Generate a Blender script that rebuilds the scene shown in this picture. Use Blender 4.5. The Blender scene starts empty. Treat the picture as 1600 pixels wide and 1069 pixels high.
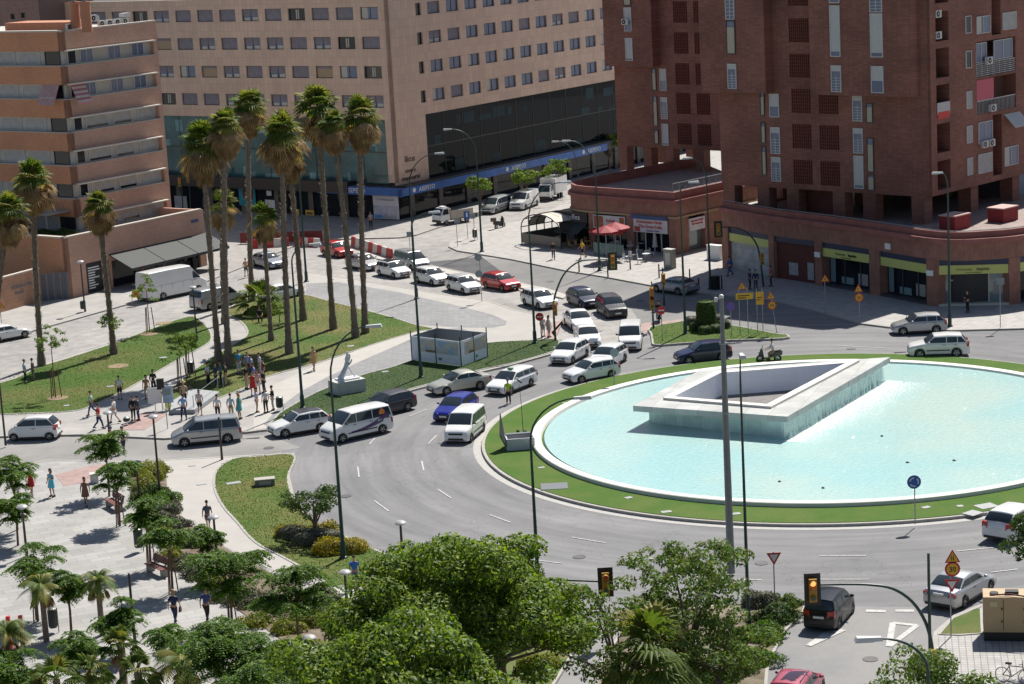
import bpy, bmesh, math, random
from mathutils import Vector, Matrix, noise
R = math.radians
random.seed(7)
SC = bpy.context.scene
COL = SC.collection

# ------------------------------------------------------------ camera, sky, sun, exposure
F, PITCH, ROLL, CH = 3447.27, 0.20119876, -0.0550282, 35.0
cp, sp = math.cos(PITCH), math.sin(PITCH)
FWD = Vector((0, cp, -sp))
_r0, _u0 = Vector((1, 0, 0)), Vector((0, sp, cp))
RGT = math.cos(ROLL)*_r0 + math.sin(ROLL)*_u0
UPV = -math.sin(ROLL)*_r0 + math.cos(ROLL)*_u0
CAM = Vector((0, 0, CH))
cd = bpy.data.cameras.new('camera'); cam = bpy.data.objects.new('camera', cd); COL.objects.link(cam)
cd.sensor_width = 36; cd.lens = 36*F/1600; cd.clip_start = 1; cd.clip_end = 5000
cam.matrix_world = Matrix.Translation(CAM) @ Matrix((RGT, UPV, -FWD)).transposed().to_4x4()
SC.camera = cam
SUN_AZ, SUN_EL = R(30), R(53)
w = bpy.data.worlds.new('World'); SC.world = w; w.use_nodes = True
sky = w.node_tree.nodes.new('ShaderNodeTexSky'); sky.sky_type = 'NISHITA'; sky.sun_disc = False
sky.sun_elevation = SUN_EL; sky.sun_rotation = SUN_AZ
w.node_tree.links.new(sky.outputs[0], w.node_tree.nodes['Background'].inputs[0])
w.node_tree.nodes['Background'].inputs[1].default_value = 0.06
sd = bpy.data.lights.new('sun', 'SUN'); sd.energy = 5.0; sd.angle = R(.53); sd.color = (1, .955, .88)
so = bpy.data.objects.new('sun', sd); COL.objects.link(so)
sv = Vector((math.sin(SUN_AZ)*math.cos(SUN_EL), math.cos(SUN_AZ)*math.cos(SUN_EL), math.sin(SUN_EL)))
so.rotation_euler = (-sv).to_track_quat('-Z', 'Y').to_euler(); so.location = sv*300
SC.view_settings.view_transform = 'Standard'; SC.view_settings.look = 'None'
SC.view_settings.exposure = 0.5; SC.view_settings.gamma = 1

# ------------------------------------------------------------ from a point of the photo to a point of the place
def ray(px, py): return FWD + (px-800)/F*RGT - (py-534.5)/F*UPV
def G(px, py, z=0.0):
    d = ray(px, py); t = (z-CH)/d.z
    return Vector((d.x*t, d.y*t, z))
def proj(p):
    q = Vector(p)-CAM; z = q.dot(FWD)
    return (800+F*q.dot(RGT)/z, 534.5-F*q.dot(UPV)/z)
def HZ(pt, py):
    "height over ground point pt that reads at row py"
    lo, hi = -2, 70
    for _ in range(40):
        m = (lo+hi)/2
        if proj((pt[0], pt[1], m))[1] > py: lo = m
        else: hi = m
    return lo
class Face:
    "vertical facade plane: origin on the ground, azimuth direction (deg, clockwise from +Y); n points outward"
    def __init__(s, o, d, n=None):
        s.o = Vector((o[0], o[1], 0)); s.d = Vector((d[0], d[1], 0)).normalized()
        s.n = Vector((s.d.y, -s.d.x, 0))
        if n is not None and s.n.dot(n) < 0: s.n = -s.n
    def px(s, x, y, off=0):
        d = ray(x, y); o = s.o+s.n*off; t = (o-CAM).dot(s.n)/d.dot(s.n); p = CAM+d*t
        return (p-o).dot(s.d), p.z
    def P(s, a, z, off=0): return s.o+s.d*a+s.n*off+Vector((0, 0, z))

# ------------------------------------------------------------ materials
MATS = {}
def mat(name, col, rough=.7, metal=0, n=None, bump=None, coat=0, emis=None, alpha=None, trans=0, spec=.5, n2=None, warp=None):
    if name in MATS: return MATS[name]
    m = bpy.data.materials.new(name); m.use_nodes = True; nt = m.node_tree; b = nt.nodes['Principled BSDF']
    N, L = nt.nodes.new, nt.links.new
    b.inputs['Base Color'].default_value = (*col, 1); b.inputs['Roughness'].default_value = rough
    b.inputs['Metallic'].default_value = metal; b.inputs['Coat Weight'].default_value = coat
    b.inputs['Specular IOR Level'].default_value = spec
    b.inputs['Transmission Weight'].default_value = trans
    if alpha is not None: b.inputs['Alpha'].default_value = alpha
    if emis: b.inputs['Emission Color'].default_value = (*emis[0], 1); b.inputs['Emission Strength'].default_value = emis[1]
    tc = N('ShaderNodeTexCoord') if (n or bump or n2) else None
    src = None
    for k in (n, n2):
        if not k: continue
        t = N('ShaderNodeTexNoise'); t.inputs['Scale'].default_value = k[0]; t.inputs['Detail'].default_value = 6
        t.inputs['Roughness'].default_value = .6
        mp = N('ShaderNodeMapping'); mp.inputs['Scale'].default_value = k[2] if len(k) > 2 else (1, 1, 1)
        L(tc.outputs['Object'], mp.inputs[0]); L(mp.outputs[0], t.inputs['Vector'])
        mr = N('ShaderNodeMapRange'); mr.inputs['From Min'].default_value = .3; mr.inputs['From Max'].default_value = .7
        mr.inputs['To Min'].default_value = 1-k[1]; mr.inputs['To Max'].default_value = 1+k[1]; L(t.outputs[0], mr.inputs[0])
        vm = N('ShaderNodeVectorMath'); vm.operation = 'SCALE'; vm.inputs[0].default_value = col
        if src: L(src, vm.inputs[0])
        L(mr.outputs[0], vm.inputs['Scale']); src = vm.outputs[0]
    if src: L(src, b.inputs['Base Color'])
    if bump:
        t = N('ShaderNodeTexNoise'); t.inputs['Scale'].default_value = bump[0]; t.inputs['Detail'].default_value = 5
        L(tc.outputs['Object'], t.inputs['Vector'])
        bp = N('ShaderNodeBump'); bp.inputs['Strength'].default_value = bump[1]; bp.inputs['Distance'].default_value = .05
        L(t.outputs[0], bp.inputs['Height']); L(bp.outputs[0], b.inputs['Normal'])
    MATS[name] = m; return m

def mixmat(name, c1, c2, scale, rough=.9, lo=.42, hi=.6, n=(60, .25), bump=None, spec=.3):
    "two colours in patches with fine grain over them"
    if name in MATS: return MATS[name]
    m = mat(name, c1, rough, n=n, bump=bump, spec=spec); nt = m.node_tree; N, L = nt.nodes.new, nt.links.new
    b = nt.nodes['Principled BSDF']; tc = [x for x in nt.nodes if x.type == 'TEX_COORD'][0]
    t = N('ShaderNodeTexNoise'); t.inputs['Scale'].default_value = scale; t.inputs['Detail'].default_value = 7; t.inputs['Roughness'].default_value = .65
    L(tc.outputs['Object'], t.inputs['Vector'])
    cr = N('ShaderNodeValToRGB'); e = cr.color_ramp.elements; e[0].position = lo; e[1].position = hi
    e[0].color = (*c1, 1); e[1].color = (*c2, 1); L(t.outputs[0], cr.inputs[0])
    vm = [x for x in nt.nodes if x.type == 'VECT_MATH'][0]; L(cr.outputs[0], vm.inputs[0])
    return m

def gridmat(name, col, joint, bw, bh, rot=0, rough=.7, mortar=.02, vary=.12, vertical=None, offset=0., n=(1.5, .12), squash=1):
    "tiles, slabs or bricks; vertical = facade direction so that joints follow the wall"
    if name in MATS: return MATS[name]
    m = bpy.data.materials.new(name); m.use_nodes = True; nt = m.node_tree; b = nt.nodes['Principled BSDF']
    N, L = nt.nodes.new, nt.links.new; b.inputs['Roughness'].default_value = rough; b.inputs['Specular IOR Level'].default_value = .3
    tc = N('ShaderNodeTexCoord'); vec = tc.outputs['Object']
    if vertical is not None:
        dot = N('ShaderNodeVectorMath'); dot.operation = 'DOT_PRODUCT'; dot.inputs[1].default_value = (vertical[0], vertical[1], 0)
        L(vec, dot.inputs[0]); sx = N('ShaderNodeSeparateXYZ'); L(vec, sx.inputs[0])
        cx = N('ShaderNodeCombineXYZ'); L(dot.outputs['Value'], cx.inputs[0]); L(sx.outputs[2], cx.inputs[1]); v2 = cx.outputs[0]
    else:
        mp = N('ShaderNodeMapping'); mp.inputs['Rotation'].default_value = (0, 0, rot); L(vec, mp.inputs[0]); v2 = mp.outputs[0]
    br = N('ShaderNodeTexBrick'); L(v2, br.inputs['Vector']); br.inputs['Scale'].default_value = 1
    br.inputs['Brick Width'].default_value = bw; br.inputs['Row Height'].default_value = bh
    br.inputs['Mortar Size'].default_value = mortar; br.inputs['Mortar Smooth'].default_value = .3; br.offset = offset; br.squash = squash
    br.inputs['Color1'].default_value = (*[c*(1-vary) for c in col], 1); br.inputs['Color2'].default_value = (*[min(c*(1+vary), 1) for c in col], 1)
    br.inputs['Mortar'].default_value = (*joint, 1)
    t = N('ShaderNodeTexNoise'); t.inputs['Scale'].default_value = n[0]; t.inputs['Detail'].default_value = 7; L(v2, t.inputs['Vector'])
    mr = N('ShaderNodeMapRange'); mr.inputs['From Min'].default_value = .3; mr.inputs['From Max'].default_value = .7
    mr.inputs['To Min'].default_value = 1-n[1]; mr.inputs['To Max'].default_value = 1+n[1]; L(t.outputs[0], mr.inputs[0])
    vm = N('ShaderNodeVectorMath'); vm.operation = 'SCALE'; L(br.outputs[0], vm.inputs[0]); L(mr.outputs[0], vm.inputs['Scale'])
    L(vm.outputs[0], b.inputs['Base Color']); MATS[name] = m; return m

# ------------------------------------------------------------ mesh building
class MB:
    def __init__(s, M=None): s.v = []; s.f = []; s.m = []; s.M = M
    def add(s, vs, fs, mi=0):
        o = len(s.v)
        s.v += [tuple(s.M @ Vector(p)) for p in vs] if s.M is not None else [tuple(p) for p in vs]
        s.f += [tuple(i+o for i in f) for f in fs]; s.m += [mi]*len(fs); return s
    def box(s, x0, x1, y0, y1, z0, z1, mi=0):
        return s.add([(x0,y0,z0),(x1,y0,z0),(x1,y1,z0),(x0,y1,z0),(x0,y0,z1),(x1,y0,z1),(x1,y1,z1),(x0,y1,z1)],
              [(0,3,2,1),(4,5,6,7),(0,1,5,4),(1,2,6,5),(2,3,7,6),(3,0,4,7)], mi)
    def hexa(s, p, mi=0): return s.add(p, [(0,3,2,1),(4,5,6,7),(0,1,5,4),(1,2,6,5),(2,3,7,6),(3,0,4,7)], mi)
    def fbox(s, F_, a0, a1, z0, z1, n0, n1, mi=0):
        "box on a facade: along a0..a1, up z0..z1, outwards n0..n1"
        P = F_.P
        return s.hexa([P(a0,z0,n0),P(a1,z0,n0),P(a1,z0,n1),P(a0,z0,n1),P(a0,z1,n0),P(a1,z1,n0),P(a1,z1,n1),P(a0,z1,n1)], mi)
    def quad(s, a, b, c, d, mi=0): return s.add([a,b,c,d], [(0,1,2,3)], mi)
    def prism(s, poly, z0, z1, mi=0, top=None, bottom=True):
        n = len(poly); vs = [(p[0],p[1],z0) for p in poly]+[(p[0],p[1],z1) for p in poly]
        s.add(vs, [(i,(i+1)%n,(i+1)%n+n,i+n) for i in range(n)], mi)
        s.add([(p[0],p[1],z1) for p in poly], [tuple(range(n))], mi if top is None else top)
        if bottom: s.add([(p[0],p[1],z0) for p in poly], [tuple(reversed(range(n)))], mi)
        return s
    def tube(s, pts, r, n=8, mi=0, caps=True):
        pts = [Vector(p) for p in pts]; rr = r if isinstance(r, (list, tuple)) else [r]*len(pts)
        vs = []; up = None
        for i, p in enumerate(pts):
            t = (pts[min(i+1, len(pts)-1)]-pts[max(i-1, 0)]).normalized()
            if up is None: up = Vector((1, 0, 0)) if abs(t.z) > .8 else Vector((0, 0, 1))
            a = t.cross(up).normalized(); b_ = a.cross(t); up = b_ if abs(t.z) <= .8 or True else up
            up = b_
            for k in range(n):
                q = 2*math.pi*k/n; vs.append(p+(a*math.cos(q)+b_*math.sin(q))*rr[i])
        fs = [(i*n+k, i*n+(k+1)%n, (i+1)*n+(k+1)%n, (i+1)*n+k) for i in range(len(pts)-1) for k in range(n)]
        if caps: fs += [tuple(range(n)), tuple((len(pts)-1)*n+k for k in reversed(range(n)))]
        return s.add(vs, fs, mi)
    def lathe(s, prof, n=16, mi=0, c=(0, 0, 0), axis='z', caps=True):
        vs = []
        for r, z in prof:
            for k in range(n):
                q = 2*math.pi*k/n; x, y = r*math.cos(q), r*math.sin(q)
                vs.append((c[0]+x, c[1]+y, c[2]+z) if axis == 'z' else (c[0]+x, c[1]+z, c[2]+y) if axis == 'y' else (c[0]+z, c[1]+x, c[2]+y))
        fs = [(i*n+k, i*n+(k+1)%n, (i+1)*n+(k+1)%n, (i+1)*n+k) for i in range(len(prof)-1) for k in range(n)]
        if caps: fs += [tuple(range(n)), tuple((len(prof)-1)*n+k for k in range(n))]
        return s.add(vs, fs, mi)
    def ball(s, c, r, nu=12, nv=8, mi=0):
        if not hasattr(r, '__len__'): r = (r, r, r)
        vs = [(c[0], c[1], c[2]-r[2])]
        for j in range(1, nv):
            a = math.pi*j/nv-math.pi/2
            for k in range(nu):
                q = 2*math.pi*k/nu; vs.append((c[0]+r[0]*math.cos(a)*math.cos(q), c[1]+r[1]*math.cos(a)*math.sin(q), c[2]+r[2]*math.sin(a)))
        vs.append((c[0], c[1], c[2]+r[2])); e = len(vs)-1
        fs = [(0, 1+(k+1)%nu, 1+k) for k in range(nu)]
        fs += [(1+j*nu+k, 1+j*nu+(k+1)%nu, 1+(j+1)*nu+(k+1)%nu, 1+(j+1)*nu+k) for j in range(nv-2) for k in range(nu)]
        fs += [(e, 1+(nv-2)*nu+k, 1+(nv-2)*nu+(k+1)%nu) for k in range(nu)]
        return s.add(vs, fs, mi)
    def mesh(s, name, mats, smooth=False, off=None, fixn=False):
        me = bpy.data.meshes.new(name)
        vs = s.v if off is None else [(a-off[0], b-off[1], c-off[2]) for a, b, c in s.v]
        me.from_pydata(vs, [], s.f)
        for m in (mats if isinstance(mats, (list, tuple)) else [mats]): me.materials.append(m)
        me.polygons.foreach_set('material_index', s.m)
        if fixn:
            bm = bmesh.new(); bm.from_mesh(me); bmesh.ops.recalc_face_normals(bm, faces=bm.faces); bm.to_mesh(me); bm.free()
        if smooth:
            me.shade_smooth()
            me.set_sharp_from_angle(angle=R(smooth if smooth is not True else 40))
        me.update(); return me
def link(name, me, parent=None, loc=(0, 0, 0), rot=(0, 0, 0)):
    o = bpy.data.objects.new(name, me); COL.objects.link(o); o.location = loc; o.rotation_euler = rot
    if parent: o.parent = parent
    return o
def tag(o, label=None, cat=None, group=None, kind=None):
    if label: o['label'] = label
    if cat: o['category'] = cat
    if group: o['group'] = group
    if kind: o['kind'] = kind
    return o
def empty(name, loc, label=None, cat=None, group=None, rz=0, sc=1):
    o = bpy.data.objects.new(name, None); COL.objects.link(o); o.location = loc; o.rotation_euler = (0, 0, rz); o.scale = (sc, sc, sc)
    o.empty_display_size = .3
    return tag(o, label, cat, group)
def part(mb, name, mats, parent, smooth=False, label=None, fixn=False):
    "world-space mesh as a child of an unrotated root or of a root's child"
    r = parent; off = Vector((0, 0, 0))
    while r: off += r.location; r = r.parent
    o = link(name, mb.mesh(name, mats, smooth, off, fixn), parent)
    if label: o['label'] = label
    return o
def struct(mb, name, mats, smooth=False): return tag(link(name, mb.mesh(name, mats, smooth)), kind='structure')
# template = list of (name, mesh, loc, rot, children)
def spawn_parts(parts, parent):
    for p in parts:
        o = link(p[0], p[1], parent, p[2] if len(p) > 2 else (0,0,0), p[3] if len(p) > 3 else (0,0,0))
        if len(p) > 4: spawn_parts(p[4], o)
def spawn(name, parts, loc, rz, label, cat, group=None, sc=1):
    r = empty(name, loc, label, cat, group, rz, sc); spawn_parts(parts, r); return r

def smooth_poly(pts, k=6, closed=True):
    "Catmull-Rom through the points"
    n = len(pts); out = []
    P = [Vector((p[0], p[1], 0)) for p in pts]
    for i in range(n if closed else n-1):
        a, b, c, d = (P[(i-1) % n], P[i], P[(i+1) % n], P[(i+2) % n]) if closed else (P[max(i-1,0)], P[i], P[i+1], P[min(i+2,n-1)])
        for j in range(k):
            t = j/k
            out.append(.5*((2*b)+(c-a)*t+(2*a-5*b+4*c-d)*t*t+(3*b-a-3*c+d)*t**3))
    if not closed: out.append(P[-1])
    return out
def offset(poly, d, closed=True):
    n = len(poly); out = []
    for i in range(n):
        a = poly[(i-1) % n] if closed or i else poly[i]; b = poly[i]; c = poly[(i+1) % n] if closed or i < n-1 else poly[i]
        e = Vector((c[0]-a[0], c[1]-a[1])); e = e.normalized() if e.length > 1e-6 else Vector((1, 0))
        out.append(Vector((b[0]-e.y*d, b[1]+e.x*d, 0)))
    return out
def area(poly): return .5*sum(poly[i][0]*poly[(i+1) % len(poly)][1]-poly[(i+1) % len(poly)][0]*poly[i][1] for i in range(len(poly)))
def pxpoly(pts, z=0, k=0, closed=True):
    q = [G(x, y, z) for x, y in pts]
    return smooth_poly(q, k, closed) if k else q
def sheet(name, poly, z, m, z0=0, kind='structure'):
    if area(poly) < 0: poly = list(reversed(poly))
    return tag(link(name, MB().prism(poly, z0, z, bottom=False).mesh(name, m)), kind=kind)
def ribbon(name, line, w0, w1, z0, z1, m, closed=True):
    a = offset(line, w0, closed); b = offset(line, w1, closed); n = len(line); mb = MB()
    rng = range(n if closed else n-1)
    for i in rng:
        j = (i+1) % n
        mb.hexa([(a[i].x,a[i].y,z0),(a[j].x,a[j].y,z0),(b[j].x,b[j].y,z0),(b[i].x,b[i].y,z0),(a[i].x,a[i].y,z1),(a[j].x,a[j].y,z1),(b[j].x,b[j].y,z1),(b[i].x,b[i].y,z1)])
    return struct(mb, name, m)

# ------------------------------------------------------------ shared colours
def roadmat(name, c1, c2, polar=True):
    m = mixmat(name, c1, c2, .09, n=(9, .10), bump=(40, .15), lo=.35, hi=.68); nt = m.node_tree; N, L = nt.nodes.new, nt.links.new; b = nt.nodes['Principled BSDF']
    src = b.inputs['Base Color'].links[0].from_socket; tc = N('ShaderNodeTexCoord'); sub = N('ShaderNodeVectorMath'); sub.operation = 'SUBTRACT'; sub.inputs[1].default_value = (19.84, 138.14, 0); L(tc.outputs['Object'], sub.inputs[0])
    sx = N('ShaderNodeSeparateXYZ'); L(sub.outputs[0], sx.inputs[0]); ln = N('ShaderNodeVectorMath'); ln.operation = 'LENGTH'; L(sub.outputs[0], ln.inputs[0]); at = N('ShaderNodeMath'); at.operation = 'ARCTAN2'; L(sx.outputs[1], at.inputs[0]); L(sx.outputs[0], at.inputs[1])
    cb = N('ShaderNodeCombineXYZ'); L(ln.outputs['Value'], cb.inputs[0]); mm = N('ShaderNodeMath'); mm.operation = 'MULTIPLY'; mm.inputs[1].default_value = 2.2; L(at.outputs[0], mm.inputs[0]); L(mm.outputs[0], cb.inputs[1])
    def mul(fac, src):
        vm = N('ShaderNodeVectorMath'); vm.operation = 'SCALE'; L(src, vm.inputs[0]); L(fac, vm.inputs['Scale']); return vm.outputs[0]
    def rng(sock, a, b_, c, d):
        r = N('ShaderNodeMapRange'); [setattr(r.inputs[k], 'default_value', v) for k, v in zip(('From Min', 'From Max', 'To Min', 'To Max'), (a, b_, c, d))]; L(sock, r.inputs[0]); return r.outputs[0]
    for sc, lo, hi in ((.9, .84, 1.16), (3.2, .94, 1.06)):    # tyre-polished arcs
        t = N('ShaderNodeTexNoise'); t.inputs['Scale'].default_value = sc; t.inputs['Detail'].default_value = 3; L((cb if polar else tc).outputs[0 if polar else 3], t.inputs['Vector']); src = mul(rng(t.outputs[0], .3, .7, lo, hi), src)
    v = N('ShaderNodeTexVoronoi'); v.feature = 'DISTANCE_TO_EDGE'; v.inputs['Scale'].default_value = .13; n2 = N('ShaderNodeTexNoise'); n2.inputs['Scale'].default_value = .5; n2.inputs['Detail'].default_value = 5; L(tc.outputs['Object'], n2.inputs['Vector'])
    ad = N('ShaderNodeVectorMath'); ad.operation = 'MULTIPLY_ADD'; ad.inputs[1].default_value = (5, 5, 5); L(n2.outputs[1], ad.inputs[0]); L(tc.outputs['Object'], ad.inputs[2]); L(ad.outputs[0], v.inputs['Vector']); src = mul(rng(v.outputs[0], .0, .006, .72, 1), src)   # sealed cracks
    t = N('ShaderNodeTexNoise'); t.inputs['Scale'].default_value = .55; t.inputs['Detail'].default_value = 8; t.inputs['Roughness'].default_value = .7; L(tc.outputs['Object'], t.inputs['Vector']); src = mul(rng(t.outputs[0], .58, .75, 1, .80), src)   # oil stains
    L(src, b.inputs['Base Color']); return m
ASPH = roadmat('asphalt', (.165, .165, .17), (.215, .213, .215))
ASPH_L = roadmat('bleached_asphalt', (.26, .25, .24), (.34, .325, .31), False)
ASPH_D = mixmat('dark_asphalt', (.07, .07, .075), (.1, .1, .105), .4, n=(12, .1))
CONC = mat('kerb_stone', (.34, .325, .30), .85, n=(3, .12))
CONC_W = mat('white_concrete', (.37, .352, .328), .8, n=(.6, .07), n2=(14, .05))
PAVE = gridmat('paving_slabs', (.33, .318, .30), (.3, .29, .28), .8, .8, R(36), mortar=.02, vary=.05, n=(.35, .13))
PAVE_G = gridmat('grey_paving', (.235, .235, .24), (.17, .17, .17), .6, .4, R(36), mortar=.02, vary=.09, n=(.3, .10), offset=.5)
PLAZA = gridmat('plaza_tiles', (.32, .312, .30), (.24, .235, .23), 1.2, .6, R(-24), mortar=.025, vary=.10, n=(.35, .13), offset=.5)
PINKP = gridmat('pink_tactile_paving', (.34, .235, .215), (.26, .19, .175), .4, .4, R(36), vary=.1)
LAWN = mixmat('lawn_green', (.055, .105, .012), (.085, .12, .022), .22, n=(25, .35), bump=(30, .9), lo=.4, hi=.7)
LAWN_D = mixmat('lawn_dry', (.06, .115, .016), (.15, .14, .045), .16, n=(22, .32), bump=(30, .9), lo=.40, hi=.62)
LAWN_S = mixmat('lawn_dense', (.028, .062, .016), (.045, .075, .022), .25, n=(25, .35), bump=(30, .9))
LINE = mat('road_paint', (.42, .415, .40), .7, n=(5, .3))
STEEL_G = mat('dark_green_paint', (.018, .05, .04), .4, spec=.5)
BROWNM = mat('dark_brown_metal', (.05, .038, .035), .5)
GREYM = mat('galvanised_grey', (.30, .31, .32), .45, metal=.4, n=(5, .1))
BLACK = mat('black_plastic', (.012, .012, .013), .45)
WHITE = mat('white_paint', (.75, .75, .74), .45)
GLASS = mat('dark_glass', (.012, .016, .02), .06, spec=.7)
# ============================================================ ground
g = MB(); g.prism([(-900,-50),(900,-50),(900,1500),(-900,1500)], -.5, 0, bottom=False)
struct(g, 'ground', mixmat('far_ground', (.2,.19,.18), (.25,.24,.22), .05, n=(5,.1)))
PC = Vector((19.84, 138.14, 0)); PR = 18.94
def circ(r, n=160, a0=0, a1=2*math.pi, full=True):
    return [PC+Vector((math.cos(a0+(a1-a0)*i/n), math.sin(a0+(a1-a0)*i/n), 0))*r for i in range(n if full else n+1)]
ro = (G(761, 700)-PC).length; rb = (G(1150, 824)-PC).length
IR = (ro+rb)/2
print('island radius', ro, rb)
# dark asphalt of the roundabout and its arms
sheet('road', pxpoly([(-300,655),(0,655),(260,672),(420,668),(560,600),(700,560),(830,545),(1000,380),(1130,410),(1400,470),(2300,440),(2300,900),(1600,1500),(1150,1600),(800,1300),(880,960),(640,890),(500,820),(450,760),(440,700),(0,720),(-300,730)]), .004, ASPH)
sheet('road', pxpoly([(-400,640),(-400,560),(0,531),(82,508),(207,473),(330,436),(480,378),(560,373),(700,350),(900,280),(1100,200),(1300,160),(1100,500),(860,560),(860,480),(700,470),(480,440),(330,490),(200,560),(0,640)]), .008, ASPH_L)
sheet('road', pxpoly([(668,408),(800,404),(887,422),(1025,446),(1100,457),(1130,470),(1220,520),(1010,520),(985,480),(887,462),(812,440),(665,414)]), .012, mixmat('worn_asphalt', (.17,.17,.17), (.22,.215,.21), .15, n=(12,.1)))
sheet('road', pxpoly([(662,411),(752,401),(785,426),(812,440),(760,432)]), .016, ASPH_D)  # darker asphalt wedge along the median
sheet('road', pxpoly([(-200,682),(0,682),(260,684),(420,680),(470,700),(400,712),(200,722),(0,728),(-200,740)]), .012, mixmat('side_street_asphalt', (.21,.205,.2), (.27,.26,.25), .12, n=(12,.1)))
sheet('road', pxpoly([(900,985),(1050,945),(1258,946),(1490,950),(1470,985),(1440,1100),(1420,1600),(700,1600),(850,1075)]), .008, mixmat('arm_asphalt', (.2,.2,.205), (.25,.245,.24), .15, n=(12,.1)))

# pavements (raised 0.12)
sheet('pavement', pxpoly([(-400,560),(0,531),(82,508),(207,473),(330,437),(345,400),(300,360),(0,400),(-500,420)], .12), .12, PAVE)
sheet('pavement', pxpoly([(200,450),(330,436),(480,376),(540,373),(625,371),(650,367),(700,350),(760,330),(850,300),(960,262),(1100,190),(900,140),(600,250),(300,300)], .12), .124, gridmat('office_paving', (.30,.285,.27), (.22,.21,.2), .6, .6, R(36), vary=.08))
nw = [(705,385),(706,380),(712,375),(730,368),(760,358),(800,347),(830,342),(880,318),(950,285),(1150,200),(1900,100),(2300,300),(2300,492),(1600,512),(1487,515),(1392,510),(1345,504),(1275,484),(1200,466),(1100,457),(1025,446),(950,432),(887,422),(800,404),(750,396),(718,391)]
sheet('pavement', pxpoly(nw, .12), .12, gridmat('terrace_paving', (.36,.345,.33), (.25,.24,.23), .6, .6, R(36), vary=.07))
ribbon('kerb', pxpoly(nw[19:][::-1]+[], .12)[::-1] if False else pxpoly(nw[12:]+nw[:3], .12), -.02, .28, 0, .135, CONC, closed=False)
ribbon('kerb', pxpoly([(-400,560),(0,531),(82,508),(207,473),(330,437),(420,400),(480,376),(540,373),(625,371),(650,367),(700,350),(760,330),(850,300),(960,262)], .12), -.02, .2, 0, .135, CONC, closed=False)
# centre park: pavement carrying the lawns
cen = [(-300,690),(0,681),(130,678),(258,684),(378,675),(428,669),(500,655),(580,632),(635,611),(675,600),(747,581),(800,569),(865,551),(873,542),(868,528),(862,520),(880,500),(800,484),(760,470),(700,462),(640,452),(560,438),(478,425),(440,432),(376,470),(330,490),(290,492),(240,510),(180,533),(100,558),(60,570),(0,594),(-300,680)]
cenp = pxpoly(cen, .12)
sheet('pavement', cenp, .12, PAVE)
ribbon('kerb', pxpoly(cen[1:23], .12), -.2, .03, 0, .14, CONC, closed=False)
ribbon('kerb', pxpoly(cen[27:33], .12), -.2, .03, 0, .14, CONC, closed=False)
sheet('pavement', pxpoly([(478,425),(560,438),(640,452),(700,462),(760,470),(800,484),(880,500),(862,520),(868,528),(762,536),(690,514),(650,507),(600,490),(555,479),(478,461)], .124), .124, CONC_W if False else mat('pale_concrete', (.36,.345,.32), .85, n=(.5,.08), n2=(10,.05)))
sheet('pavement', pxpoly([(478,443),(530,441),(625,457),(725,480),(770,492),(792,502),(790,508),(770,512),(720,512),(662,508),(640,505),(600,490),(555,479),(478,462)], .128), .128, PAVE_G)
sheet('pavement', pxpoly([(434,668),(412,664),(432,640),(470,612),(510,590),(560,566),(640,531),(660,521),(690,515),(720,512),(762,530),(762,536),(690,575),(560,600),(500,640)], .128), .132, PAVE_G)
sheet('pavement', pxpoly([(396,655),(400,625),(420,605),(480,577),(590,535),(645,517),(662,512),(668,518),(640,531),(560,566),(510,590),(470,612),(432,640),(412,664),(428,668),(396,672)], .13), .136, mat('pale_path', (.40,.38,.35), .85, n=(.6,.08), n2=(12,.05)))
sheet('pavement', pxpoly([(183,672),(222,646),(262,647),(226,672)], .13), .14, PINKP)
sheet('pavement', pxpoly([(848,535),(858,505),(880,500),(866,532)], .13), .14, PINKP)
sheet('pavement', pxpoly([(978,512),(1010,505),(1075,498),(1060,520),(1018,522)], .01), .02, PINKP)
def lawn(name, pts, m, k=4, z=.15, kerb=True, label=None):
    p = pxpoly(pts, z, k)
    o = sheet(name, p, z, m, kind='stuff')
    o['label'] = label; o['category'] = 'lawn'
    if kerb:
        if area(p) > 0: p = p[::-1]
        ribbon('kerb', p, -.01, .14, 0, z+.012, CONC)
    return o
lawn('lawn', [(0,599),(60,574),(100,562),(180,536),(240,513),(295,495),(312,501),(326,516),(329,530),(318,540),(270,566),(200,606),(150,630),(110,642),(0,647),(-200,658),(-200,640)], LAWN_D if False else mixmat('lawn_left', (.055,.11,.012), (.13,.12,.035), .14, n=(25,.3), bump=(30,.9), lo=.45, hi=.72), label='green lawn with young staked trees beside the left street')
lawn('lawn', [(355,489),(372,473),(400,463),(440,458),(478,461),(515,471),(555,481),(612,496),(650,508),(676,514),(650,518),(588,536),(500,565),(420,587),(382,605),(350,618),(300,636),(262,641),(262,615),(290,590),(306,577),(350,548),(385,526),(386,512),(372,498)], LAWN_D, label='patchy lawn under the group of tall palms')
lawn('lawn', [(424,668),(430,655),(445,641),(500,611),(560,588),(612,574),(642,564),(700,550),(762,536),(830,532),(868,530),(872,538),(865,548),(800,567),(747,578),(675,598),(635,609),(580,630),(500,652)], LAWN_S, k=4, label='dark green lawn strip with the hand sculpture and the printed hoarding')
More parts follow.
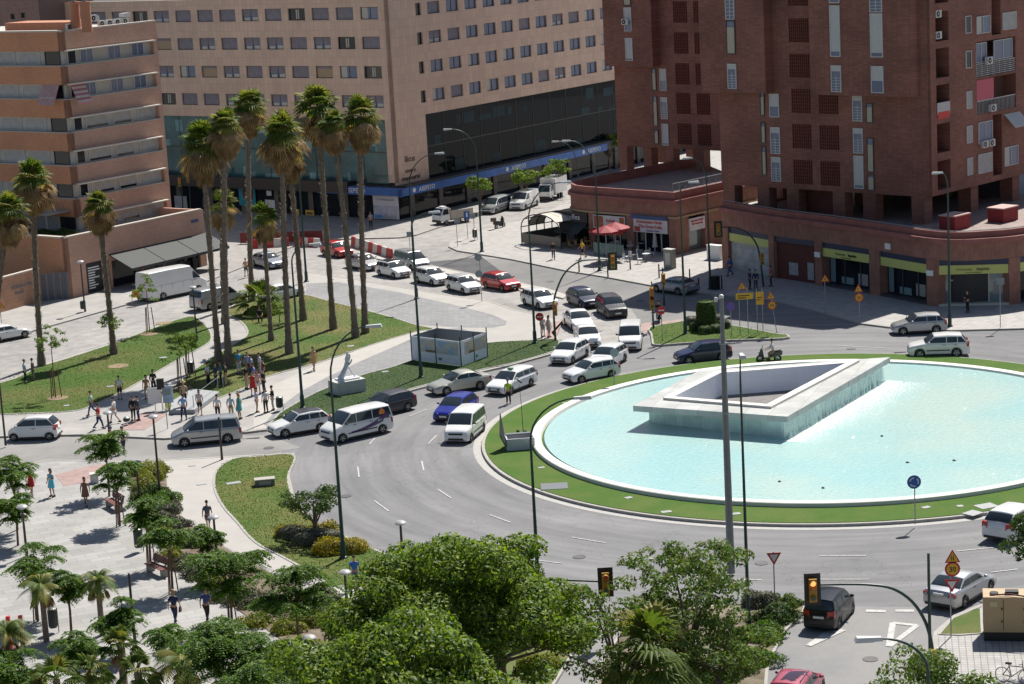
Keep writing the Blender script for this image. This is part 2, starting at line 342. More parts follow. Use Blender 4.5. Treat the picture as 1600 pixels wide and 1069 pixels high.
# lawn left of the roundabout, the white path and the plaza
k3 = [(340,735),(366,717),(400,714),(457,711),(449,741),(450,759),(460,784),(478,806),(500,822),(563,850),(613,871),(700,905),(720,930),(600,935),(560,916),(520,914),(483,891),(437,866),(400,846),(372,815),(350,790),(337,762)]
plz = [(-300,745),(0,732),(75,720),(160,721),(200,723),(400,712),(455,709),(447,745),(458,790),(500,828),(563,856),(613,878),(700,912),(800,960),(905,985),(870,1050),(820,1200),(700,1600),(-1200,1600),(-900,1000)]
sheet('pavement', pxpoly(plz, .12), .12, PLAZA)
ribbon('kerb', pxpoly(plz[0:16], .12), -.03, .22, 0, .14, CONC, closed=False)
gut = pxpoly(plz[6:14], 0, 4, False)
ribbon('road_edge_line', gut, -.35, -.02, 0, .02, mat('gutter_concrete', (.33,.31,.29), .9, n=(4,.2)), closed=False)
ribbon('road_edge_line', gut, -.75, -.6, .004, .022, LINE, closed=False)
sheet('pavement', pxpoly([(196,724),(250,719),(400,712),(366,717),(340,735),(337,762),(350,790),(372,815),(400,846),(437,866),(483,891),(520,914),(600,935),(560,960),(500,920),(400,880),(311,832),(277,801),(262,769),(260,736)], .124), .128, CONC_W)
lawn('lawn', k3, mixmat('lawn_roundside', (.075,.125,.018), (.16,.145,.045), .2, n=(25,.3), bump=(30,.9), lo=.42, hi=.68), z=.15, label='light green lawn with a rounded hedge between white path and roundabout')
sheet('soil', pxpoly([(205,728),(258,734),(262,769),(277,801),(311,832),(400,884),(480,925),(560,965),(520,1010),(440,1000),(330,925),(270,880),(235,830),(205,780)], .13), .15, mixmat('planter_soil', (.12,.085,.06), (.2,.16,.12), 1.2, n=(20,.3)))
sheet('pavement', pxpoly([(86,742),(140,728),(176,724),(140,752),(100,760)], .125), .132, PINKP)
# small island with topiary
isl = [(1019,521),(1015,515),(1021,510),(1056,504),(1075,502),(1140,508),(1210,521),(1228,523),(1222,528),(1130,531),(1060,536),(1025,538),(1021,532)]
lawn('lawn', isl, LAWN, k=3, z=.16, label='small green traffic island with topiary and yellow signs')
# tree island bottom and planted verge
lawn('soil', [(1256,946),(1226,982),(1203,1026),(1194,1072),(1190,1300),(930,1300),(935,1069),(965,1000),(1010,962),(1120,947),(1200,944)], mixmat('verge_soil', (.11,.09,.06), (.20,.17,.12), .8, n=(20,.3)), k=3, label='planted bed with bushes between the two road arms')
lawn('lawn', [(913,985),(906,1000),(880,1040),(862,1069),(840,1200),(700,1200),(700,985),(800,960),(880,968)], mixmat('verge_grass', (.06,.12,.02), (.16,.14,.06), .6, n=(20,.3)), k=0, label='grass verge under the large dense tree')
sheet('pavement', pxpoly([(1462,1020),(1440,1100),(1430,1300),(2000,1300),(2000,940),(1640,930),(1534,947),(1495,963),(1466,988)], .12), .12, gridmat('corner_paving', (.36,.35,.335), (.22,.21,.2), .3, .3, R(10), mortar=.03, vary=.06))
lawn('lawn', [(1469,991),(1490,966),(1531,950),(1533,989),(1500,991)], LAWN_D, k=0, z=.15, label='small grass patch beside the generator')
ribbon('kerb', pxpoly([(1640,930),(1534,947),(1495,963),(1466,988),(1460,1020),(1440,1100)], .12), -.2, .05, 0, .14, CONC, closed=False)
# median strip between the two carriageways
med = pxpoly([(560,392),(640,408),(665,414),(740,430),(812,443),(850,449),(887,461),(880,466),(850,459),(812,449),(740,437),(665,420),(560,398)], .12)
sheet('median', med, .13, mat('median_concrete', (.42,.40,.37), .85, n=(2,.1)))
# island of the fountain
sheet('roundabout_kerb', circ(IR), .17, CONC)
sheet('roundabout_gutter', circ(IR+.55), .012, mat('gutter_white', (.38,.37,.35), .85, n=(3,.1)), z0=0)
o = sheet('lawn', circ(IR-.22), .20, mixmat('lawn_fountain', (.055,.125,.010), (.085,.135,.020), .35, n=(25,.3), bump=(30,.9)), kind='stuff')
tag(o, 'bright green ring of lawn around the fountain pool', 'lawn')

# lane markings
def dash(a, b, w=.14, z=.03):
    A, B = G(*a), G(*b); d = (B-A).normalized(); n = Vector((-d.y, d.x, 0))*w/2
    MK.add([A-n+Vector((0,0,z)), B-n+Vector((0,0,z)), B+n+Vector((0,0,z)), A+n+Vector((0,0,z))], [(0,1,2,3)])
MK = MB()
def arc_dash(r, a0, a1, w=.14, z=.03):
    n = max(2, int(abs(a1-a0)*r/.8)); A = [PC+Vector((math.cos(R(1)*0+a0+(a1-a0)*i/n), math.sin(a0+(a1-a0)*i/n), 0)) * 1 for i in range(n+1)]
    for i in range(n):
        t0, t1 = a0+(a1-a0)*i/n, a0+(a1-a0)*(i+1)/n
        c0, s0, c1, s1 = math.cos(t0), math.sin(t0), math.cos(t1), math.sin(t1)
        MK.add([PC+Vector((c0*(r-w/2), s0*(r-w/2), z)), PC+Vector((c1*(r-w/2), s1*(r-w/2), z)), PC+Vector((c1*(r+w/2), s1*(r+w/2), z)), PC+Vector((c0*(r+w/2), s0*(r+w/2), z))], [(0,1,2,3)])
for a, b in [((684,765),(705,779)),((585,783),(607,799)),((765,805),(798,817)),((893,840),(946,849)),((822,874),(878,881)),((1280,869),(1353,869)),((1495,862),(1555,856)),((1275,906),(1358,906)),((1548,895),(1590,890)),
             ((669,694),(682,681)),((659,721),(662,736)),((559,730),(561,746)),((577,695),(586,685)),((640,651),(667,640)),((860,668),(835,676)),((1010,833+40),(1080,877)),((1100,905),(1190,907)),((1353,955),(1384,956)),((1399,955),(1428,955)),((1170,564),(1270,566)),((1480,585),(1560,592)),((1300,540),(1390,545))]:
    dash(a, b, .10 if a[0] < 1340 or a[0] > 1430 or a[1] < 940 else .35)
for tri in [[(1395,974),(1433,978),(1389,1011)], [(1318,985),(1292,990),(1263,1010)]]:
    for i in range(3): dash(tri[i], tri[(i+1) % 3], .3, .032+.002*i)
struct(MK, 'road_marking', LINE)

# ============================================================ fountain
fo = G(1100, 640, 0); fo.z = 0
FT = empty('fountain', fo, 'large round fountain pool of pale turquoise water with a raised stone rhombus basin', 'fountain')
WZ = .10
tile = mixmat('pool_floor', (.50,.80,.77), (.60,.80,.74), .12, rough=.5, n=(3,.06), lo=.4, hi=.62)
mb = MB(); pr = [(PR, 0), (PR, .42), (PR-.06, .46), (PR-.52, .46), (PR-.60, .42), (PR-.85, -.32)]
n = 160; vs = []
for r, z in pr:
    vs += [PC+Vector((math.cos(2*math.pi*k/n)*r, math.sin(2*math.pi*k/n)*r, z)) for k in range(n)]
mb.add(vs, [(i*n+k, i*n+(k+1) % n, (i+1)*n+(k+1) % n, (i+1)*n+k) for i in range(len(pr)-1) for k in range(n)])
part(mb, 'pool_rim', mat('pool_rim_white', (.70,.675,.64), .55, n=(2,.06)), FT, smooth=30)
part(MB().prism(circ(PR-.8, 160), .205, .22, bottom=False), 'pool_floor', tile, FT)
# rippling water surface, real waves
wm = mat('pool_water', (.50,.80,.78), .08, spec=.5)
nt = wm.node_tree; b = nt.nodes['Principled BSDF']; N, L = nt.nodes.new, nt.links.new
tc = N('ShaderNodeTexCoord'); mp = N('ShaderNodeMapping'); mp.inputs['Scale'].default_value = (1, 1.5, 1); L(tc.outputs['Object'], mp.inputs[0])
t1 = N('ShaderNodeTexNoise'); t1.inputs['Scale'].default_value = 3.2; t1.inputs['Detail'].default_value = 4; t1.inputs['Distortion'].default_value = .6; L(mp.outputs[0], t1.inputs['Vector'])
bp = N('ShaderNodeBump'); bp.inputs['Strength'].default_value = .6; bp.inputs['Distance'].default_value = .10; L(t1.outputs[0], bp.inputs['Height']); L(bp.outputs[0], b.inputs['Normal'])
t2 = N('ShaderNodeTexNoise'); t2.inputs['Scale'].default_value = .09; t2.inputs['Detail'].default_value = 6; L(tc.outputs['Object'], t2.inputs['Vector'])
cr = N('ShaderNodeValToRGB'); e = cr.color_ramp.elements; e[0].position = .38; e[0].color = (.36,.58,.58,1); e[1].position = .64; e[1].color = (.46,.60,.55,1); L(t2.outputs[0], cr.inputs[0])
t3 = N('ShaderNodeTexVoronoi'); t3.feature = 'SMOOTH_F1'; t3.inputs['Scale'].default_value = 4; L(mp.outputs[0], t3.inputs['Vector'])
mr = N('ShaderNodeMapRange'); mr.inputs['From Max'].default_value = .6; mr.inputs['To Min'].default_value = .96; mr.inputs['To Max'].default_value = 1.05; L(t3.outputs['Distance'], mr.inputs[0])
vm = N('ShaderNodeVectorMath'); vm.operation = 'SCALE'; L(cr.outputs[0], vm.inputs[0]); L(mr.outputs[0], vm.inputs['Scale']); L(vm.outputs[0], b.inputs['Base Color'])
part(MB().prism(circ(PR-.84, 160), .30, .33, bottom=False), 'water', wm, FT)
WZ = .33
# rhombus basin
TZ = 1.85
A, B, Cc, D = G(989,634,TZ), G(1092,579,TZ), G(1391,558,TZ), G(1230,651,TZ)
stone = gridmat('basin_stone', (.43,.435,.42), (.25,.26,.25), 1.6, 1.6, R(20), mortar=.02, vary=.08, n=(.8,.15), rough=.5)
def inset(q, ds):
    "inset a quad, one distance per edge"
    out = []; n = len(q); L_ = []
    for i in range(n):
        p, r = q[i], q[(i+1) % n]; d = (r-p).normalized(); nn = Vector((-d.y, d.x, 0)); c = sum(q, Vector())/n
        if (c-p).dot(nn) < 0: nn = -nn
        L_.append((p+nn*ds[i], d))
    for i in range(n):
        p1, d1 = L_[i-1]; p2, d2 = L_[i]; dn = d1.x*d2.y-d1.y*d2.x
        t = ((p2-p1).x*d2.y-(p2-p1).y*d2.x)/dn; out.append(p1+d1*t)
    return out
Q = [A, B, Cc, D]
inn = [G(1036,625,TZ), G(1117,584,TZ), G(1343,566,TZ), G(1205,639,TZ)]
inn2 = inset(inn, [.55]*4)
def ringq(mb, q0, z0, q1, z1, mi=0):
    for i in range(4):
        j = (i+1) % 4
        mb.quad((q0[i].x,q0[i].y,z0),(q0[j].x,q0[j].y,z0),(q1[j].x,q1[j].y,z1),(q1[i].x,q1[i].y,z1), mi)
mb = MB(); ringq(mb, Q, TZ-.38, Q, TZ); ringq(mb, Q, TZ, inn, TZ)
wl = inset(Q, [1.5, .3, .35, .3]); wl[0] = G(1015,661,WZ)+Vector((0,.2,0)); ringq(mb, Q, TZ-.38, wl, TZ-.38)
part(mb, 'stone_lip', stone, FT)
mb = MB(); ringq(mb, wl, WZ-.2, wl, TZ-.37)
part(mb, 'basin_wall', gridmat('basin_wall_tile', (.60,.74,.70), (.54,.68,.64), .6, .3, vary=.08, n=(1,.15), rough=.3), FT)
mb = MB(); ringq(mb, inn, TZ, inn, TZ+.16); ringq(mb, inn, TZ+.16, inn2, TZ+.16); 
part(mb, 'inner_coping', mat('coping_white', (.62,.59,.54), .6, n=(3,.08)), FT)
mb = MB(); ringq(mb, inn2, TZ+.16, inn2, .35); part(mb, 'inner_wall', mat('inner_wall_white', (.84,.86,.90), .6, n=(1,.06)), FT)
part(MB().prism(inn2, .34, .40, bottom=False), 'inner_floor', mat('inner_floor_grey', (.16,.15,.145), .8, n=(2,.2)), FT)
# falling water along the right edge: thin streaks plus foam where it lands
mb = MB(); rnd = random.Random(3); d = (Cc-D); ln = d.length; dn = d.normalized(); nn = Vector((dn.y, -dn.x, 0))
if nn.y > 0: nn = -nn
for i in range(260):
    s = rnd.random()*ln*.93; p = D+dn*s
    if (p-PC).to_2d().length > PR-1.3: continue
    w_ = rnd.uniform(.01,.05); o0 = .01; dz = rnd.uniform(.5, 1)*(TZ-WZ); th = .012; top = TZ-.38-rnd.random()*.25
    k1 = .02+.10*rnd.random(); a = p+nn*o0; c = p+nn*(o0+k1); zb = max(WZ, top-dz)
    mb.hexa([(a+dn*w_)[:2]+(top,), a[:2]+(top,), (a-nn*th)[:2]+(top,), (a+dn*w_-nn*th)[:2]+(top,), (c+dn*w_)[:2]+(zb,), c[:2]+(zb,), (c-nn*th)[:2]+(zb,), (c+dn*w_-nn*th)[:2]+(zb,)])
part(mb, 'falling_water', mat('falling_water', (.62,.78,.76), .25, alpha=.45, spec=.2), FT, fixn=True)
mb = MB()
for i in range(9000):
    s = rnd.random()*ln*.98-.3; q = abs(rnd.gauss(.35, .8)); p = D+dn*s+nn*(-.05+q*(.9+.9*s/ln)); p.z = 0; r_ = rnd.uniform(.02,.06)*(1.25-min(q,2.4)*.35)
    if r_ > .01 and (p-PC).to_2d().length < PR-1.1: mb.add([p+Vector((r_,0,WZ+.008)),p+Vector((0,r_*.7,WZ+.008)),p+Vector((-r_,0,WZ+.008)),p+Vector((0,-r_*.7,WZ+.008)),p+Vector((0,0,WZ+.014))], [(0,1,4),(1,2,4),(2,3,4),(3,0,4)])
tag(part(mb, 'foam', mat('foam_white', (.90,.94,.94), .5), FT), kind='stuff')
for (x, y, rr) in [(1218,753,.1),(1418,723,.12),(1491,720,.12),(1286,763,.1),(1378,682,.1)]:
    p = G(x, y, WZ); mb = MB(); mb.lathe([(rr,0),(rr*.8,.06),(.03,.09)], 8, c=p)
    part(mb, 'nozzle', BLACK, FT)
# ============================================================ buildings
D36 = Vector((.592, .806, 0)); DL = Vector((-.806, .592, 0))
def rz_of(n): return math.atan2(-n.y, -n.x)-math.pi/2
def put(parent, name, me, F_, a, z, off=0, kids=None, label=None):
    "part on a facade, its -y side facing outwards"
    r = parent; base = Vector((0, 0, 0))
    while r: base += r.location; r = r.parent
    o = link(name, me, parent, F_.P(a, z, off)-base, (0, 0, rz_of(F_.n)))
    if label: o['label'] = label
    for k in kids or []: link(k[0], k[1], o, k[2] if len(k) > 2 else (0, 0, 0))
    return o
def punched(mb, F_, a0, a1, z0, z1, ops, n0=-.35, n1=0, mi=0):
    zs = sorted({z0, z1} | {z for o in ops for z in o[2:4] if z0 < z < z1})
    for za, zb in zip(zs, zs[1:]):
        zm = (za+zb)/2; cuts = sorted([(o[0], o[1]) for o in ops if o[2] <= zm <= o[3]]); a = a0
        for c0, c1 in cuts:
            if c0 > a: mb.fbox(F_, a, min(c0, a1), za, zb, n0, n1, mi)
            a = max(a, c1)
        if a < a1: mb.fbox(F_, a, a1, za, zb, n0, n1, mi)
_txt = {}
def text_me(s, size, m, ext=.02):
    k = (s, size, m.name)
    if k in _txt: return _txt[k]
    c = bpy.data.curves.new('lettering', 'FONT'); c.body = s; c.size = size; c.extrude = ext; c.align_x = 'CENTER'; c.resolution_u = 2
    o = bpy.data.objects.new('lettering', c); COL.objects.link(o); dg = bpy.context.evaluated_depsgraph_get()
    me = bpy.data.meshes.new_from_object(o.evaluated_get(dg)); me.name = 'lettering'; bpy.data.objects.remove(o)
    me.transform(Matrix.Rotation(R(90), 4, 'X')); me.materials.clear(); me.materials.append(m); _txt[k] = me; return me

SHUT = gridmat('grey_shutter', (.25, .225, .26), (.17, .155, .18), 5, .09, mortar=.012, vary=.04, vertical=(1, 0, 0))
SHUT_W = gridmat('white_shutter', (.42, .42, .41), (.32, .32, .32), 5, .1, mortar=.012, vary=.03, vertical=(1, 0, 0))
SHUT_C = gridmat('cream_shutter', (.40, .33, .24), (.28, .24, .18), 5, .1, mortar=.012, vary=.03, vertical=(1, 0, 0))
FRM = mat('dark_frame', (.05, .048, .055), .4)
FRM_W = mat('white_frame', (.55, .55, .55), .5)
GL_B = mat('blue_glass', (.15, .18, .27), .12, spec=.6)
CURT = mat('pale_curtain', (.5, .48, .42), .9)
WOODC = mat('tan_blind', (.40, .29, .19), .8)
_wc = {}
def win(w_, h, style='shut', fr=None, pane=None, rnd=random):
    "pane mesh with its frame as sub-part; origin bottom centre"
    fr = fr or FRM; k = (round(w_, 2), round(h, 2), style, fr.name)
    if k in _wc: return _wc[k]
    f = MB(); t = .06
    for a, b, c, d in ((-w_/2, -w_/2+t, 0, h), (w_/2-t, w_/2, 0, h), (-w_/2+t, w_/2-t, 0, t), (-w_/2+t, w_/2-t, h-t, h)): f.box(a, b, -.06, .04, c, d)
    if style in ('glass', 'half', 'open', 'curtain'): f.box(-t/2, t/2, -.05, .03, t, h-t)
    p = MB(); ms = [GL_B, SHUT, CURT, WOODC, SHUT_W, SHUT_C, GLASS]
    lo, hi = -w_/2+t, w_/2-t; b0, b1 = t, h-t
    if style == 'shut': p.box(lo, hi, -.02, .02, b0, b1, 1)
    elif style == 'shutw': p.box(lo, hi, -.02, .02, b0, b1, 4)
    elif style == 'shutw_gap': p.box(lo, hi, -.02, .02, b0+.22, b1, 4); p.box(lo, hi, .0, .03, b0, b0+.22, 6)
    elif style == 'half': p.box(lo, hi, -.02, .02, b0+(b1-b0)*.42, b1, 1); p.box(lo, hi, 0, .03, b0, b0+(b1-b0)*.42, 0); p.box(lo+.15, lo+(hi-lo)*.4, -.01, 0, b0, b0+(b1-b0)*.25, 2); p.box(hi-(hi-lo)*.42, hi-.2, -.01, 0, b0, b0+(b1-b0)*.3, 2)
    elif style == 'tan': p.box(lo, hi, 0, .03, b0, b1, 3); p.box(lo, hi, -.02, 0, b0+(b1-b0)*.8, b1, 1)
    elif style == 'open': p.box(lo, hi, .0, .03, b0, b1, 6); p.box(-.25, .2, -.01, 0, b0+.1, b1-.1, 2)
    elif style == 'curtain': p.box(lo, hi, 0, .03, b0, b1, 0); p.box(lo, lo+(hi-lo)*.35, -.01, 0, b0, b1, 2)
    elif style == 'dark': p.box(lo, hi, 0, .03, b0, b1, 6)
    else: p.box(lo, hi, 0, .03, b0, b1, 0)
    _wc[k] = (p.mesh('window', ms), f.mesh('frame', fr)); return _wc[k]
def putwin(parent, F_, a0, a1, z0, z1, style, off=-.2, fr=None, name='window', label=None):
    p, f = win(a1-a0, z1-z0, style, fr); return put(parent, name, p, F_, (a0+a1)/2, z0, off, [('frame', f)], label)
ac = MB(); ac.box(-.42, .42, -.32, 0, 0, .62, 0); ac.lathe([(.25, -.335), (.25, -.32)], 14, 1, c=(-.1, 0, .31), axis='y'); ac.lathe([(.08, -.345), (.08, -.335)], 8, 0, c=(-.1, 0, .31), axis='y')
AC = ac.mesh('air_conditioner', [mat('ac_white', (.55, .55, .53), .5), BLACK])

# ---------------------------------------------- pink stone office block
O = G(625, 345); NC = Vector((-.592, -.806, 0)); NR = Vector((.806, -.592, 0))
FL, FR = Face(O, DL, NC), Face(O, D36, NR)
OF = empty('office_block', O, 'long pink stone office block with rows of grey windows over a glazed base', 'office building')
PST = (.66, .47, .36); PJ = (.52, .36, .275)
stL = gridmat('pink_stone_a', PST, PJ, .62, 1.0, mortar=.02, vary=.06, vertical=DL, n=(.25, .08))
stR = gridmat('pink_stone_b', PST, PJ, .62, 1.0, mortar=.02, vary=.06, vertical=D36, n=(.25, .08))
rows = [12.47+3.22*k for k in range(4)]; WH = 1.36
lw = [(1.21+3.507*k, 1.21+3.507*k+2.5) for k in range(15)]; rw = [(7.2+3.46*k, 9.47+3.46*k) for k in range(17)]
for F_, wn, a1, st, extra in ((FL, lw, 54.5, stL, []), (FR, rw, 70, stR, [(5.1, 6.05)])):
    mb = MB(); ops = [(a, b, z, z+WH) for a, b in wn+extra for z in rows]; punched(mb, F_, 0 if F_ is FL else 0, a1, 11.15, 24.7, ops)
    if F_ is FL: mb.fbox(F_, 0, 1.24, 4.2, 11.15, -.35, 0)
    else: mb.fbox(F_, 0, 5.7, 3.9, 11.15, -.35, 0)
    part(mb, 'stone_wall', st, OF)
    for zi, z in enumerate(rows):
        sill = MB()
rr = random.Random(11)
sty = ['shut']*7+['half']*3+['tan', 'curtain', 'open']
hid = []
for zi, z in enumerate(rows):
    for k, (a, b) in enumerate(lw):
        if (zi in (0, 1, 2) and k <= 9) or zi == 3: putwin(OF, FL, a, b, z, z+WH, rr.choice(sty), -.22)
        else: hid.append((FL, a, b, z))
    for k, (a, b) in enumerate(rw):
        if k <= 10: putwin(OF, FR, a, b, z, z+WH, rr.choice(['glass', 'glass', 'half', 'shut', 'curtain', 'glass']), -.22)
        else: hid.append((FR, a, b, z))
    putwin(OF, FR, 5.1, 6.05, z, z+WH, 'dark', -.22, name='narrow_window')
mb = MB()
for F_, a, b, z in hid: mb.fbox(F_, a+.02, b-.02, z+.02, z+WH-.02, -.30, -.2)
tag(part(mb, 'window', SHUT, OF), kind='stuff')
# body core, roof
mb = MB(); P0, P1, P2 = O+NC*-.4+NR*-.4, O+DL*54.5+NC*-.4, O+D36*70+NR*-.4
mb.prism([P0, P2, P2+DL*14, P1+D36*16, P1], 0, 24.6, bottom=False); part(mb, 'core', mat('core_dark', (.06, .055, .055), .8), OF)
# teal glass curtain on both sides
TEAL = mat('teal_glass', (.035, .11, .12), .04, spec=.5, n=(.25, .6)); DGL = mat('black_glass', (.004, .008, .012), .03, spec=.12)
MUL = mat('mullion', (.03, .03, .035), .4)
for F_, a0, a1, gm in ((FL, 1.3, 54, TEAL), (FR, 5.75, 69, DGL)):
    g_ = MB(); g_.fbox(F_, a0, a1, 3.95, 11.1, -.34, -.26); gl = part(g_, 'glass_curtain', gm, OF)
    m_ = MB(); k = a0
    while k < a1: m_.fbox(F_, k-.035, k+.035, 3.95, 11.1, -.26, -.22); k += 3.5
    for z in (7.5,): m_.fbox(F_, a0, a1, z-.05, z+.05, -.255, -.215)
    part(m_, 'mullion_grid', MUL, gl)
    # blinds as flat panels scattered over the face of the glass
    for q in range(34):
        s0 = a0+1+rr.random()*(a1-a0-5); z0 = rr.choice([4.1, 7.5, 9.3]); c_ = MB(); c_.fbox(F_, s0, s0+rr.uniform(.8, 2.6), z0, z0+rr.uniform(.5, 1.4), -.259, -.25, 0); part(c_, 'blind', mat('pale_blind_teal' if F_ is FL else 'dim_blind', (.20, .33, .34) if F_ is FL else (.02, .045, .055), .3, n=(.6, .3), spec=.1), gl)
# ground floor: recess, piers and the fascia that runs round the corner
mb = MB()
mb.fbox(FL, 6, 54, 3.05, 4.3, 0, 1.5); part(mb, 'dark_fascia', mat('fascia_brown', (.035, .022, .02), .4), OF)
mb = MB(); mb.fbox(FL, -1.4, 10.6, 2.95, 3.82, 1.0, 1.4); mb.fbox(FR, -1.4, 40, 2.86, 3.72, 1.0, 1.4); 
part(mb, 'blue_fascia', mat('fascia_blue', (.02, .11, .38), .35, n=(.3, .3)), OF)
mb = MB(); mb.fbox(FL, 0, 6, 3.0, 3.9, -.3, .98); mb.fbox(FR, 0, 60, 3.75, 3.92, -.3, 1.3); mb.fbox(FR, 40.05, 69, 3.0, 3.74, -.3, 1.3); part(mb, 'canopy', mat('canopy_dark', (.04, .04, .045), .5), OF)
for F_, a1 in ((FL, 54), (FR, 69)):
    k = 2.0
    while k < a1: mb = MB(); mb.fbox(F_, k, k+.7, 0, 3.9, -.39, .12); k += 5.2; part(mb, 'pier', mat('pier_dark_stone', (.10, .085, .08), .5, n=(2, .2)), OF)
mb = MB(); shop = mat('shop_glass', (.010, .013, .018), .05, spec=.3)
for F_, a1 in ((FL, 54), (FR, 69)): mb.fbox(F_, .05, a1, .1, 2.95, -.38, -.05)
part(mb, 'shop_window', shop, OF)
WTXT = mat('sign_white', (.75, .75, .75), .5); DTXT = mat('sign_dark', (.06, .03, .02), .6); RTXT = mat('sign_red', (.55, .03, .03), .5)
for F_, a, z in ((FL, 5.0, 3.16), (FR, 3.4, 3.05), (FR, 21, 3.05), (FR, 37, 3.05)):
    put(OF, 'lettering', text_me('ASEPEYO', .72, WTXT), F_, a, z, 1.41)
    d_ = MB(); d_.lathe([(.26, 0), (.26, .03)], 12, 0, axis='y'); put(OF, 'emblem', d_.mesh('emblem', WTXT), F_, a+(-2.3 if F_ is FR else 2.3), z+.25, 1.42)
for s_, z, sz in (('ílicus', 6.2, .95), ('centro', 5.0, .7), ('empresarial', 4.2, .7)):
    put(OF, 'lettering', text_me(s_, sz, DTXT), FR, 2.4, z+.1, .03)
b_ = MB(); b_.fbox(FR, -.2, 0, 0, .1, 0, 0)
bb = empty('billboard', FL.P(1.2, 0, .9), 'large pale billboard with a faint landscape under the blue fascia', 'billboard')
mb = MB(); mb.fbox(FL, -.4, 3.1, .25, 2.85, .55, .7); part(mb, 'panel', mixmat('billboard_print', (.42, .42, .50), (.60, .58, .62), .5, rough=.5, n=(3, .05)), bb)
mb = MB(); mb.fbox(FL, -.4, 3.1, 1.75, 2.85, .703, .715); mb.fbox(FL, 1.9, 3.0, .3, .7, .703, .715, 1); part(mb, 'print', [mat('billboard_sky', (.60, .57, .60), .5), mat('billboard_blue', (.06, .25, .55), .5)], bb)
mb = MB()
for q in range(9): a_ = 1.7-q*.22; mb.fbox(FL, a_, a_+.05, .3, .5+.35*rr.random(), .716, .72)
part(mb, 'silhouettes', mat('billboard_ink', (.05, .05, .09), .6), bb)
put(bb, 'lettering', text_me('TU TRANQUILIDAD', .3, mat('ink_grey', (.2, .2, .25), .6)), FL, 1.35, 2.3, .72)
# posters and signs on the left ground floor
for (x0, y0, x1, y1, c, nm) in ((463, 327, 469, 352, (.55, .33, .04), 'orange_poster'), (477, 328, 492, 353, (.55, .33, .04), 'orange_poster'), (372, 291, 400, 322, (.02, .22, .30), 'teal_poster'), (272, 306, 293, 328, (.35, .33, .36), 'photo_poster'), (416, 298, 424, 306, (.6, .6, .6), 'white_sign'), (414, 312, 430, 328, (.55, .55, .58), 'white_sign')):
    a, z1 = FL.px(x0, y0, .2); b, z0 = FL.px(x1, y1, .2); mb = MB(); mb.fbox(FL, b, a, z0, z1, .13, .2); part(mb, nm, mat('poster_%s%d' % (nm, int(c[0]*100)), c, .6, n=(2, .2)), OF)
    if nm == 'orange_poster': mb = MB(); mb.fbox(FL, b+.25, a-.25, z0+.25, z0+.95, .2, .21); mb.fbox(FL, b+.2, a-.2, z1-.5, z1-.25, .2, .21); part(mb, 'print', mat('poster_ink', (.08, .06, .05), .7), OF)
    if nm == 'teal_poster': mb = MB(); mb.lathe([(.85, 0), (.85, .02)], 20, 0, axis='y'); put(OF, 'print', mb.mesh('print', mat('poster_maroon', (.09, .03, .03), .6)), FL, b+1.1, z0+1.4, .23)
# brown brick neighbour behind, top left
NB = empty('brick_neighbour_building', FL.P(58, 0, 0), 'plain brown brick building with two small windows behind the apartment roof', 'building')
bk = gridmat('neighbour_brick', (.30, .185, .15), (.22, .14, .12), .3, .09, mortar=.012, vary=.12, vertical=DL)
fx = Face(FL.P(50.2, 0, 4.2), DL, NC); mb = MB()
ops = [];
for x0, y0, x1, y1 in ((16, 22, 24, 30), (32, 20, 40, 28)):
    a, z1 = fx.px(x0, y0); b, z0 = fx.px(x1, y1); ops.append((b, a, z0, z1))
punched(mb, fx, 0, 16, 4, 29, ops, -.4, 0); part(mb, 'wall', bk, NB)
mb = MB(); mb.fbox(fx, 0, 16, 0, 28.8, -9, -.41); part(mb, 'core', bk, NB)
for o_ in ops: putwin(NB, fx, *o_, 'dark', -.25)

# ---------------------------------------------- apartment block on the left
T0 = G(124, 362, 5.0); T0.z = 0
AL, AR = Face(T0, DL, NC), Face(T0, D36, NR)
AP = empty('apartment_block', T0, 'orange and pink brick apartment block with window bands above a shop with awning', 'apartment building')
ob = gridmat('orange_brick', (.56, .265, .145), (.47, .225, .125), .3, .08, mortar=.012, vary=.10, vertical=DL, n=(.3, .1))
pb = gridmat('pink_brick', (.52, .315, .235), (.44, .265, .20), .3, .08, mortar=.012, vary=.10, vertical=D36, n=(.3, .1))
band = mat('band_grey_render', (.46, .44, .40), .8, n=(.6, .08))
wb = [5.0+3.2*k for k in range(6)]; cutz = [0.0]
mbL, mbR, rec = MB(), MB(), MB()
lwA = [(.9, 3.0, 'dark'), (3.7, 6.6, 'shutw'), (7.2, 10.2, 'shutw'), (10.9, 13.9, 'shutw_gap'), (14.4, 17.2, 'shutw')]
rwA = [(1.0, 2.1, 'dark'), (2.6, 5.6, 'shutw_gap'), (6.3, 8.7, 'shutw_gap'), (9.5, 12.0, 'shutw')]
for z in wb:
    punched(mbL, AL, 0, 22, z+1.38 if z > 5.1 or True else z, z+3.2, [], -.5, 0)
    punched(mbR, AR, 0, 12.75, z+1.38, z+3.2, [], -.5, 0); punched(mbR, AR, 12.2, 12.75, z, z+1.38, [], -.5, 0)
part(mbL, 'brick_band', ob, AP); part(mbR, 'brick_band', pb, AP)
mb = MB(); mb.prism([T0+(NC+NR)*-.5, T0+D36*12.7+NR*-.5+NC*0, T0+D36*12.7+NR*-11, T0+DL*22+NC*-12, T0+DL*22+NC*-.5], 0.2, 24.0, bottom=False)
part(mb, 'recessed_wall', band, AP)
mb = MB(); mb.fbox(AL, -.08, 22, 24.2, 24.36, -.6, .08); mb.fbox(AR, .09, 12.8, 24.2, 24.36, -.6, .08); part(mb, 'parapet_coping', mat('coping_pale', (.48, .42, .36), .8), AP)
rA = random.Random(5)
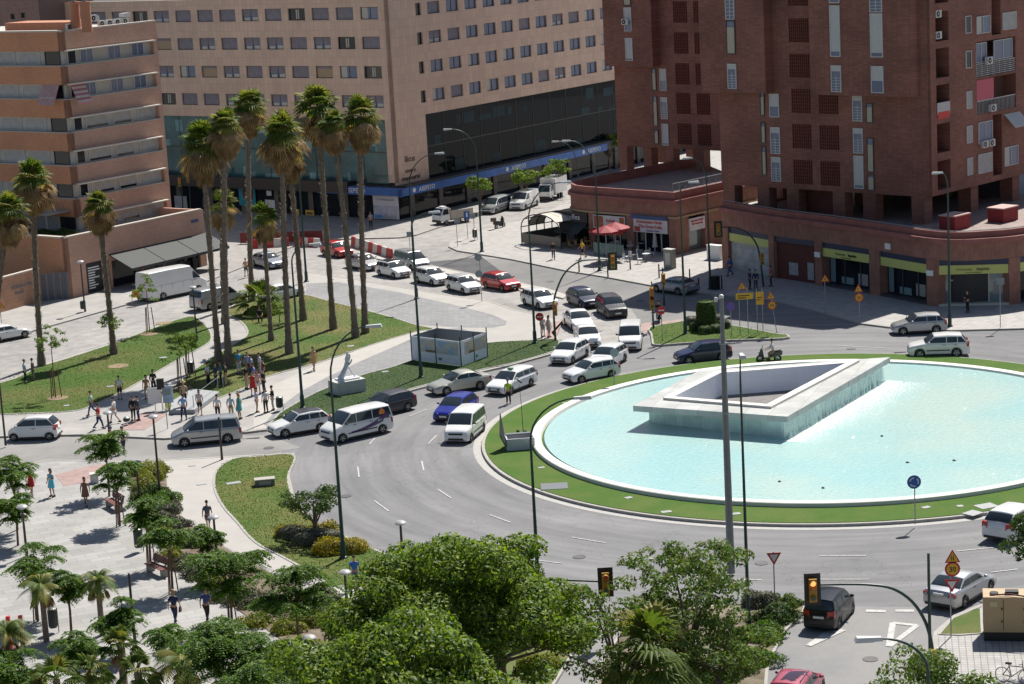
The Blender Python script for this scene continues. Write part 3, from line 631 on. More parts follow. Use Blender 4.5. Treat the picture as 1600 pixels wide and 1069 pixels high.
for i, z in enumerate(wb):
    for j, (a, b, s_) in enumerate(lwA):
        if i in (5, 4) and j == 1: s_ = rA.choice(['glass', 'tan', 'shutw_gap'])
        if j: s_ = rA.choice(['shutw', 'shutw', 'shutw_gap', 'shutw', 'glass' if i > 3 else 'shutw'])
        putwin(AP, AL, a, b, z+.05, z+1.33, s_, -.47, FRM_W if s_ != 'dark' else FRM)
    for j, (a, b, s_) in enumerate(rwA):
        if i >= 4 and j: s_ = 'glass'; b = a+1.7
        putwin(AP, AR, a, b, z+.05, z+1.33, s_, -.47, FRM_W)
    mb = MB(); mb.fbox(AR, .2, 12.0, z+1.36, z+1.47, 0, .55); part(mb, 'sun_ledge', mat('ledge_white', (.66, .62, .54), .6), AP)
    mb = MB(); mb.fbox(AL, .02, 22, z-.06, z+.03, -.46, .04); mb.fbox(AR, .06, 12.7, z-.06, z+.03, -.46, .04); part(mb, 'sill', mat('sill_grey', (.42, .40, .37), .7), AP)
aw = gridmat('striped_awning', (.40, .15, .16), (.55, .45, .42), .22, 9, mortar=.06, vary=.03, vertical=DL)
for F_, a0, a1, nm in ((AL, .9, 3.2, 'awning'), (AR, .6, 2.4, 'awning')):
    mb = MB(); zt = wb[4]+1.4; P = F_.P
    mb.hexa([P(a0,zt-.04,.0),P(a1,zt-.04,.0),P(a1,zt-1.9,.95),P(a0,zt-1.9,.95),P(a0,zt,.02),P(a1,zt,.02),P(a1,zt-1.86,.98),P(a0,zt-1.86,.98)]); part(mb, nm, aw, AP)
# roof: stair tower stub, twin chimneys, a row of air conditioners
mb = MB(); mb.fbox(AL, 1.2, 10, 24.0, 25.0, -5, -2); part(mb, 'roof_room', mat('terracotta_render', (.45, .20, .12), .85, n=(1, .1)), AP)
for a, n_ in ((.6, -2.6), (-.9, -2.6)):
    mb = MB(); c = AL.P(a, 24, n_); mb.lathe([(.5, 0), (.5, 2.7), (.56, 2.75), (.56, 2.9)], 14, 0, c=c); ch = part(mb, 'chimney', mat('terracotta_render', (.45, .20, .12)), AP, smooth=30)
    mb = MB(); mb.lathe([(.2, 2.9), (.2, 3.2), (.34, 3.3), (.05, 3.5)], 10, 0, c=c); part(mb, 'chimney_cap', GREYM, ch)
for k in range(8): put(AP, 'air_conditioner', AC, AR, 2.2+1.05*k, 24.2+(.62 if k in (3,) else 0), -1.2)
mb = MB()
for k in (3, 7): mb.fbox(AR, 2.0+1.05*k, 2.9+1.05*k, 24.9, 25.3, -1.6, -.9)
part(mb, 'roof_unit', mat('ac_white', (.55, .55, .53)), AP)
# podium with terrace
PD0 = G(110, 468, 0); PF = Face(PD0, D36, NR); PDL = Face(PD0, DL, NC)
PH = HZ(PD0, 373)
pf_end = 18.2
mb = MB(); punched(mb, PF, 0, pf_end, 0, PH, [(4.6, 5.3, 0.1, 2.9), (5.6, 17.6, .1, 2.7), (2.3, 4.4, .1, 3.0)], -.4, 0)
part(mb, 'podium_wall', pb, AP)
mb = MB(); mb.fbox(PDL, 0, 26, 0, PH, -.4, 0); part(mb, 'podium_wall', ob, AP)
mb = MB(); mb.prism([PD0+(NC+NR)*-.41, PD0+D36*pf_end+NR*-.41, PD0+D36*pf_end+NR*-7, PD0+D36*6+NR*-26, PD0+DL*26+NC*-.41], .1, PH-.9, bottom=False, top=1); part(mb, 'podium_core', [mat('shop_black', (.02, .02, .022), .5), mat('terrace_floor', (.3, .22, .17), .8)], AP)
mb = MB(); mb.fbox(PF, -.08, pf_end, PH, PH+.14, -.45, .08); mb.fbox(PDL, .09, 26, PH, PH+.14, -.45, .08); part(mb, 'podium_coping', mat('coping_pale', (.48, .42, .36)), AP)
mb = MB(); mb.fbox(PF, pf_end, pf_end+.3, 0, PH, -6, -.0); part(mb, 'end_wall', pb, AP)
# dark display board, glazing, stripes, letters
mb = MB(); mb.fbox(PF, 2.3, 4.4, .1, 3.0, -.35, -.1); sb_ = part(mb, 'menu_board', mat('board_black', (.012, .012, .014), .4), AP)
mb = MB()
for k in range(9): mb.fbox(PF, 2.6, 2.6+rA.uniform(.7, 1.5), .5+.24*k, .62+.24*k, -.1, -.09)
part(mb, 'menu_print', WTXT, sb_)
for k in range(4):
    mb = MB(); mb.fbox(PF, 5.9+3*k, 8.6+3*k, .2, 2.6, -.36, -.28); sw = part(mb, 'shop_window', shop, AP)
    if k: mb = MB(); P = PF.P; mb.add([P(6.5+3*k, .9, -.27), P(6.8+3*k, .9, -.27), P(8.0+3*k, 2.3, -.27), P(7.6+3*k, 2.3, -.27)], [(0,1,2,3)]); mb.add([P(6.0+3*k, .2, -.26), P(8.5+3*k, .2, -.26), P(8.5+3*k, 1.0, -.26), P(6.0+3*k, 1.0, -.26)], [(0,1,2,3)], 1); part(mb, 'window_sticker', [mat('sticker_salmon', (.45, .2, .17), .6), mat('sticker_dark', (.05, .05, .05), .6)], sw)
awd = mat('black_awning', (.035, .04, .042), .75, n=(8, .15))
for k in range(3):
    a0, a1 = 5.3+4.5*k, 9.7+4.5*k; P = PF.P; mb = MB()
    mb.hexa([P(a0,3.35,.02),P(a1,3.35,.02),P(a1,2.15,3.0),P(a0,2.15,3.0),P(a0,3.4,.02),P(a1,3.4,.02),P(a1,2.2,3.0),P(a0,2.2,3.0)])
    mb.hexa([P(a0,1.95,2.96),P(a1,1.95,2.96),P(a1,1.95,3.0),P(a0,1.95,3.0),P(a0,2.15,2.96),P(a1,2.15,2.96),P(a1,2.15,3.0),P(a0,2.15,3.0)]); o = part(mb, 'awning', awd, AP)
    mb = MB(); mb.tube([P(a0+.2,3.2,.05), P(a0+.2,2.1,2.9)], .03); mb.tube([P(a1-.2,3.2,.05), P(a1-.2,2.1,2.9)], .03); part(mb, 'awning_arm', BLACK, o)
put(AP, 'blue_plaque', MB().box(-.5, .5, -.04, 0, 0, .3).mesh('blue_plaque', mat('plaque_blue', (.05, .07, .2), .5)), PF, 17.2, PH-1.1, 0)
# pergola on the terrace
mb = MB(); P = AL.P
for a in (1.5, 5.5, 9.5): mb.fbox(AL, a, a+.12, PH-.9, PH+1.2, 2.6, 2.72)
mb.fbox(AL, 1, 11, PH+1.2, PH+1.32, 0, 3); part(mb, 'pergola', mat('pergola_grey', (.35, .34, .32), .7), AP)
# lower perimeter wall with gate
W0 = G(66, 472, 0); WF = Face(W0, (G(0, 491, 0)-W0)); WF = Face(W0, WF.d, NR if WF.n.dot(NR) > 0 else NR)
wl_ = empty('perimeter_wall', W0, 'low orange brick perimeter wall with raised letters beside the grey gate', 'wall')
mb = MB(); mb.fbox(WF, 0, 16, 0, HZ(W0, 420), -.35, 0); part(mb, 'wall', gridmat('wall_orange_brick', (.47, .26, .17), (.40, .22, .14), .3, .35, mortar=.03, vary=.06, vertical=WF.d), wl_)
mb = MB(); mb.fbox(WF, -.05, 16, HZ(W0, 420), HZ(W0, 420)+.12, -.4, .06); part(mb, 'coping', mat('coping_pale', (.48, .42, .36)), wl_)
put(wl_, 'lettering', text_me('RESIDENCIAL', .5, mat('letter_grey', (.2, .2, .22), .5)), WF, 2.6, 1.9, .03); put(wl_, 'lettering', text_me('PLAZA', .4, mat('letter_grey', (.2, .2, .22))), WF, 3.0, 1.35, .03)
gt = empty('metal_gate', W0, 'grey metal gate of four panels between brick wall and apartment podium', 'gate'); gd = PD0-W0; GF = Face(W0, gd, NR+NC*.2)
for k in range(4):
    L4 = gd.length/4; mb = MB(); mb.fbox(GF, L4*k+.04, L4*(k+1)-.04, .1, 2.6, -.05, 0); o = part(mb, 'gate_panel', mat('gate_grey', (.20, .21, .24), .5), gt)
    mb = MB()
    for q in range(8): mb.fbox(GF, L4*k+.08+q*(L4-.2)/8, L4*k+.12+q*(L4-.2)/8, .15, 2.55, .001, .03)
    part(mb, 'bars', mat('gate_dark', (.12, .125, .15), .5), o)

# ---------------------------------------------- brick towers on the right
TB = (.24, .104, .078); TJ = (.17, .078, .06)
D45, DL45 = Vector((.69, .72, 0)).normalized(), Vector((-.72, .69, 0)).normalized()
NF, NS = Vector((-.69, -.72, 0)).normalized(), Vector((.72, -.69, 0)).normalized()
br1 = gridmat('tower_brick_a', TB, TJ, .5, .16, mortar=.02, vary=.16, vertical=DL45, n=(.22, .26))
br2 = gridmat('tower_brick_b', TB, TJ, .5, .16, mortar=.02, vary=.16, vertical=D45, n=(.22, .26))
LATD = mat('lattice_dark', (.02, .010, .008), .9)
def lattice(w_, h):
    mb = MB(); n_ = int(w_/.22)
    mb.box(-w_/2, w_/2, -.01, .02, 0, h, 1)
    for k in range(n_+1): x = -w_/2+w_*k/n_; mb.box(x-.05, x+.05, -.09, -.011, 0, h, 0)
    q = .22
    while q < h: mb.box(-w_/2, w_/2, -.075, -.012, q-.035, q+.035, 0); q += .3
    return mb.mesh('lattice_panel', [mat('lattice_brick', (.15, .045, .03), .9, n=(4, .2)), LATD])
BAL = mat('balcony_rail', (.45, .45, .45), .5); PINK = mat('pink_cloth', (.55, .13, .16), .8); BLIND = mat('white_blind', (.50, .50, .49), .8, n=(3, .06)); CREAM = mat('cream_panel', (.46, .42, .32), .8, n=(3, .06))
def strip(parent, F_, a0, a1, z0, z1, kind_, off=.02):
    "a tall window strip: roller box, pane with bars, coloured panel"
    w_, h = a1-a0, z1-z0; f = MB(); t = .07
    for a, b, c, d in ((-w_/2, -w_/2+t, 0, h), (w_/2-t, w_/2, 0, h), (-w_/2+t, w_/2-t, 0, t), (-w_/2+t, w_/2-t, h-t, h)): f.box(a, b, -.07, .03, c, d)
    if kind_ == 'bars':
        for q in range(1, 6): f.box(-w_/2+t, w_/2-t, -.06, -.02, h*.62*q/6, h*.62*q/6+.04)
        f.box(-.03, .03, -.05, .0, 0, h*.62)
    p = MB(); x0, x1 = -w_/2+t, w_/2-t
    if kind_ == 'bars': p.box(x0, x1, 0, .03, t, h*.78, 0); p.box(x0, x1, -.03, .0, h*.78, h-t, 1)
    elif kind_ == 'blind': p.box(x0, x1, -.02, .02, h*.1, h-t, 1); p.box(x0, x1, 0, .03, t, h*.1, 0)
    elif kind_ == 'cream': p.box(x0, x1, -.02, .02, t, h*.8, 2); p.box(x0, x1, 0, .03, h*.8, h-t, 0)
    elif kind_ == 'mid': p.box(x0, x1, -.02, .02, h*.45, h-t, 1); p.box(x0, x1, 0, .03, t, h*.45, 0)
    return put(parent, 'window', p.mesh('window', [GL_B, BLIND, CREAM]), F_, (a0+a1)/2, z0, off, [('frame', f.mesh('frame', FRM_W if kind_ != 'cream' else FRM))])
Tq = G(1435, 349, 5.2)
TW = empty('brick_tower', (Tq.x, Tq.y, 0), 'tall dark red brick apartment tower with lattice panels on pillars above the curved shops', 'apartment tower')
TF = Face(Tq, DL45, NF); cS = TF.P(-1.14, 0); TS = Face(cS, D45, NS)
TOP = 26.6; ZB = 7.5
def up(F_, z): return z
latt = [(9.0, 10.15+.95, 0)]
lo_l = [(10.95, 13.05), (8.0, 10.1)]; hi_l = [(10.95, 13.15), (9.05, 10.15)]
oplo = []; 
for a, b in lo_l:
    for z in (8.0, 11.2, 14.35): oplo.append((a, b, z, z+2.15))
for a, b in hi_l:
    for z in (17.5, 20.6, 23.8): oplo.append((a, b, z, z+2.1))
mb = MB(); punched(mb, TF, -1.14, 21.2, ZB, TOP, oplo, -.45, 0); part(mb, 'front_wall', br1, TW)
for a, b, z0, z1 in oplo: put(TW, 'lattice_panel', lattice(b-a, z1-z0), TF, (a+b)/2, z0, -.1)
for a0, a1, zs in ((5.5, 6.5, [(13.8, 16.1, 'bars'), (11.0, 13.2, 'bars'), (7.9, 10.8, 'blind')]), (4.4, 5.1, [(13.7, 15.4, 'cream'), (9.4, 12.4, 'cream'), (7.8, 9.2, 'cream')]), (14.4, 15.45, [(13.9, 16.0, 'mid'), (10.6, 13.0, 'bars'), (8.1, 10.3, 'bars')]), (16.0, 16.5, [(14.0, 16.1, 'cream'), (11.5, 13.4, 'cream'), (8.6, 11.2, 'cream')])):
    for z0, z1, k in zs: strip(TW, TF, a0, a1, z0, z1, k)
# projecting upper blocks
for a0, a1 in ((14.9, 22.2), (.9, 10.0)):
    mb = MB(); mb.fbox(TF, a0, a1, 16.15, TOP, .002, 1.25); part(mb, 'projecting_block', br1, TW)
for q in range(6):    # the rounded shoulder at the right end of the front block
    a_ = R(90*q/6); a2 = R(90*(q+1)/6)
mb = MB(); c0 = [(0.898, .002), (.898, 1.25)]+[(.9-1.25*math.sin(R(15*k)), .003+1.245*math.cos(R(15*k))) for k in range(1, 7)]
P3 = [TF.P(a, 0, n_) for a, n_ in c0]; mb.prism([(p.x, p.y) for p in P3], 16.15, TOP); part(mb, 'rounded_shoulder', br1, TW, fixn=True)
for a0, a1, zs in ((6.75, 7.8, [(16.45, 18.75, 'bars'), (19.5, 23.9, 'blind'), (24.1, 26, 'mid')]), (2.4, 3.65, [(16.45, 18.75, 'mid'), (19.5, 23.2, 'blind'), (23.3, 26, 'bars')]), (18.1, 19.1, [(16.5, 18.75, 'bars'), (19.6, 22.6, 'cream'), (22.7, 26, 'bars')])):
    for z0, z1, k in zs: strip(TW, TF, a0, a1, z0, z1, k, 1.27)
fe = Face(TF.P(22.2, 0, 1.25), -NF, NF.cross(Vector((0,0,1))))
# side (right) face
so_ = [(1.35, 3.4, z, z+2.5) for z in (7.9, 11.1, 14.4, 17.5, 20.6, 23.8)]+[(7.75, 14.3, 13.7, 20.0)]+[(10.35, 11.85, 8.0, 13.4), (10.35, 11.85, 20.4, 26)]
mb = MB(); punched(mb, TS, .01, 16.2, ZB, TOP, so_, -1.3, 0); part(mb, 'side_wall', br2, TW)
for z, st_ in ((7.9, 'blind'), (11.1, 'mid'), (14.4, 'bars'), (17.5, 'bars'), (20.6, 'mid')): strip(TW, TS, 1.5, 2.6, z+.1, z+2.3, st_, -1.0)
for z in (21.1, 14.9, 22.9): put(TW, 'air_conditioner', AC, TS, 1.9, z-.3, -.3)
for z in (20.9, 17.9, 14.4, 11.4, 8.6): putwin(TW, TS, 6.0, 6.9, z, z+1.5, 'shutw' if z < 16 else 'dark', .03, FRM_W)
for a0, a1, z0, z1, s_ in ((7.8, 10.0, 20.7, 22.2, 'curtain'), (7.9, 10.2, 11.1, 13.0, 'glass'), (7.8, 10.1, 8.5, 10.2, 'shutw'), (12.1, 14.4, 20.7, 22.2, 'shutw'), (12.2, 14.5, 8.6, 10.3, 'curtain')): putwin(TW, TS, a0, a1, z0, z1, s_, .03, FRM_W)
for a in (8.6, 9.7): put(TW, 'air_conditioner', AC, TS, a, 10.75, .06)
# the two glazed and railed balconies
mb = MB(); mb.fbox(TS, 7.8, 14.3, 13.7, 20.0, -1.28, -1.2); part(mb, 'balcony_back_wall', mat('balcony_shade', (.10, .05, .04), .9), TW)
mb = MB(); mb.fbox(TS, 7.76, 14.29, 16.75, 16.95, -1.19, .0); part(mb, 'balcony_floor', br2, TW)
for z0, a0, a1 in ((16.95, 7.8, 10.6), (16.95, 10.7, 14.2), (13.72, 7.8, 10.6), (13.72, 10.7, 14.2)):
    mb = MB(); mb.fbox(TS, a0, a1, z0+1.1, z0+1.18, -.08, 0); k = a0
    if z0 > 15:
        for q in range(6): mb.fbox(TS, a0, a1, z0+.08+q*.17, z0+.14+q*.17, -.06, -.02)
    while k < a1: mb.fbox(TS, k, k+.04, z0, z0+1.1, -.055, -.025); k += .22 if z0 < 15 else .9
    part(mb, 'balcony_railing', BAL, TW)
for a0, a1 in ((7.8, 9.6), (10.8, 13.9)): putwin(TW, TS, a0, a1, 18.2, 19.9, 'glass', -.12, FRM_W, name='balcony_glazing')
mb = MB(); mb.fbox(TS, 7.8, 10.6, 14.9, 16.7, -.12, -.02); part(mb, 'pink_awning', PINK, TW)
for a, z in ((9.4, 18.0), (9.9, 13.8)): put(TW, 'air_conditioner', AC, TS, a, z, .1)
for F_, a0, a1, z, nm, m_ in ((TS, 12.3, 14.9, 13.2, 'awning', BLIND),):
    P = F_.P; mb = MB(); mb.hexa([P(a0,z,0),P(a1,z,0),P(a1,z-1.1,1.1),P(a0,z-1.1,1.1),P(a0,z+.05,0),P(a1,z+.05,0),P(a1,z-1.05,1.12),P(a0,z-1.05,1.12)]); part(mb, nm, m_, TW)
mb = MB(); mb.fbox(TS, 1.5, 3.3, 14.0, 14.6, -.02, .06); part(mb, 'red_awning', mat('awning_red', (.6, .06, .05), .7), TW)
mb = MB(); mb.fbox(TS, 1.4, 3.4, 14.4, 15.4, .01, .05); part(mb, 'balcony_railing', BAL, TW)
# core, soffit, pillars
mb = MB(); c = [TF.P(-1.12+1.3, 0, -1.32), TF.P(21.15, 0, -.46), TF.P(21.15, 0, -17), TF.P(-1.12+1.3, 0, -17)]
c = [TF.P(.2, 0, -.46), TF.P(21.15, 0, -.46), TF.P(21.15, 0, -16.1), TF.P(.2, 0, -16.1)]; mb.prism([(p.x, p.y) for p in c], ZB+.05, TOP-.2); part(mb, 'tower_core', br2, TW, fixn=True)
for a, n_ in ((0, -.6), (5.0, -.6), (8.2, -.6), (13.2, -.6), (16.5, -.6), (20.4, -.6), (0, -8), (5, -8), (11, -8), (0, -15), (7, -15), (20.4, -8), (15, -15)):
    mb = MB(); mb.fbox(TF, a-.65, a+.65, 4.9, ZB, n_-.6, n_+.6); part(mb, 'pillar', br1, TW)
mb = MB(); mb.fbox(TF, 9.2, 13, 4.95, ZB, -3, -1.6); part(mb, 'lobby_wall', mat('lobby_red', (.16, .045, .035), .8, n=(1, .2)), TW)
# second, farther tower
T2q = G(1053, 266, 5.2); T2 = empty('brick_tower', (T2q.x, T2q.y, 0), 'narrower dark brick tower standing farther back over the restaurant terrace', 'apartment tower')
F2 = Face(T2q, DL45, NF); ops2 = [(a, b, z, z+2.2) for a, b in ((-2.6, -.7), (-5.2, -3.4)) for z in (8.0, 11.2, 14.3, 17.5, 20.7, 23.9)]
mb = MB(); punched(mb, F2, -6.5, 7.7, ZB, TOP+1, ops2, -.45, 0); part(mb, 'front_wall', br1, T2)
for a, b, z0, z1 in ops2: put(T2, 'lattice_panel', lattice(b-a, z1-z0), F2, (a+b)/2, z0, -.1)
mb = MB(); mb.fbox(F2, 1.25, 7.9, 16.2, TOP+1, .002, 1.25); part(mb, 'projecting_block', br1, T2)
mb = MB(); c = [F2.P(-6.4, 0, -.46), F2.P(7.6, 0, -.46), F2.P(7.6, 0, -13), F2.P(-6.4, 0, -13)]; mb.prism([(p.x, p.y) for p in c], ZB+.05, TOP); part(mb, 'tower_core', br2, T2, fixn=True)
for a0, a1, z0, z1, k, off in ((3.9, 4.9, 16.8, 19.2, 'blind', 1.27), (3.9, 4.9, 19.9, 22.4, 'mid', 1.27), (3.9, 4.9, 22.6, 24.5, 'cream', 1.27), (1.9, 2.5, 13.6, 15.9, 'cream', .02), (.5, 1.4, 13.6, 15.9, 'mid', .02), (1.9, 2.5, 9.8, 13, 'cream', .02), (.5, 1.4, 10.6, 12.9, 'bars', .02), (1.9, 2.5, 7.9, 9.4, 'cream', .02), (.5, 1.4, 7.8, 10.1, 'blind', .02)): strip(T2, F2, a0, a1, z0, z1, k, off)
put(T2, 'air_conditioner', AC, F2, 4.6, 20.6, 1.3)
for a, n_ in ((7.0, -.6), (3.6, -.6), (.6, -.6), (-3.5, -.6), (7, -7), (2, -7), (-3.5, -7), (7, -12), (0, -12)):
    mb = MB(); mb.fbox(F2, a-.55, a+.55, 4.9, ZB, n_-.55, n_+.55); part(mb, 'pillar', br1, T2)

# ---------------------------------------------- curved shop podium under the big tower
fp = [G(1130,420),G(1211,437),G(1275,447),G(1362,462),G(1450,479),G(1500,483),G(1545,481),G(1590,477),G(1680,462),G(1800,440)]
PB = empty('shop_podium', fp[3], 'low curved brick shop podium with yellow and navy fascias below the tower', 'shopping podium')
fine = smooth_poly([(p.x, p.y) for p in fp], 5, False)
bkp = [TF.P(22, 0, -20), TF.P(23.2, 0, -1)]
mb = MB(); n_ = len(fine); cv = [Vector((p.x, p.y, 0)) for p in fine]
def cring(mb, z0, z1, o0, o1, i0=0, i1=None, mi=0):
    i1 = n_ if i1 is None else i1; a = offset(cv, o0, False); b = offset(cv, o1, False)
    for i in range(i0, i1-1):
        mb.hexa([(*a[i].xy, z0), (*a[i+1].xy, z0), (*b[i+1].xy, z0), (*b[i].xy, z0), (*a[i].xy, z1), (*a[i+1].xy, z1), (*b[i+1].xy, z1), (*b[i].xy, z1)], mi)
sgn = 1 if (offset(cv, 1, False)[8]-cv[8]).y > 0 else -1   # inward
dk = mat('podium_brick', (.27, .13, .098), .9, n=(.8, .2), n2=(5, .2, (1, 1, .25)))
mb = MB(); cring(mb, 3.95, 5.35, 0, .5*sgn); part(mb, 'brick_band', dk, PB, fixn=True)
mb = MB(); cring(mb, 5.35, 5.75, -.35*sgn, .5*sgn); part(mb, 'cornice', mat('cornice_red', (.26, .10, .085), .85, n=(1, .2)), PB, fixn=True)
mb = MB(); cring(mb, 5.75, 6.25, .15*sgn, .4*sgn); part(mb, 'parapet', mat('cornice_red', (.26, .10, .085)), PB, fixn=True)
mb = MB(); a = offset(cv, .5*sgn, False)
poly = [(p.x, p.y) for p in a]+[TF.P(-30, 0, -25).xy[:], TF.P(22, 0, -25).xy[:]]
mb.prism([(p[0], p[1]) for p in poly], 4.6, 5.15); part(mb, 'terrace_floor', gridmat('terrace_tiles', (.27, .21, .19), (.2, .16, .15), .6, .6, R(45), vary=.1), PB, fixn=True)
mb = MB(); poly = [(p.x, p.y) for p in offset(cv, 1.3*sgn, False)]+[TF.P(-29, 0, -24).xy[:], TF.P(21, 0, -24).xy[:]]; mb.prism([(p[0], p[1]) for p in poly], .15, 4.59); part(mb, 'shop_interior', mat('shop_inside', (.03, .028, .03), .6), PB, fixn=True)
mb = MB(); e = offset(cv, .3*sgn, False); mb.tube([Vector((p.x, p.y, 6.33)) for p in e], .035, 6); part(mb, 'handrail', GREYM, PB)
NAVY = mat('fascia_navy', (.02, .03, .075), .5); YEL = mat('fascia_yellow', (.50, .52, .16), .5)
bays = [(1140, 1203, 'shutter'), (1211, 1275, 'closed'), (1286, 1360, 'glass'), (1376, 1449, 'glass'), (1467, 1577, 'entrance'), (1594, 1680, 'glass')]
def curve_at(px):
    best = None
    for i in range(n_-1):
        x0, x1 = proj(cv[i])[0], proj(cv[i+1])[0]
        if x0 <= px <= x1: t = (px-x0)/(x1-x0); return i+t
    return 0 if px < 1200 else n_-1.001
def cpt(t): i = min(int(t), n_-2); return cv[i].lerp(cv[i+1], t-i)
last = 0; brk = []
for x0, x1, kd in bays:
    p, q = cpt(curve_at(x0)), cpt(curve_at(x1)); f_ = Face(p, q-p, -(cv[8]-cv[8])+NF+NS*.3); L_ = (q-p).length
    mb = MB(); mb.fbox(f_, 0, L_, 3.45, 3.96, -.3, -.12); part(mb, 'navy_fascia', NAVY, PB)
    if kd != 'closed':
        mb = MB(); mb.fbox(f_, 0, L_, 2.72, 3.45, -.3, -.08); part(mb, 'yellow_fascia', YEL, PB)
    if kd in ('glass', 'entrance'):
        if x0 in (1286, 1467):
            put(PB, 'lettering', text_me('Tecnocasa', .30, mat('ink_green', (.16, .17, .05), .6)), f_, L_/2-.75, 3.02, -.06); put(PB, 'lettering', text_me('Impulsa', .34, BLACK), f_, L_/2+.75, 3.02, -.05)
            put(PB, 'lettering', text_me('servicios inmobiliarios', .14, mat('ink_green', (.16, .17, .05))), f_, L_/2, 2.8, -.06)
        mb = MB(); mb.fbox(f_, .05, L_-.05, .3, 2.7, -.95, -.9); part(mb, 'shop_window', shop if kd == 'glass' else mat('pale_shop_glass', (.16, .22, .24), .08, spec=1), PB)
        mb = MB(); mb.fbox(f_, 0, L_, .12, .3, -1, .0)
        cols = (0, .33, .66, 1) if kd == 'glass' else (0, .17, .30, .47, .72, 1)
        for k in cols: mb.fbox(f_, max(0, k*L_-.05), min(L_, k*L_+.05), .3, 2.7, -.9, -.8)
        mb.fbox(f_, 0, L_, 2.62, 2.72, -.9, -.8)
        if kd == 'entrance': mb.fbox(f_, .17*L_, .47*L_, 2.05, 2.15, -.9, -.8)
        part(mb, 'shop_frame', FRM if kd == 'glass' else mat('frame_cream', (.5, .48, .4), .5), PB)
        if kd == 'glass':
            mb = MB(); mb.fbox(f_, .1, .7, .4, 2.6, -.89, -.86, 0); mb.fbox(f_, L_*.6, L_*.8, .5, 1.5, -.89, -.86, 1); mb.fbox(f_, L_*.25, L_*.5, .4, 1.0, -.89, -.86, 0); part(mb, 'display', [mat('pale_blue_display', (.16, .25, .28), .5), mat('poster_pale', (.3, .3, .28), .6)], PB)
        else:
            mb = MB(); mb.fbox(f_, L_*.78, L_*.9, .9, 1.9, -.89, -.86, 0); part(mb, 'display', [mat('poster_pale', (.3, .3, .28), .6)], PB)
    elif kd == 'shutter':
        mb = MB(); mb.fbox(f_, 0, L_, .12, 2.72, -.4, -.3); part(mb, 'roller_shutter', gridmat('roller_white', (.45, .46, .46), (.3, .3, .3), 9, .12, mortar=.015, vertical=DL45, n=(1.2, .25)), PB)
    else:
        mb = MB(); mb.fbox(f_, 0, L_, .12, 3.45, -.4, -.3); o = part(mb, 'boarded_front', mat('boarded_maroon', (.10, .028, .022), .8, n=(1, .2)), PB)
        mb = MB(); mb.fbox(f_, L_*.3, L_*.52, .6, 1.7, -.299, -.28); mb.fbox(f_, L_*.75, L_*.9, .4, 1.9, -.299, -.28); part(mb, 'poster', mat('torn_poster', (.33, .33, .35), .8, n=(5, .3)), o)
edges = [1130, 1140, 1203, 1211, 1275, 1286, 1360, 1376, 1449, 1467, 1577, 1594]
for i in range(0, len(edges), 2):
    p, q = cpt(curve_at(edges[i])), cpt(curve_at(edges[i+1])); f_ = Face(p, q-p, NF+NS*.3); mb = MB(); mb.fbox(f_, 0, (q-p).length, .12, 3.96, -.9, .06); part(mb, 'brick_pier', dk, PB)
    if i in (4, 8): put(PB, 'wall_sign', MB().box(-.35, .35, -.05, 0, 0, .45).mesh('wall_sign', WTXT), f_, .4, 2.6, .1)
f_ = Face(fp[3], fp[4]-fp[3], NF); put(PB, 'wall_plaque', MB().box(-.35, .35, -.04, 0, 0, .5).mesh('wall_plaque', WTXT), f_, 2.2, 4.2, 0)
# left flank of podium
fl_ = Face(fp[0], D45, -NS); mb = MB(); mb.fbox(fl_, 0, 14, .1, 5.35, -.4, 0); part(mb, 'flank_wall', dk, PB)
# two red vent boxes on the terrace
for (x, y), l in (((1492, 357), 'red roof box with a pink lid nearer the tower pillar'), ((1567, 345), 'red roof box farther right and back on the terrace')):
    p = G(x, y, 5.15); r_ = empty('roof_box', p, l, 'vent box', 'red boxes on the podium terrace', 0); mb = MB(Matrix.Translation(p) @ Matrix.Rotation(R(43), 4, 'Z'))
    mb.box(-1.1, 1.1, -.8, .8, 0, 1.15); part(mb, 'box_body', mat('box_red', (.25, .03, .03), .8, n=(1, .15)), r_)
    mb = MB(Matrix.Translation(p) @ Matrix.Rotation(R(43), 4, 'Z')); mb.box(-1.15, 1.15, -.85, .85, 1.15, 1.25); part(mb, 'lid', mat('lid_pink', (.52, .33, .30), .8), r_)
# grey neighbour at the right edge
p = TS.P(16.3, 0, -2); NB2 = empty('grey_neighbour_building', p, 'pale grey glazed building edge beyond the brick tower', 'building'); f_ = Face(p, D45, NS)
mb = MB(); ops = [(1, 3.2, z, z+2.2) for z in (8, 11.3, 14.6, 17.9, 21.2, 24.5)]+[(4, 6.2, z, z+2.2) for z in (8, 11.3, 14.6, 17.9, 21.2, 24.5)]; punched(mb, f_, 0, 22, 0, 31, ops, -.4, 0); part(mb, 'wall', mat('grey_render', (.22, .24, .28), .8, n=(.5, .1)), NB2)
mb = MB(); mb.fbox(f_, 0, 22, 0, 30.8, -14, -.41); part(mb, 'core', mat('grey_render_dark', (.1, .1, .12), .8), NB2)
for o_ in ops: putwin(NB2, f_, *o_, 'glass', -.25, FRM_W)

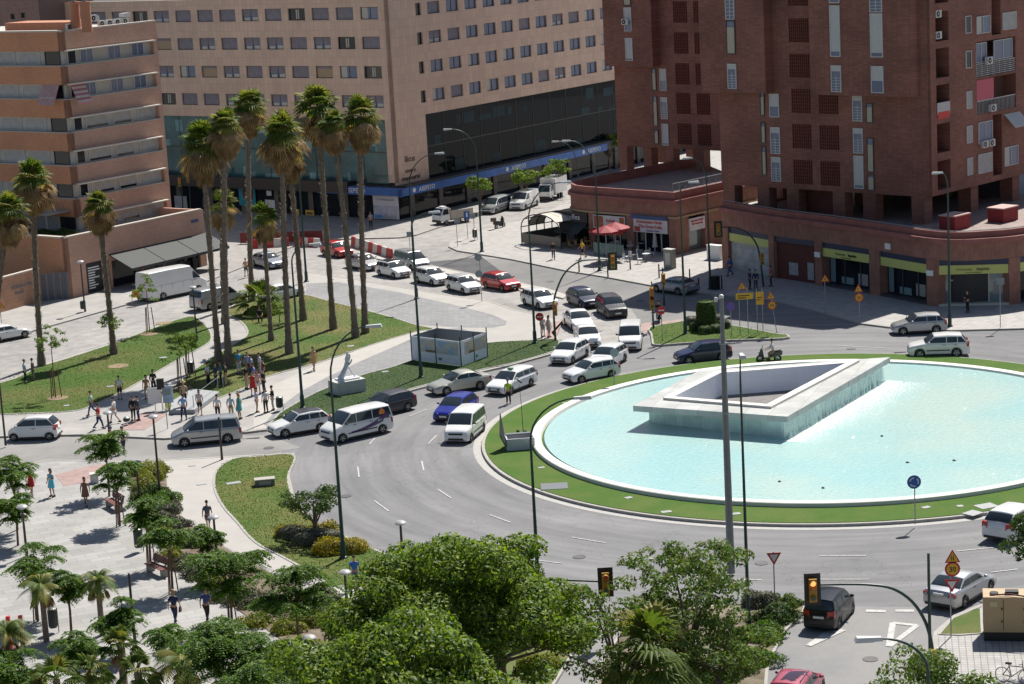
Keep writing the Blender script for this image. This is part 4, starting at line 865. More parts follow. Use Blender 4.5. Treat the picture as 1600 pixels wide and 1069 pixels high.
# ---------------------------------------------- restaurant block with curved terrace parapet
L0 = G(1058, 400); LF, LR = Face(L0, DL45, NF), Face(L0, D45, NS)
RB = empty('restaurant_block', L0, 'single storey brick restaurant block with rounded end and roof terrace', 'restaurant building')
line = [LR.P(14, 0), LR.P(7, 0), LR.P(.01, 0)]; 
cu = [LR.P(13, 0), L0, LF.P(6, 0), LF.P(11.5, 0)]+[LF.P(11.5+4.2*math.sin(R(22.5*k)), 0, -4.2+4.2*math.cos(R(22.5*k))) for k in range(1, 5)]+[LF.P(15.7, 0, -10), LF.P(15.7, 0, -24)]
cv2 = [Vector((p.x, p.y, 0)) for p in cu]; s2 = -1 if (offset(cv2, 1, False)[2]-cv2[2]).dot(NF) > 0 else 1
def ring2(z0, z1, o0, o1):
    mb = MB(); a = offset(cv2, o0*s2, False); b = offset(cv2, o1*s2, False)
    # sharp corner at L0 needs a true mitre
    for off_, arr in ((o0, a), (o1, b)): arr[1] = L0-(NF+NS)*off_
    for i in range(len(cv2)-1): mb.hexa([(*a[i].xy, z0), (*a[i+1].xy, z0), (*b[i+1].xy, z0), (*b[i].xy, z0), (*a[i].xy, z1), (*a[i+1].xy, z1), (*b[i+1].xy, z1), (*b[i].xy, z1)])
    return mb
part(ring2(3.75, 5.0, 0, .45), 'brick_band', dk, RB, fixn=True)
part(ring2(5.0, 5.35, -.25, .45), 'cornice', mat('cornice_red', (.26, .10, .085)), RB, fixn=True)
part(ring2(5.35, 6.1, .1, .35), 'parapet', mat('cornice_red', (.26, .10, .085)), RB, fixn=True)
part(ring2(3.55, 3.75, -.12, .4), 'stone_ledge', mat('ledge_tan', (.35, .25, .15), .8), RB, fixn=True)
inn_ = offset(cv2, .45*s2, False); inn_[1] = L0-(NF+NS)*.45
mb = MB(); mb.prism([(p.x, p.y) for p in inn_]+[LR.P(13, 0, -18).xy[:]][:0], 4.7, 5.15); part(mb, 'roof_terrace', gridmat('terrace_tiles', (.33, .26, .24), (.2, .16, .15), .6, .6), RB, fixn=True)
inn3 = offset(cv2, 1.2*s2, False); inn3[1] = L0-(NF+NS)*1.2
mb = MB(); mb.prism([(p.x, p.y) for p in inn3], .12, 4.69); part(mb, 'interior', mat('shop_inside', (.03, .028, .03)), RB, fixn=True)
mb = MB(); mb.tube([(p.x, p.y, 6.2) for p in [L0-(NF+NS)*.2, LR.P(13, 0, -.2)]], .03, 6)
for k in range(14): mb.tube([LR.P(k*.95, 6.1, -.2), LR.P(k*.95, 6.95, -.2)], .02, 5)
mb.tube([LR.P(0, 6.95, -.2), LR.P(13, 6.95, -.2)], .03, 6); part(mb, 'terrace_railing', GREYM, RB)
def sign(F_, a0, a1, z0, z1, m_, parent, nm='sign', n1=.12):
    mb = MB(); mb.fbox(F_, a0, a1, z0, z1, .0, n1); return part(mb, nm, m_, parent)
PANELR = mat('sign_pale', (.58, .54, .56), .6, n=(1, .1))
for F_, a, b in ((LF, 0, .9), (LF, 5.3, 6.2), (LF, 10.3, 11.1), (LR, .02, 1.9), (LR, 4.4, 7.2), (LR, 9, 9.8)): mb = MB(); mb.fbox(F_, a, b, .12, 3.55, -.9, .02); part(mb, 'brick_pier', dk, RB)
for a0, a1 in ((.9, 5.3), (6.2, 10.3)):
    mb = MB(); mb.fbox(LF, a0, a1, .15, 2.3, -.6, -.5); o = part(mb, 'shop_window', shop, RB); mb = MB()
    for q in (0, .3, .5, .75, 1): mb.fbox(LF, a0+(a1-a0)*q-.05, a0+(a1-a0)*q+.05, .15, 2.3, -.5, -.4)
    part(mb, 'shop_frame', FRM_W, o)
mb = MB(); mb.fbox(LR, 1.9, 4.4, .15, 2.2, -.6, -.5); part(mb, 'shop_window', mat('pale_shop_glass', (.07, .11, .13)), RB)
s_ = sign(LF, 1.0, 5.2, 2.05, 3.35, PANELR, RB, 'restaurant_sign'); put(s_, 'lettering', text_me('Restaurante Hindú', .42, RTXT), LF, 3.2, 2.95, .14); put(s_, 'lettering', text_me('The Great India', .46, RTXT), LF, 3.1, 2.5, .14); put(s_, 'lettering', text_me('Autentica Comida', .22, mat('sign_violet', (.12, .08, .35), .6)), LF, 2.8, 2.18, .14)
mb = MB(); mb.fbox(LF, 4.4, 5.1, 2.1, 2.6, .121, .13, 0); mb.lathe([(.22, 0), (.22, .01)], 12, 0, c=(0, 0, 0), axis='y') if False else None; part(mb, 'dish_print', mat('dish_print', (.35, .06, .04), .6, n=(5, .3)), s_)
sign(LF, .9, 5.4, 3.36, 3.72, mat('awning_box_blue', (.05, .08, .2), .6), RB, 'awning_box', .3)
s_ = sign(LR, 1.9, 4.3, 2.1, 3.3, PANELR, RB, 'restaurant_sign'); put(s_, 'lettering', text_me('Restaurante Hindú', .24, RTXT), LR, 3.1, 2.95, .14); put(s_, 'lettering', text_me('The Great India', .26, RTXT), LR, 3.1, 2.65, .14)
s_ = sign(LF, 6.3, 10.4, 2.1, 3.4, PANELR, RB, 'kebab_sign'); put(s_, 'lettering', text_me('kebab', .5, RTXT), LF, 8.1, 2.75, .14); put(s_, 'lettering', text_me('pizza & döner', .26, RTXT), LF, 8.0, 2.35, .14)
mb = MB(); mb.fbox(LF, 9.1, 10.3, 2.2, 3.3, .121, .13); mb.fbox(LF, 6.4, 7.0, 2.2, 3.3, .121, .13); part(mb, 'food_print', mat('food_print', (.33, .10, .04), .6, n=(3, .4)), s_)
mb = MB(); P = LF.P; mb.hexa([P(6.2,1.95,.02),P(10.4,1.95,.02),P(10.4,1.7,.9),P(6.2,1.7,.9),P(6.2,2.05,.02),P(10.4,2.05,.02),P(10.4,1.85,.9),P(6.2,1.85,.9)]); part(mb, 'awning', mat('awning_red', (.6, .06, .05)), RB)
s_ = sign(LF, 11.2, 15.5, 2.5, 3.5, mat('board_black', (.012, .012, .014)), RB, 'noodle_sign'); put(s_, 'lettering', text_me('noodles', .8, WTXT), LF, 13.4, 2.75, .14)
mb = MB(); mb.hexa([P(11.2,2.45,.02),P(14.4,2.45,.02),P(14.4,1.6,1.6),P(11.2,1.6,1.6),P(11.2,2.5,.02),P(14.4,2.5,.02),P(14.4,1.66,1.6),P(11.2,1.66,1.6)]); part(mb, 'awning', awd, RB)
mb = MB(); mb.fbox(LF, 11.2, 15.4, .15, 2.5, -.6, -.5); part(mb, 'shop_window', shop, RB)
mb = MB(); mb.fbox(LR, 7.2, 9, 1.2, 3.5, -.3, -.1); part(mb, 'panel', PANELR, RB)
# ============================================================ vehicles
TYRE = mat('tyre_rubber', (.018, .018, .019), .85); RIM = mat('alloy_rim', (.42, .43, .44), .35, metal=.7)
CARGL = mat('car_glass', (.03, .042, .052), .03, spec=.55); LAMPG = mat('headlamp_glass', (.55, .57, .6), .12, spec=.9)
RED_L = mat('tail_lamp_red', (.35, .012, .01), .25, spec=.7); PLATE = mat('number_plate_white', (.65, .65, .63), .5)
def paint(name, c, metal=0, rough=.3): return mat('paint_'+name, c, rough, metal=metal, coat=.7, spec=.6)
W_ = paint('white', (.72, .72, .71)); SIL = paint('silver', (.42, .43, .44), .6, .35); GREYP = mat('paint_grey', (.045, .045, .05), .35, coat=.3, spec=.4); NAVYP = mat('paint_navy', (.010, .014, .05), .3, coat=.3, spec=.4)
BLUEP = paint('blue', (.012, .018, .26), .2, .25); REDP = paint('red', (.42, .012, .012), .1, .3); BLKP = mat('paint_black', (.010, .010, .012), .3, coat=.25, spec=.3); CREAMP = paint('champagne', (.50, .49, .41), .5, .35)
PINKP_ = paint('crimson', (.38, .05, .09), .1, .35); GRYB = paint('blue_grey', (.28, .31, .36), .5, .35)
def lerp_pts(pts, x):
    if x >= pts[0][0]: return pts[0][1]
    for (a, b), (c, d) in zip(pts, pts[1:]):
        if x >= c: return b+(d-b)*(a-x)/(a-c) if a != c else d
    return pts[-1][1]
KINDS = {  # L W H wheelbase wheel radius | lower-body top | cabin (x as fraction of L from the front): ws base, ws top, roof end, rear base | belt heights
 'hatch': dict(L=4.15, W=1.78, H=1.48, wb=2.56, wr=.32, hoodf=.72, hoodb=.96, deck=.98, c=(.27, .45, .86, .975), pil=(.62, .80)),
 'suv':   dict(L=4.40, W=1.86, H=1.64, wb=2.64, wr=.36, hoodf=.86, hoodb=1.06, deck=1.08, c=(.27, .43, .87, .97), pil=(.62, .80)),
 'sedan': dict(L=4.60, W=1.80, H=1.44, wb=2.70, wr=.32, hoodf=.68, hoodb=.92, deck=1.0, c=(.29, .46, .70, .86), pil=(.60,)),
 'coupe': dict(L=4.40, W=1.78, H=1.40, wb=2.60, wr=.33, hoodf=.68, hoodb=.92, deck=.98, c=(.30, .47, .72, .93), pil=(.60,)),
 'wagon': dict(L=4.55, W=1.81, H=1.47, wb=2.65, wr=.32, hoodf=.70, hoodb=.94, deck=.98, c=(.27, .44, .91, .985), pil=(.60, .78)),
 'mpv':   dict(L=4.65, W=1.82, H=1.74, wb=2.85, wr=.32, hoodf=.80, hoodb=1.05, deck=1.05, c=(.17, .36, .93, .985), pil=(.46, .72)),
 'micro': dict(L=3.48, W=1.48, H=1.60, wb=2.50, wr=.29, hoodf=.80, hoodb=.98, deck=1.02, c=(.12, .37, .82, .97), pil=(.58,)),
 'minivan': dict(L=4.35, W=1.80, H=1.80, wb=2.72, wr=.32, hoodf=.88, hoodb=1.10, deck=1.08, c=(.20, .36, .96, .995), pil=(.52, .72)),
 'van':   dict(L=4.90, W=1.90, H=1.92, wb=3.20, wr=.33, hoodf=.92, hoodb=1.18, deck=1.12, c=(.16, .33, .95, .995), pil=(.40, .66)),
 'cityhatch': dict(L=3.65, W=1.62, H=1.58, wb=2.3, wr=.29, hoodf=.80, hoodb=1.02, deck=1.02, c=(.22, .38, .92, .985), pil=(.58, .80)),
 'bigvan': dict(L=6.9, W=2.0, H=2.72, wb=4.1, wr=.36, hoodf=1.10, hoodb=1.45, deck=1.45, c=(.115, .27, .985, .999), pil=(.25,)),
}
_wheel = {}
def wheel_meshes(r):
    k = round(r, 2)
    if k in _wheel: return _wheel[k]
    t = MB(); t.lathe([(r*.62, -.1), (r*.92, -.1), (r, -.06), (r, .06), (r*.92, .1), (r*.62, .1)], 20, 0, axis='y', caps=False)
    m = MB(); m.lathe([(r*.66, -.09), (r*.66, .085), (r*.5, .06), (r*.12, .075), (.01, .08)], 20, 0, axis='y')
    for q in range(5):
        a = 2*math.pi*q/5; M = Matrix.Rotation(a, 4, 'Y'); s_ = MB(M); s_.add([(-.035, .082, r*.2), (.035, .082, r*.2), (.06, .088, r*.58), (-.06, .088, r*.58)], [(0, 1, 2, 3)], 1); m.add(s_.v, s_.f, 1)
    _wheel[k] = (t.mesh('wheel', TYRE, smooth=35), m.mesh('rim', [RIM, BLACK], smooth=35)); return _wheel[k]
_car = {}
def car_parts(kind, P, roof=None, opts=()):
    key = (kind, P.name, roof.name if roof else '', opts)
    if key in _car: return _car[key]
    K = KINDS[kind]; L, W, H, wb, wr = K['L'], K['W'], K['H'], K['wb'], K['wr']; X = lambda fr: L/2-fr*L
    xf, xr = wb/2+(.02*L if kind != 'bigvan' else .25), 0; xr = xf-wb; ra = wr+.055; hf, hb, dk_ = K['hoodf'], K['hoodb'], K['deck']
    wsb, wst, rwt, rwb = [X(q) for q in K['c']]
    top = [(L/2, hf-.26), (L/2-.04, hf-.1), (L/2-.16, hf), (wsb+.1, hb-.03), (wsb, hb), (rwb, dk_), (-L/2+.08, dk_-.04), (-L/2, dk_-.25)]
    def hw(x):
        e = max(0, abs(x)-(L/2-.75))/.75; return W/2*(1-(.17 if x > 0 else .10)*e*e)
    xs = sorted({L/2, L/2-.03, L/2-.1, L/2-.25, -L/2, -L/2+.04, -L/2+.12, -L/2+.3, wsb, rwb, 0, .6, -.5}|{xw+ra*math.sin(R(a)) for xw in (xf, xr) for a in range(-90, 91, 18)}, reverse=True)
    mb = MB(); rings = []
    for x in xs:
        zt = lerp_pts(top, x); zb = .2 if abs(x) < L/2-.05 else .3
        for xw in (xf, xr):
            if abs(x-xw) < ra-1e-4: zb = max(zb, wr+math.sqrt(ra*ra-(x-xw)**2)-.0)
        zb = min(zb, zt-.12); h = hw(x); zm = max(.52, zb+.05); zm = min(zm, zt-.08); zs = max(zm+.02, zt-.10)
        half = [(0, .22 if zb < .25 else .3), (h*.80, max(.2, min(zb, .3))), (h-.03, zb), (h, zb+.04), (h+.015 if zb < .5 else h, zm+.01), (h*.985, zs), (h*.90, zt), (h*.5, zt+.025), (0, zt+.035)]
        rings.append([(x, y, z) for y, z in half]+[(x, -y, z) for y, z in half[-2:0:-1]])
    n_ = len(rings[0]); vs = [v for r_ in rings for v in r_]
    mb.add(vs, [(i*n_+k, i*n_+(k+1) % n_, (i+1)*n_+(k+1) % n_, (i+1)*n_+k) for i in range(len(rings)-1) for k in range(n_)]+[tuple(range(n_)), tuple((len(rings)-1)*n_+k for k in reversed(range(n_)))])
    # cabin
    wbt, wtp = W/2*.955, W/2*(.76 if kind not in ('bigvan', 'van', 'minivan') else .86); zbase = hb-.05
    rl = [(wsb, hb-.02), (wst, H-.05), ((wst+rwt)/2, H), (rwt, H-.05), (rwb, dk_-.01)]
    hwz = lambda z: wbt+(wtp-wbt)*max(0, (z-zbase))/(H-zbase)
    cx = sorted({wsb, wsb-.02, wst, wst+.08, wst-.3, (wst+rwt)/2, rwt+.3, rwt, rwt-.05, rwb+.02, rwb}|{wsb+(wst-wsb)*q/4 for q in range(5)}|{rwt+(rwb-rwt)*q/4 for q in range(5)}, reverse=True); rings = []
    for x in cx:
        z = lerp_pts(rl, x); zz = max(z-.07, zbase+.0)
        half = [(wbt, zbase), (hwz(zz), zz), (hwz(z)*.93, z-.01), (hwz(z)*.5, z+.02), (0, z+.03)]
        rings.append([(x, y, q) for y, q in half]+[(x, -y, q) for y, q in half[-2::-1]])
    n_ = len(rings[0]); c = MB(); vs = [v for r_ in rings for v in r_]
    c.add(vs, [(i*n_+k, i*n_+k+1, (i+1)*n_+k+1, (i+1)*n_+k) for i in range(len(rings)-1) for k in range(n_-1)], 0)
    if roof:
        c.m = [1 if (k % (n_-1)) in (2, 3, 4, 5) and 0 else 0 for k in range(len(c.f))]
    body = mb; body.add(c.v, c.f, 0)
    if roof:
        r2 = MB(); x0, x1 = wst-.02, rwt+.05; zt_ = H-.03
        r2.add([(x0, wtp*.9, H-.028), (x0, -wtp*.9, H-.028), ((x0+x1)/2, -wtp*.9, H+.012), ((x0+x1)/2, wtp*.9, H+.012), (x1, -wtp*.9, H-.028), (x1, wtp*.9, H-.028), (x0, 0, H+.0), ((x0+x1)/2, 0, H+.045), (x1, 0, H+.0)], [(0, 6, 7, 3), (6, 1, 2, 7), (3, 7, 8, 5), (7, 2, 4, 8)])
    ty, ri = wheel_meshes(wr); yw = W/2-.10
    parts = [('body', body.mesh('body', P, smooth=28, fixn=True), (0,0,0), (0,0,0), [])]
    def add(nm, mb_, m_, **k): parts.append((nm, mb_.mesh(nm, m_, **k)))
    if roof: add('roof_panel', r2, roof)
    g_ = MB(); o = .012   # windscreen
    def screen(xb, zb, xt, zt, yb, yt, lo=.06, hi=.93, sgn=1):
        d = Vector((xt-xb, 0, zt-zb)); nrm = Vector((-d.z, 0, d.x)); nrm = nrm.normalized()*(1 if nrm.z > 0 else -1); pts = []
        m_ = MB()
        for t, y in ((lo, yb*.9), (hi, yt*.88)):
            yy = yb+(yt-yb)*t; yy *= .93
            pts += [(Vector((xb, 0, zb))+d*t+nrm*o+Vector((0, s_*yy, 0))) for s_ in (-1, 1)]
        nu, nv = 10, 5; vs = []
        for j in range(nv+1):
            for i in range(nu+1):
                a = pts[0].lerp(pts[1], i/nu); b_ = pts[2].lerp(pts[3], i/nu); u_ = i/nu*2-1; v_ = j/nv*2-1; vs.append(a.lerp(b_, j/nv)+nrm*(.045*(1-u_*u_)+.02*(1-v_*v_)))
        m_.add(vs, [(j*(nu+1)+i, j*(nu+1)+i+1, (j+1)*(nu+1)+i+1, (j+1)*(nu+1)+i) for j in range(nv) for i in range(nu)]); return m_
    add('windscreen', screen(wsb, hb-.02, wst, H-.05, wbt, wtp), CARGL, smooth=80)
    if kind != 'bigvan' and 'panel' not in opts: add('rear_window', screen(rwb, dk_-.01, rwt, H-.05, wbt, wtp, .14, .9), CARGL, smooth=80)
    elif 'panel' in opts: add('rear_window', screen(rwb, dk_-.01, rwt, H-.05, wbt, wtp, .2, .85), CARGL, smooth=80)
    zlo = max(hb, dk_)+.02; zhi = H-.15 if kind != 'bigvan' else 2.1
    def xs_at(z, a, b):   # along windscreen or rear window
        (x0, z0), (x1, z1) = a, b; return x0+(x1-x0)*min(1, (z-z0)/(z1-z0))
    fA, fB = (wsb, hb), (wst, H-.05); rA_, rB_ = (rwb, dk_), (rwt, H-.05)
    stops = [None]+[X(q) for q in K['pil']]+[None]
    if kind == 'bigvan': stops = [None, X(.25)]
    if 'panel' in opts: stops = [None, X(K['pil'][0])]
    for i in range(len(stops)-1):
        def xe(j, z, sd):
            if stops[j] is None: return xs_at(z, fA, fB)-.10 if j == 0 else xs_at(z, rA_, rB_)+.12
            return stops[j]-.03*sd
        p4 = [(xe(i, zlo, 1), zlo), (xe(i+1, zlo, -1), zlo), (xe(i+1, zhi, -1), zhi), (xe(i, zhi, 1), zhi)]
        if p4[3][0]-p4[2][0] < .1: p4[2] = (p4[3][0]-.1, zhi) if p4[3][0]-.1 > p4[1][0] else p4[2]
        if p4[0][0]-p4[1][0] < .15: continue
        if 'tint' in opts and i == 0: pass
        for sd in (1, -1):
            m_ = MB(); a = [(x, sd*(hwz(z)+.010), z) for x, z in p4]; b_ = [(x, sd*(hwz(z)-.02), z) for x, z in p4]; m_.hexa(b_+a); add('side_window', m_, CARGL, fixn=True)
    for sx, sd in ((xf, 1), (xf, -1), (xr, 1), (xr, -1)):
        parts.append(('wheel', ty, (sx, sd*yw, wr), (0, 0, 0 if sd > 0 else math.pi), [('rim', ri)]))
    aw_ = MB()
    for sx in (xf, xr):
        for sd in (1, -1): aw_.box(sx-ra*.98, sx+ra*.98, min(sd*(yw-.13), sd*(yw-.2)), max(sd*(yw-.13), sd*(yw-.2)), .2, wr+ra*.9)
    add('wheel_housing', aw_, BLACK)
    for sd in (1, -1):
        m_ = MB(); y1, y0 = hw(L/2-.1)*.97, hw(L/2-.1)*.52; zl = hf-.16
        m_.hexa([(L/2-.03, sd*y0, zl-.02), (L/2-.33, sd*(y1+.035), zl), (L/2-.4, sd*(y1-.05), zl), (L/2-.2, sd*y0, zl), (L/2-.045, sd*y0, zl+.13), (L/2-.36, sd*(y1+.02), zl+.16), (L/2-.45, sd*(y1-.06), zl+.165), (L/2-.25, sd*y0, zl+.15)])
        add('headlight', m_, LAMPG, fixn=True)
        m_ = MB(); y1 = hw(-L/2+.1); z0 = dk_-.3 if kind not in ('mpv', 'van', 'minivan', 'bigvan') else dk_-.45; z1 = z0+(.2 if kind in ('sedan', 'coupe') else .34)
        m_.hexa([(-L/2-.012, sd*(y1-.34), z0), (-L/2+.05, sd*(y1+.022), z0), (-L/2+.3, sd*(y1+.022), z0), (-L/2+.1, sd*(y1-.3), z0), (-L/2-.008, sd*(y1-.30), z1), (-L/2+.06, sd*(y1+.01), z1), (-L/2+.26, sd*(y1+.01), z1), (-L/2+.12, sd*(y1-.3), z1)])
        add('tail_light', m_, RED_L, fixn=True)
        m_ = MB(); m_.ball((wsb-.28, sd*(W/2+.09), zlo+.06), (.07, .11, .075), 8, 6); m_.box(wsb-.3, wsb-.25, min(sd*(W/2-.1), sd*(W/2+.05)), max(sd*(W/2-.1), sd*(W/2+.05)), zlo-.01, zlo+.03)
        add('wing_mirror', m_, P if kind not in ('van', 'minivan', 'bigvan') else BLACK, smooth=True)
        m_ = MB(); m_.box(xr+ra+.02, xf-ra-.02, min(sd*(W/2-.1), sd*(W/2+.018)), max(sd*(W/2-.1), sd*(W/2+.018)), .2, .30); add('side_skirt', m_, BLACK)
        if kind in ('van', 'minivan', 'mpv', 'suv') : m_ = MB(); m_.box(xr+ra+.05, xf-ra-.05, min(sd*(W/2-.05), sd*(W/2+.025)), max(sd*(W/2-.05), sd*(W/2+.025)), .52, .60); add('rubbing_strip', m_, BLACK)
    m_ = MB(); m_.box(L/2-.12, L/2+.012, -.42*W*.62, .42*W*.62, hf-.25, hf-.13); add('grille', m_, BLACK)
    m_ = MB(); m_.hexa([(L/2-.2, -.56, .28), (L/2+.008, -.56, .28), (L/2+.008, .56, .28), (L/2-.2, .56, .28), (L/2-.2, -.48, .42), (L/2+.015, -.48, .42), (L/2+.015, .48, .42), (L/2-.2, .48, .42)]); add('air_intake', m_, BLACK)
    m_ = MB(); m_.box(-L/2-.012, -L/2+.2, -W*.40, W*.40, .26, .40); add('rear_bumper', m_, BLACK)
    m_ = MB(); m_.box(L/2, L/2+.024, -.26, .26, .43, .54); add('number_plate', m_, PLATE)
    zp = dk_-.22 if kind in ('sedan', 'coupe') else dk_-.33 if kind != 'bigvan' else .7
    m_ = MB(); m_.box(-L/2-.024, -L/2+.02, -.26, .26, zp, zp+.11); add('number_plate', m_, PLATE)
    m_ = MB(); [m_.box(xx-.1, xx+.1, min(sd*W/2*.97, sd*(W/2+.02)), max(sd*W/2*.97, sd*(W/2+.02)), hb-.14, hb-.11) for xx in ([X(K['pil'][0])+.2, X(K['pil'][-1])+.15][:2 if kind != 'bigvan' else 1]) for sd in (1, -1)]
    add('door_handle', m_, BLACK if P in (W_, SIL) else P)
    if 'rack' in opts:
        for sd in (1, -1): m_ = MB(); m_.tube([(wst-.1, sd*wtp*.85, H-.02), (wst-.2, sd*wtp*.85, H+.05), (rwt+.2, sd*wtp*.85, H+.05), (rwt+.1, sd*wtp*.85, H-.02)], .02, 5); add('roof_rail', m_, BLACK)
    if 'seam' in opts or kind == 'bigvan':
        m_ = MB(); sd = -1
        for q in ((.27, .42, .60, .78) if kind == 'bigvan' else ()):
            for sd in (1, -1): m_.box(X(q)-.012, X(q)+.012, min(sd*(W/2-.1), sd*(W/2+.004)), max(sd*(W/2-.1), sd*(W/2+.004)), .4, 1.4)
        if m_.v: add('panel_seam', m_, GREYM)
    if 'stripes' in opts:
        m_ = MB(); sd = 1
        for k, (x0, z0, x1, z1, wv, mi) in enumerate(((1.0, .62, -2.0, 1.35, .10, 0), (.9, .58, -2.1, 1.15, .09, 1))):
            pts = []
            for q in range(9):
                t = q/8; x = x0+(x1-x0)*t; z = z0+(z1-z0)*t*t; hwd = wv*(.25+t)
                y = max(hw(x)+.016, 0) if z < dk_ else hwz(z)+.014
                pts.append((x, z, hwd))
            for (xa, za, ha), (xb, zb_, hb_) in zip(pts, pts[1:]):
                ya = (W/2+.022) if za < 1.0 else hwz(za)+.02; yb2 = (W/2+.022) if zb_ < 1.0 else hwz(zb_)+.02
                m_.add([(xa, ya, za-ha), (xb, yb2, zb_-hb_), (xb, yb2, zb_+hb_), (xa, ya, za+ha)], [(0, 1, 2, 3)], mi)
        add('stripe', m_, [mat('stripe_purple', (.10, .03, .16), .4), mat('stripe_grey', (.10, .10, .13), .4)])
        m_ = MB(); m_.lathe([(.24, 0), (.24, .012)], 12, 0, c=(-1.55, hwz(1.5)+.015, 1.48), axis='y'); add('emblem', m_, mat('emblem_orange', (.65, .2, .04), .5))
    if 'taxi' in opts:
        m_ = MB(); m_.box(wst-.35, wst-.15, -.2, .2, H+.02, H+.15); add('roof_sign', m_, mat('taxi_lamp', (.2, .35, .2), .4))
        for sd in (1, -1): m_ = MB(); m_.add([(.75, sd*(W/2+.022), .95), (.55, sd*(W/2+.022), .95), (-.05, sd*(W/2+.022), .55), (.15, sd*(W/2+.022), .55)], [(0, 1, 2, 3)]); add('diagonal_stripe', m_, mat('stripe_navy', (.02, .03, .12), .4))
    _car[key] = parts; return parts

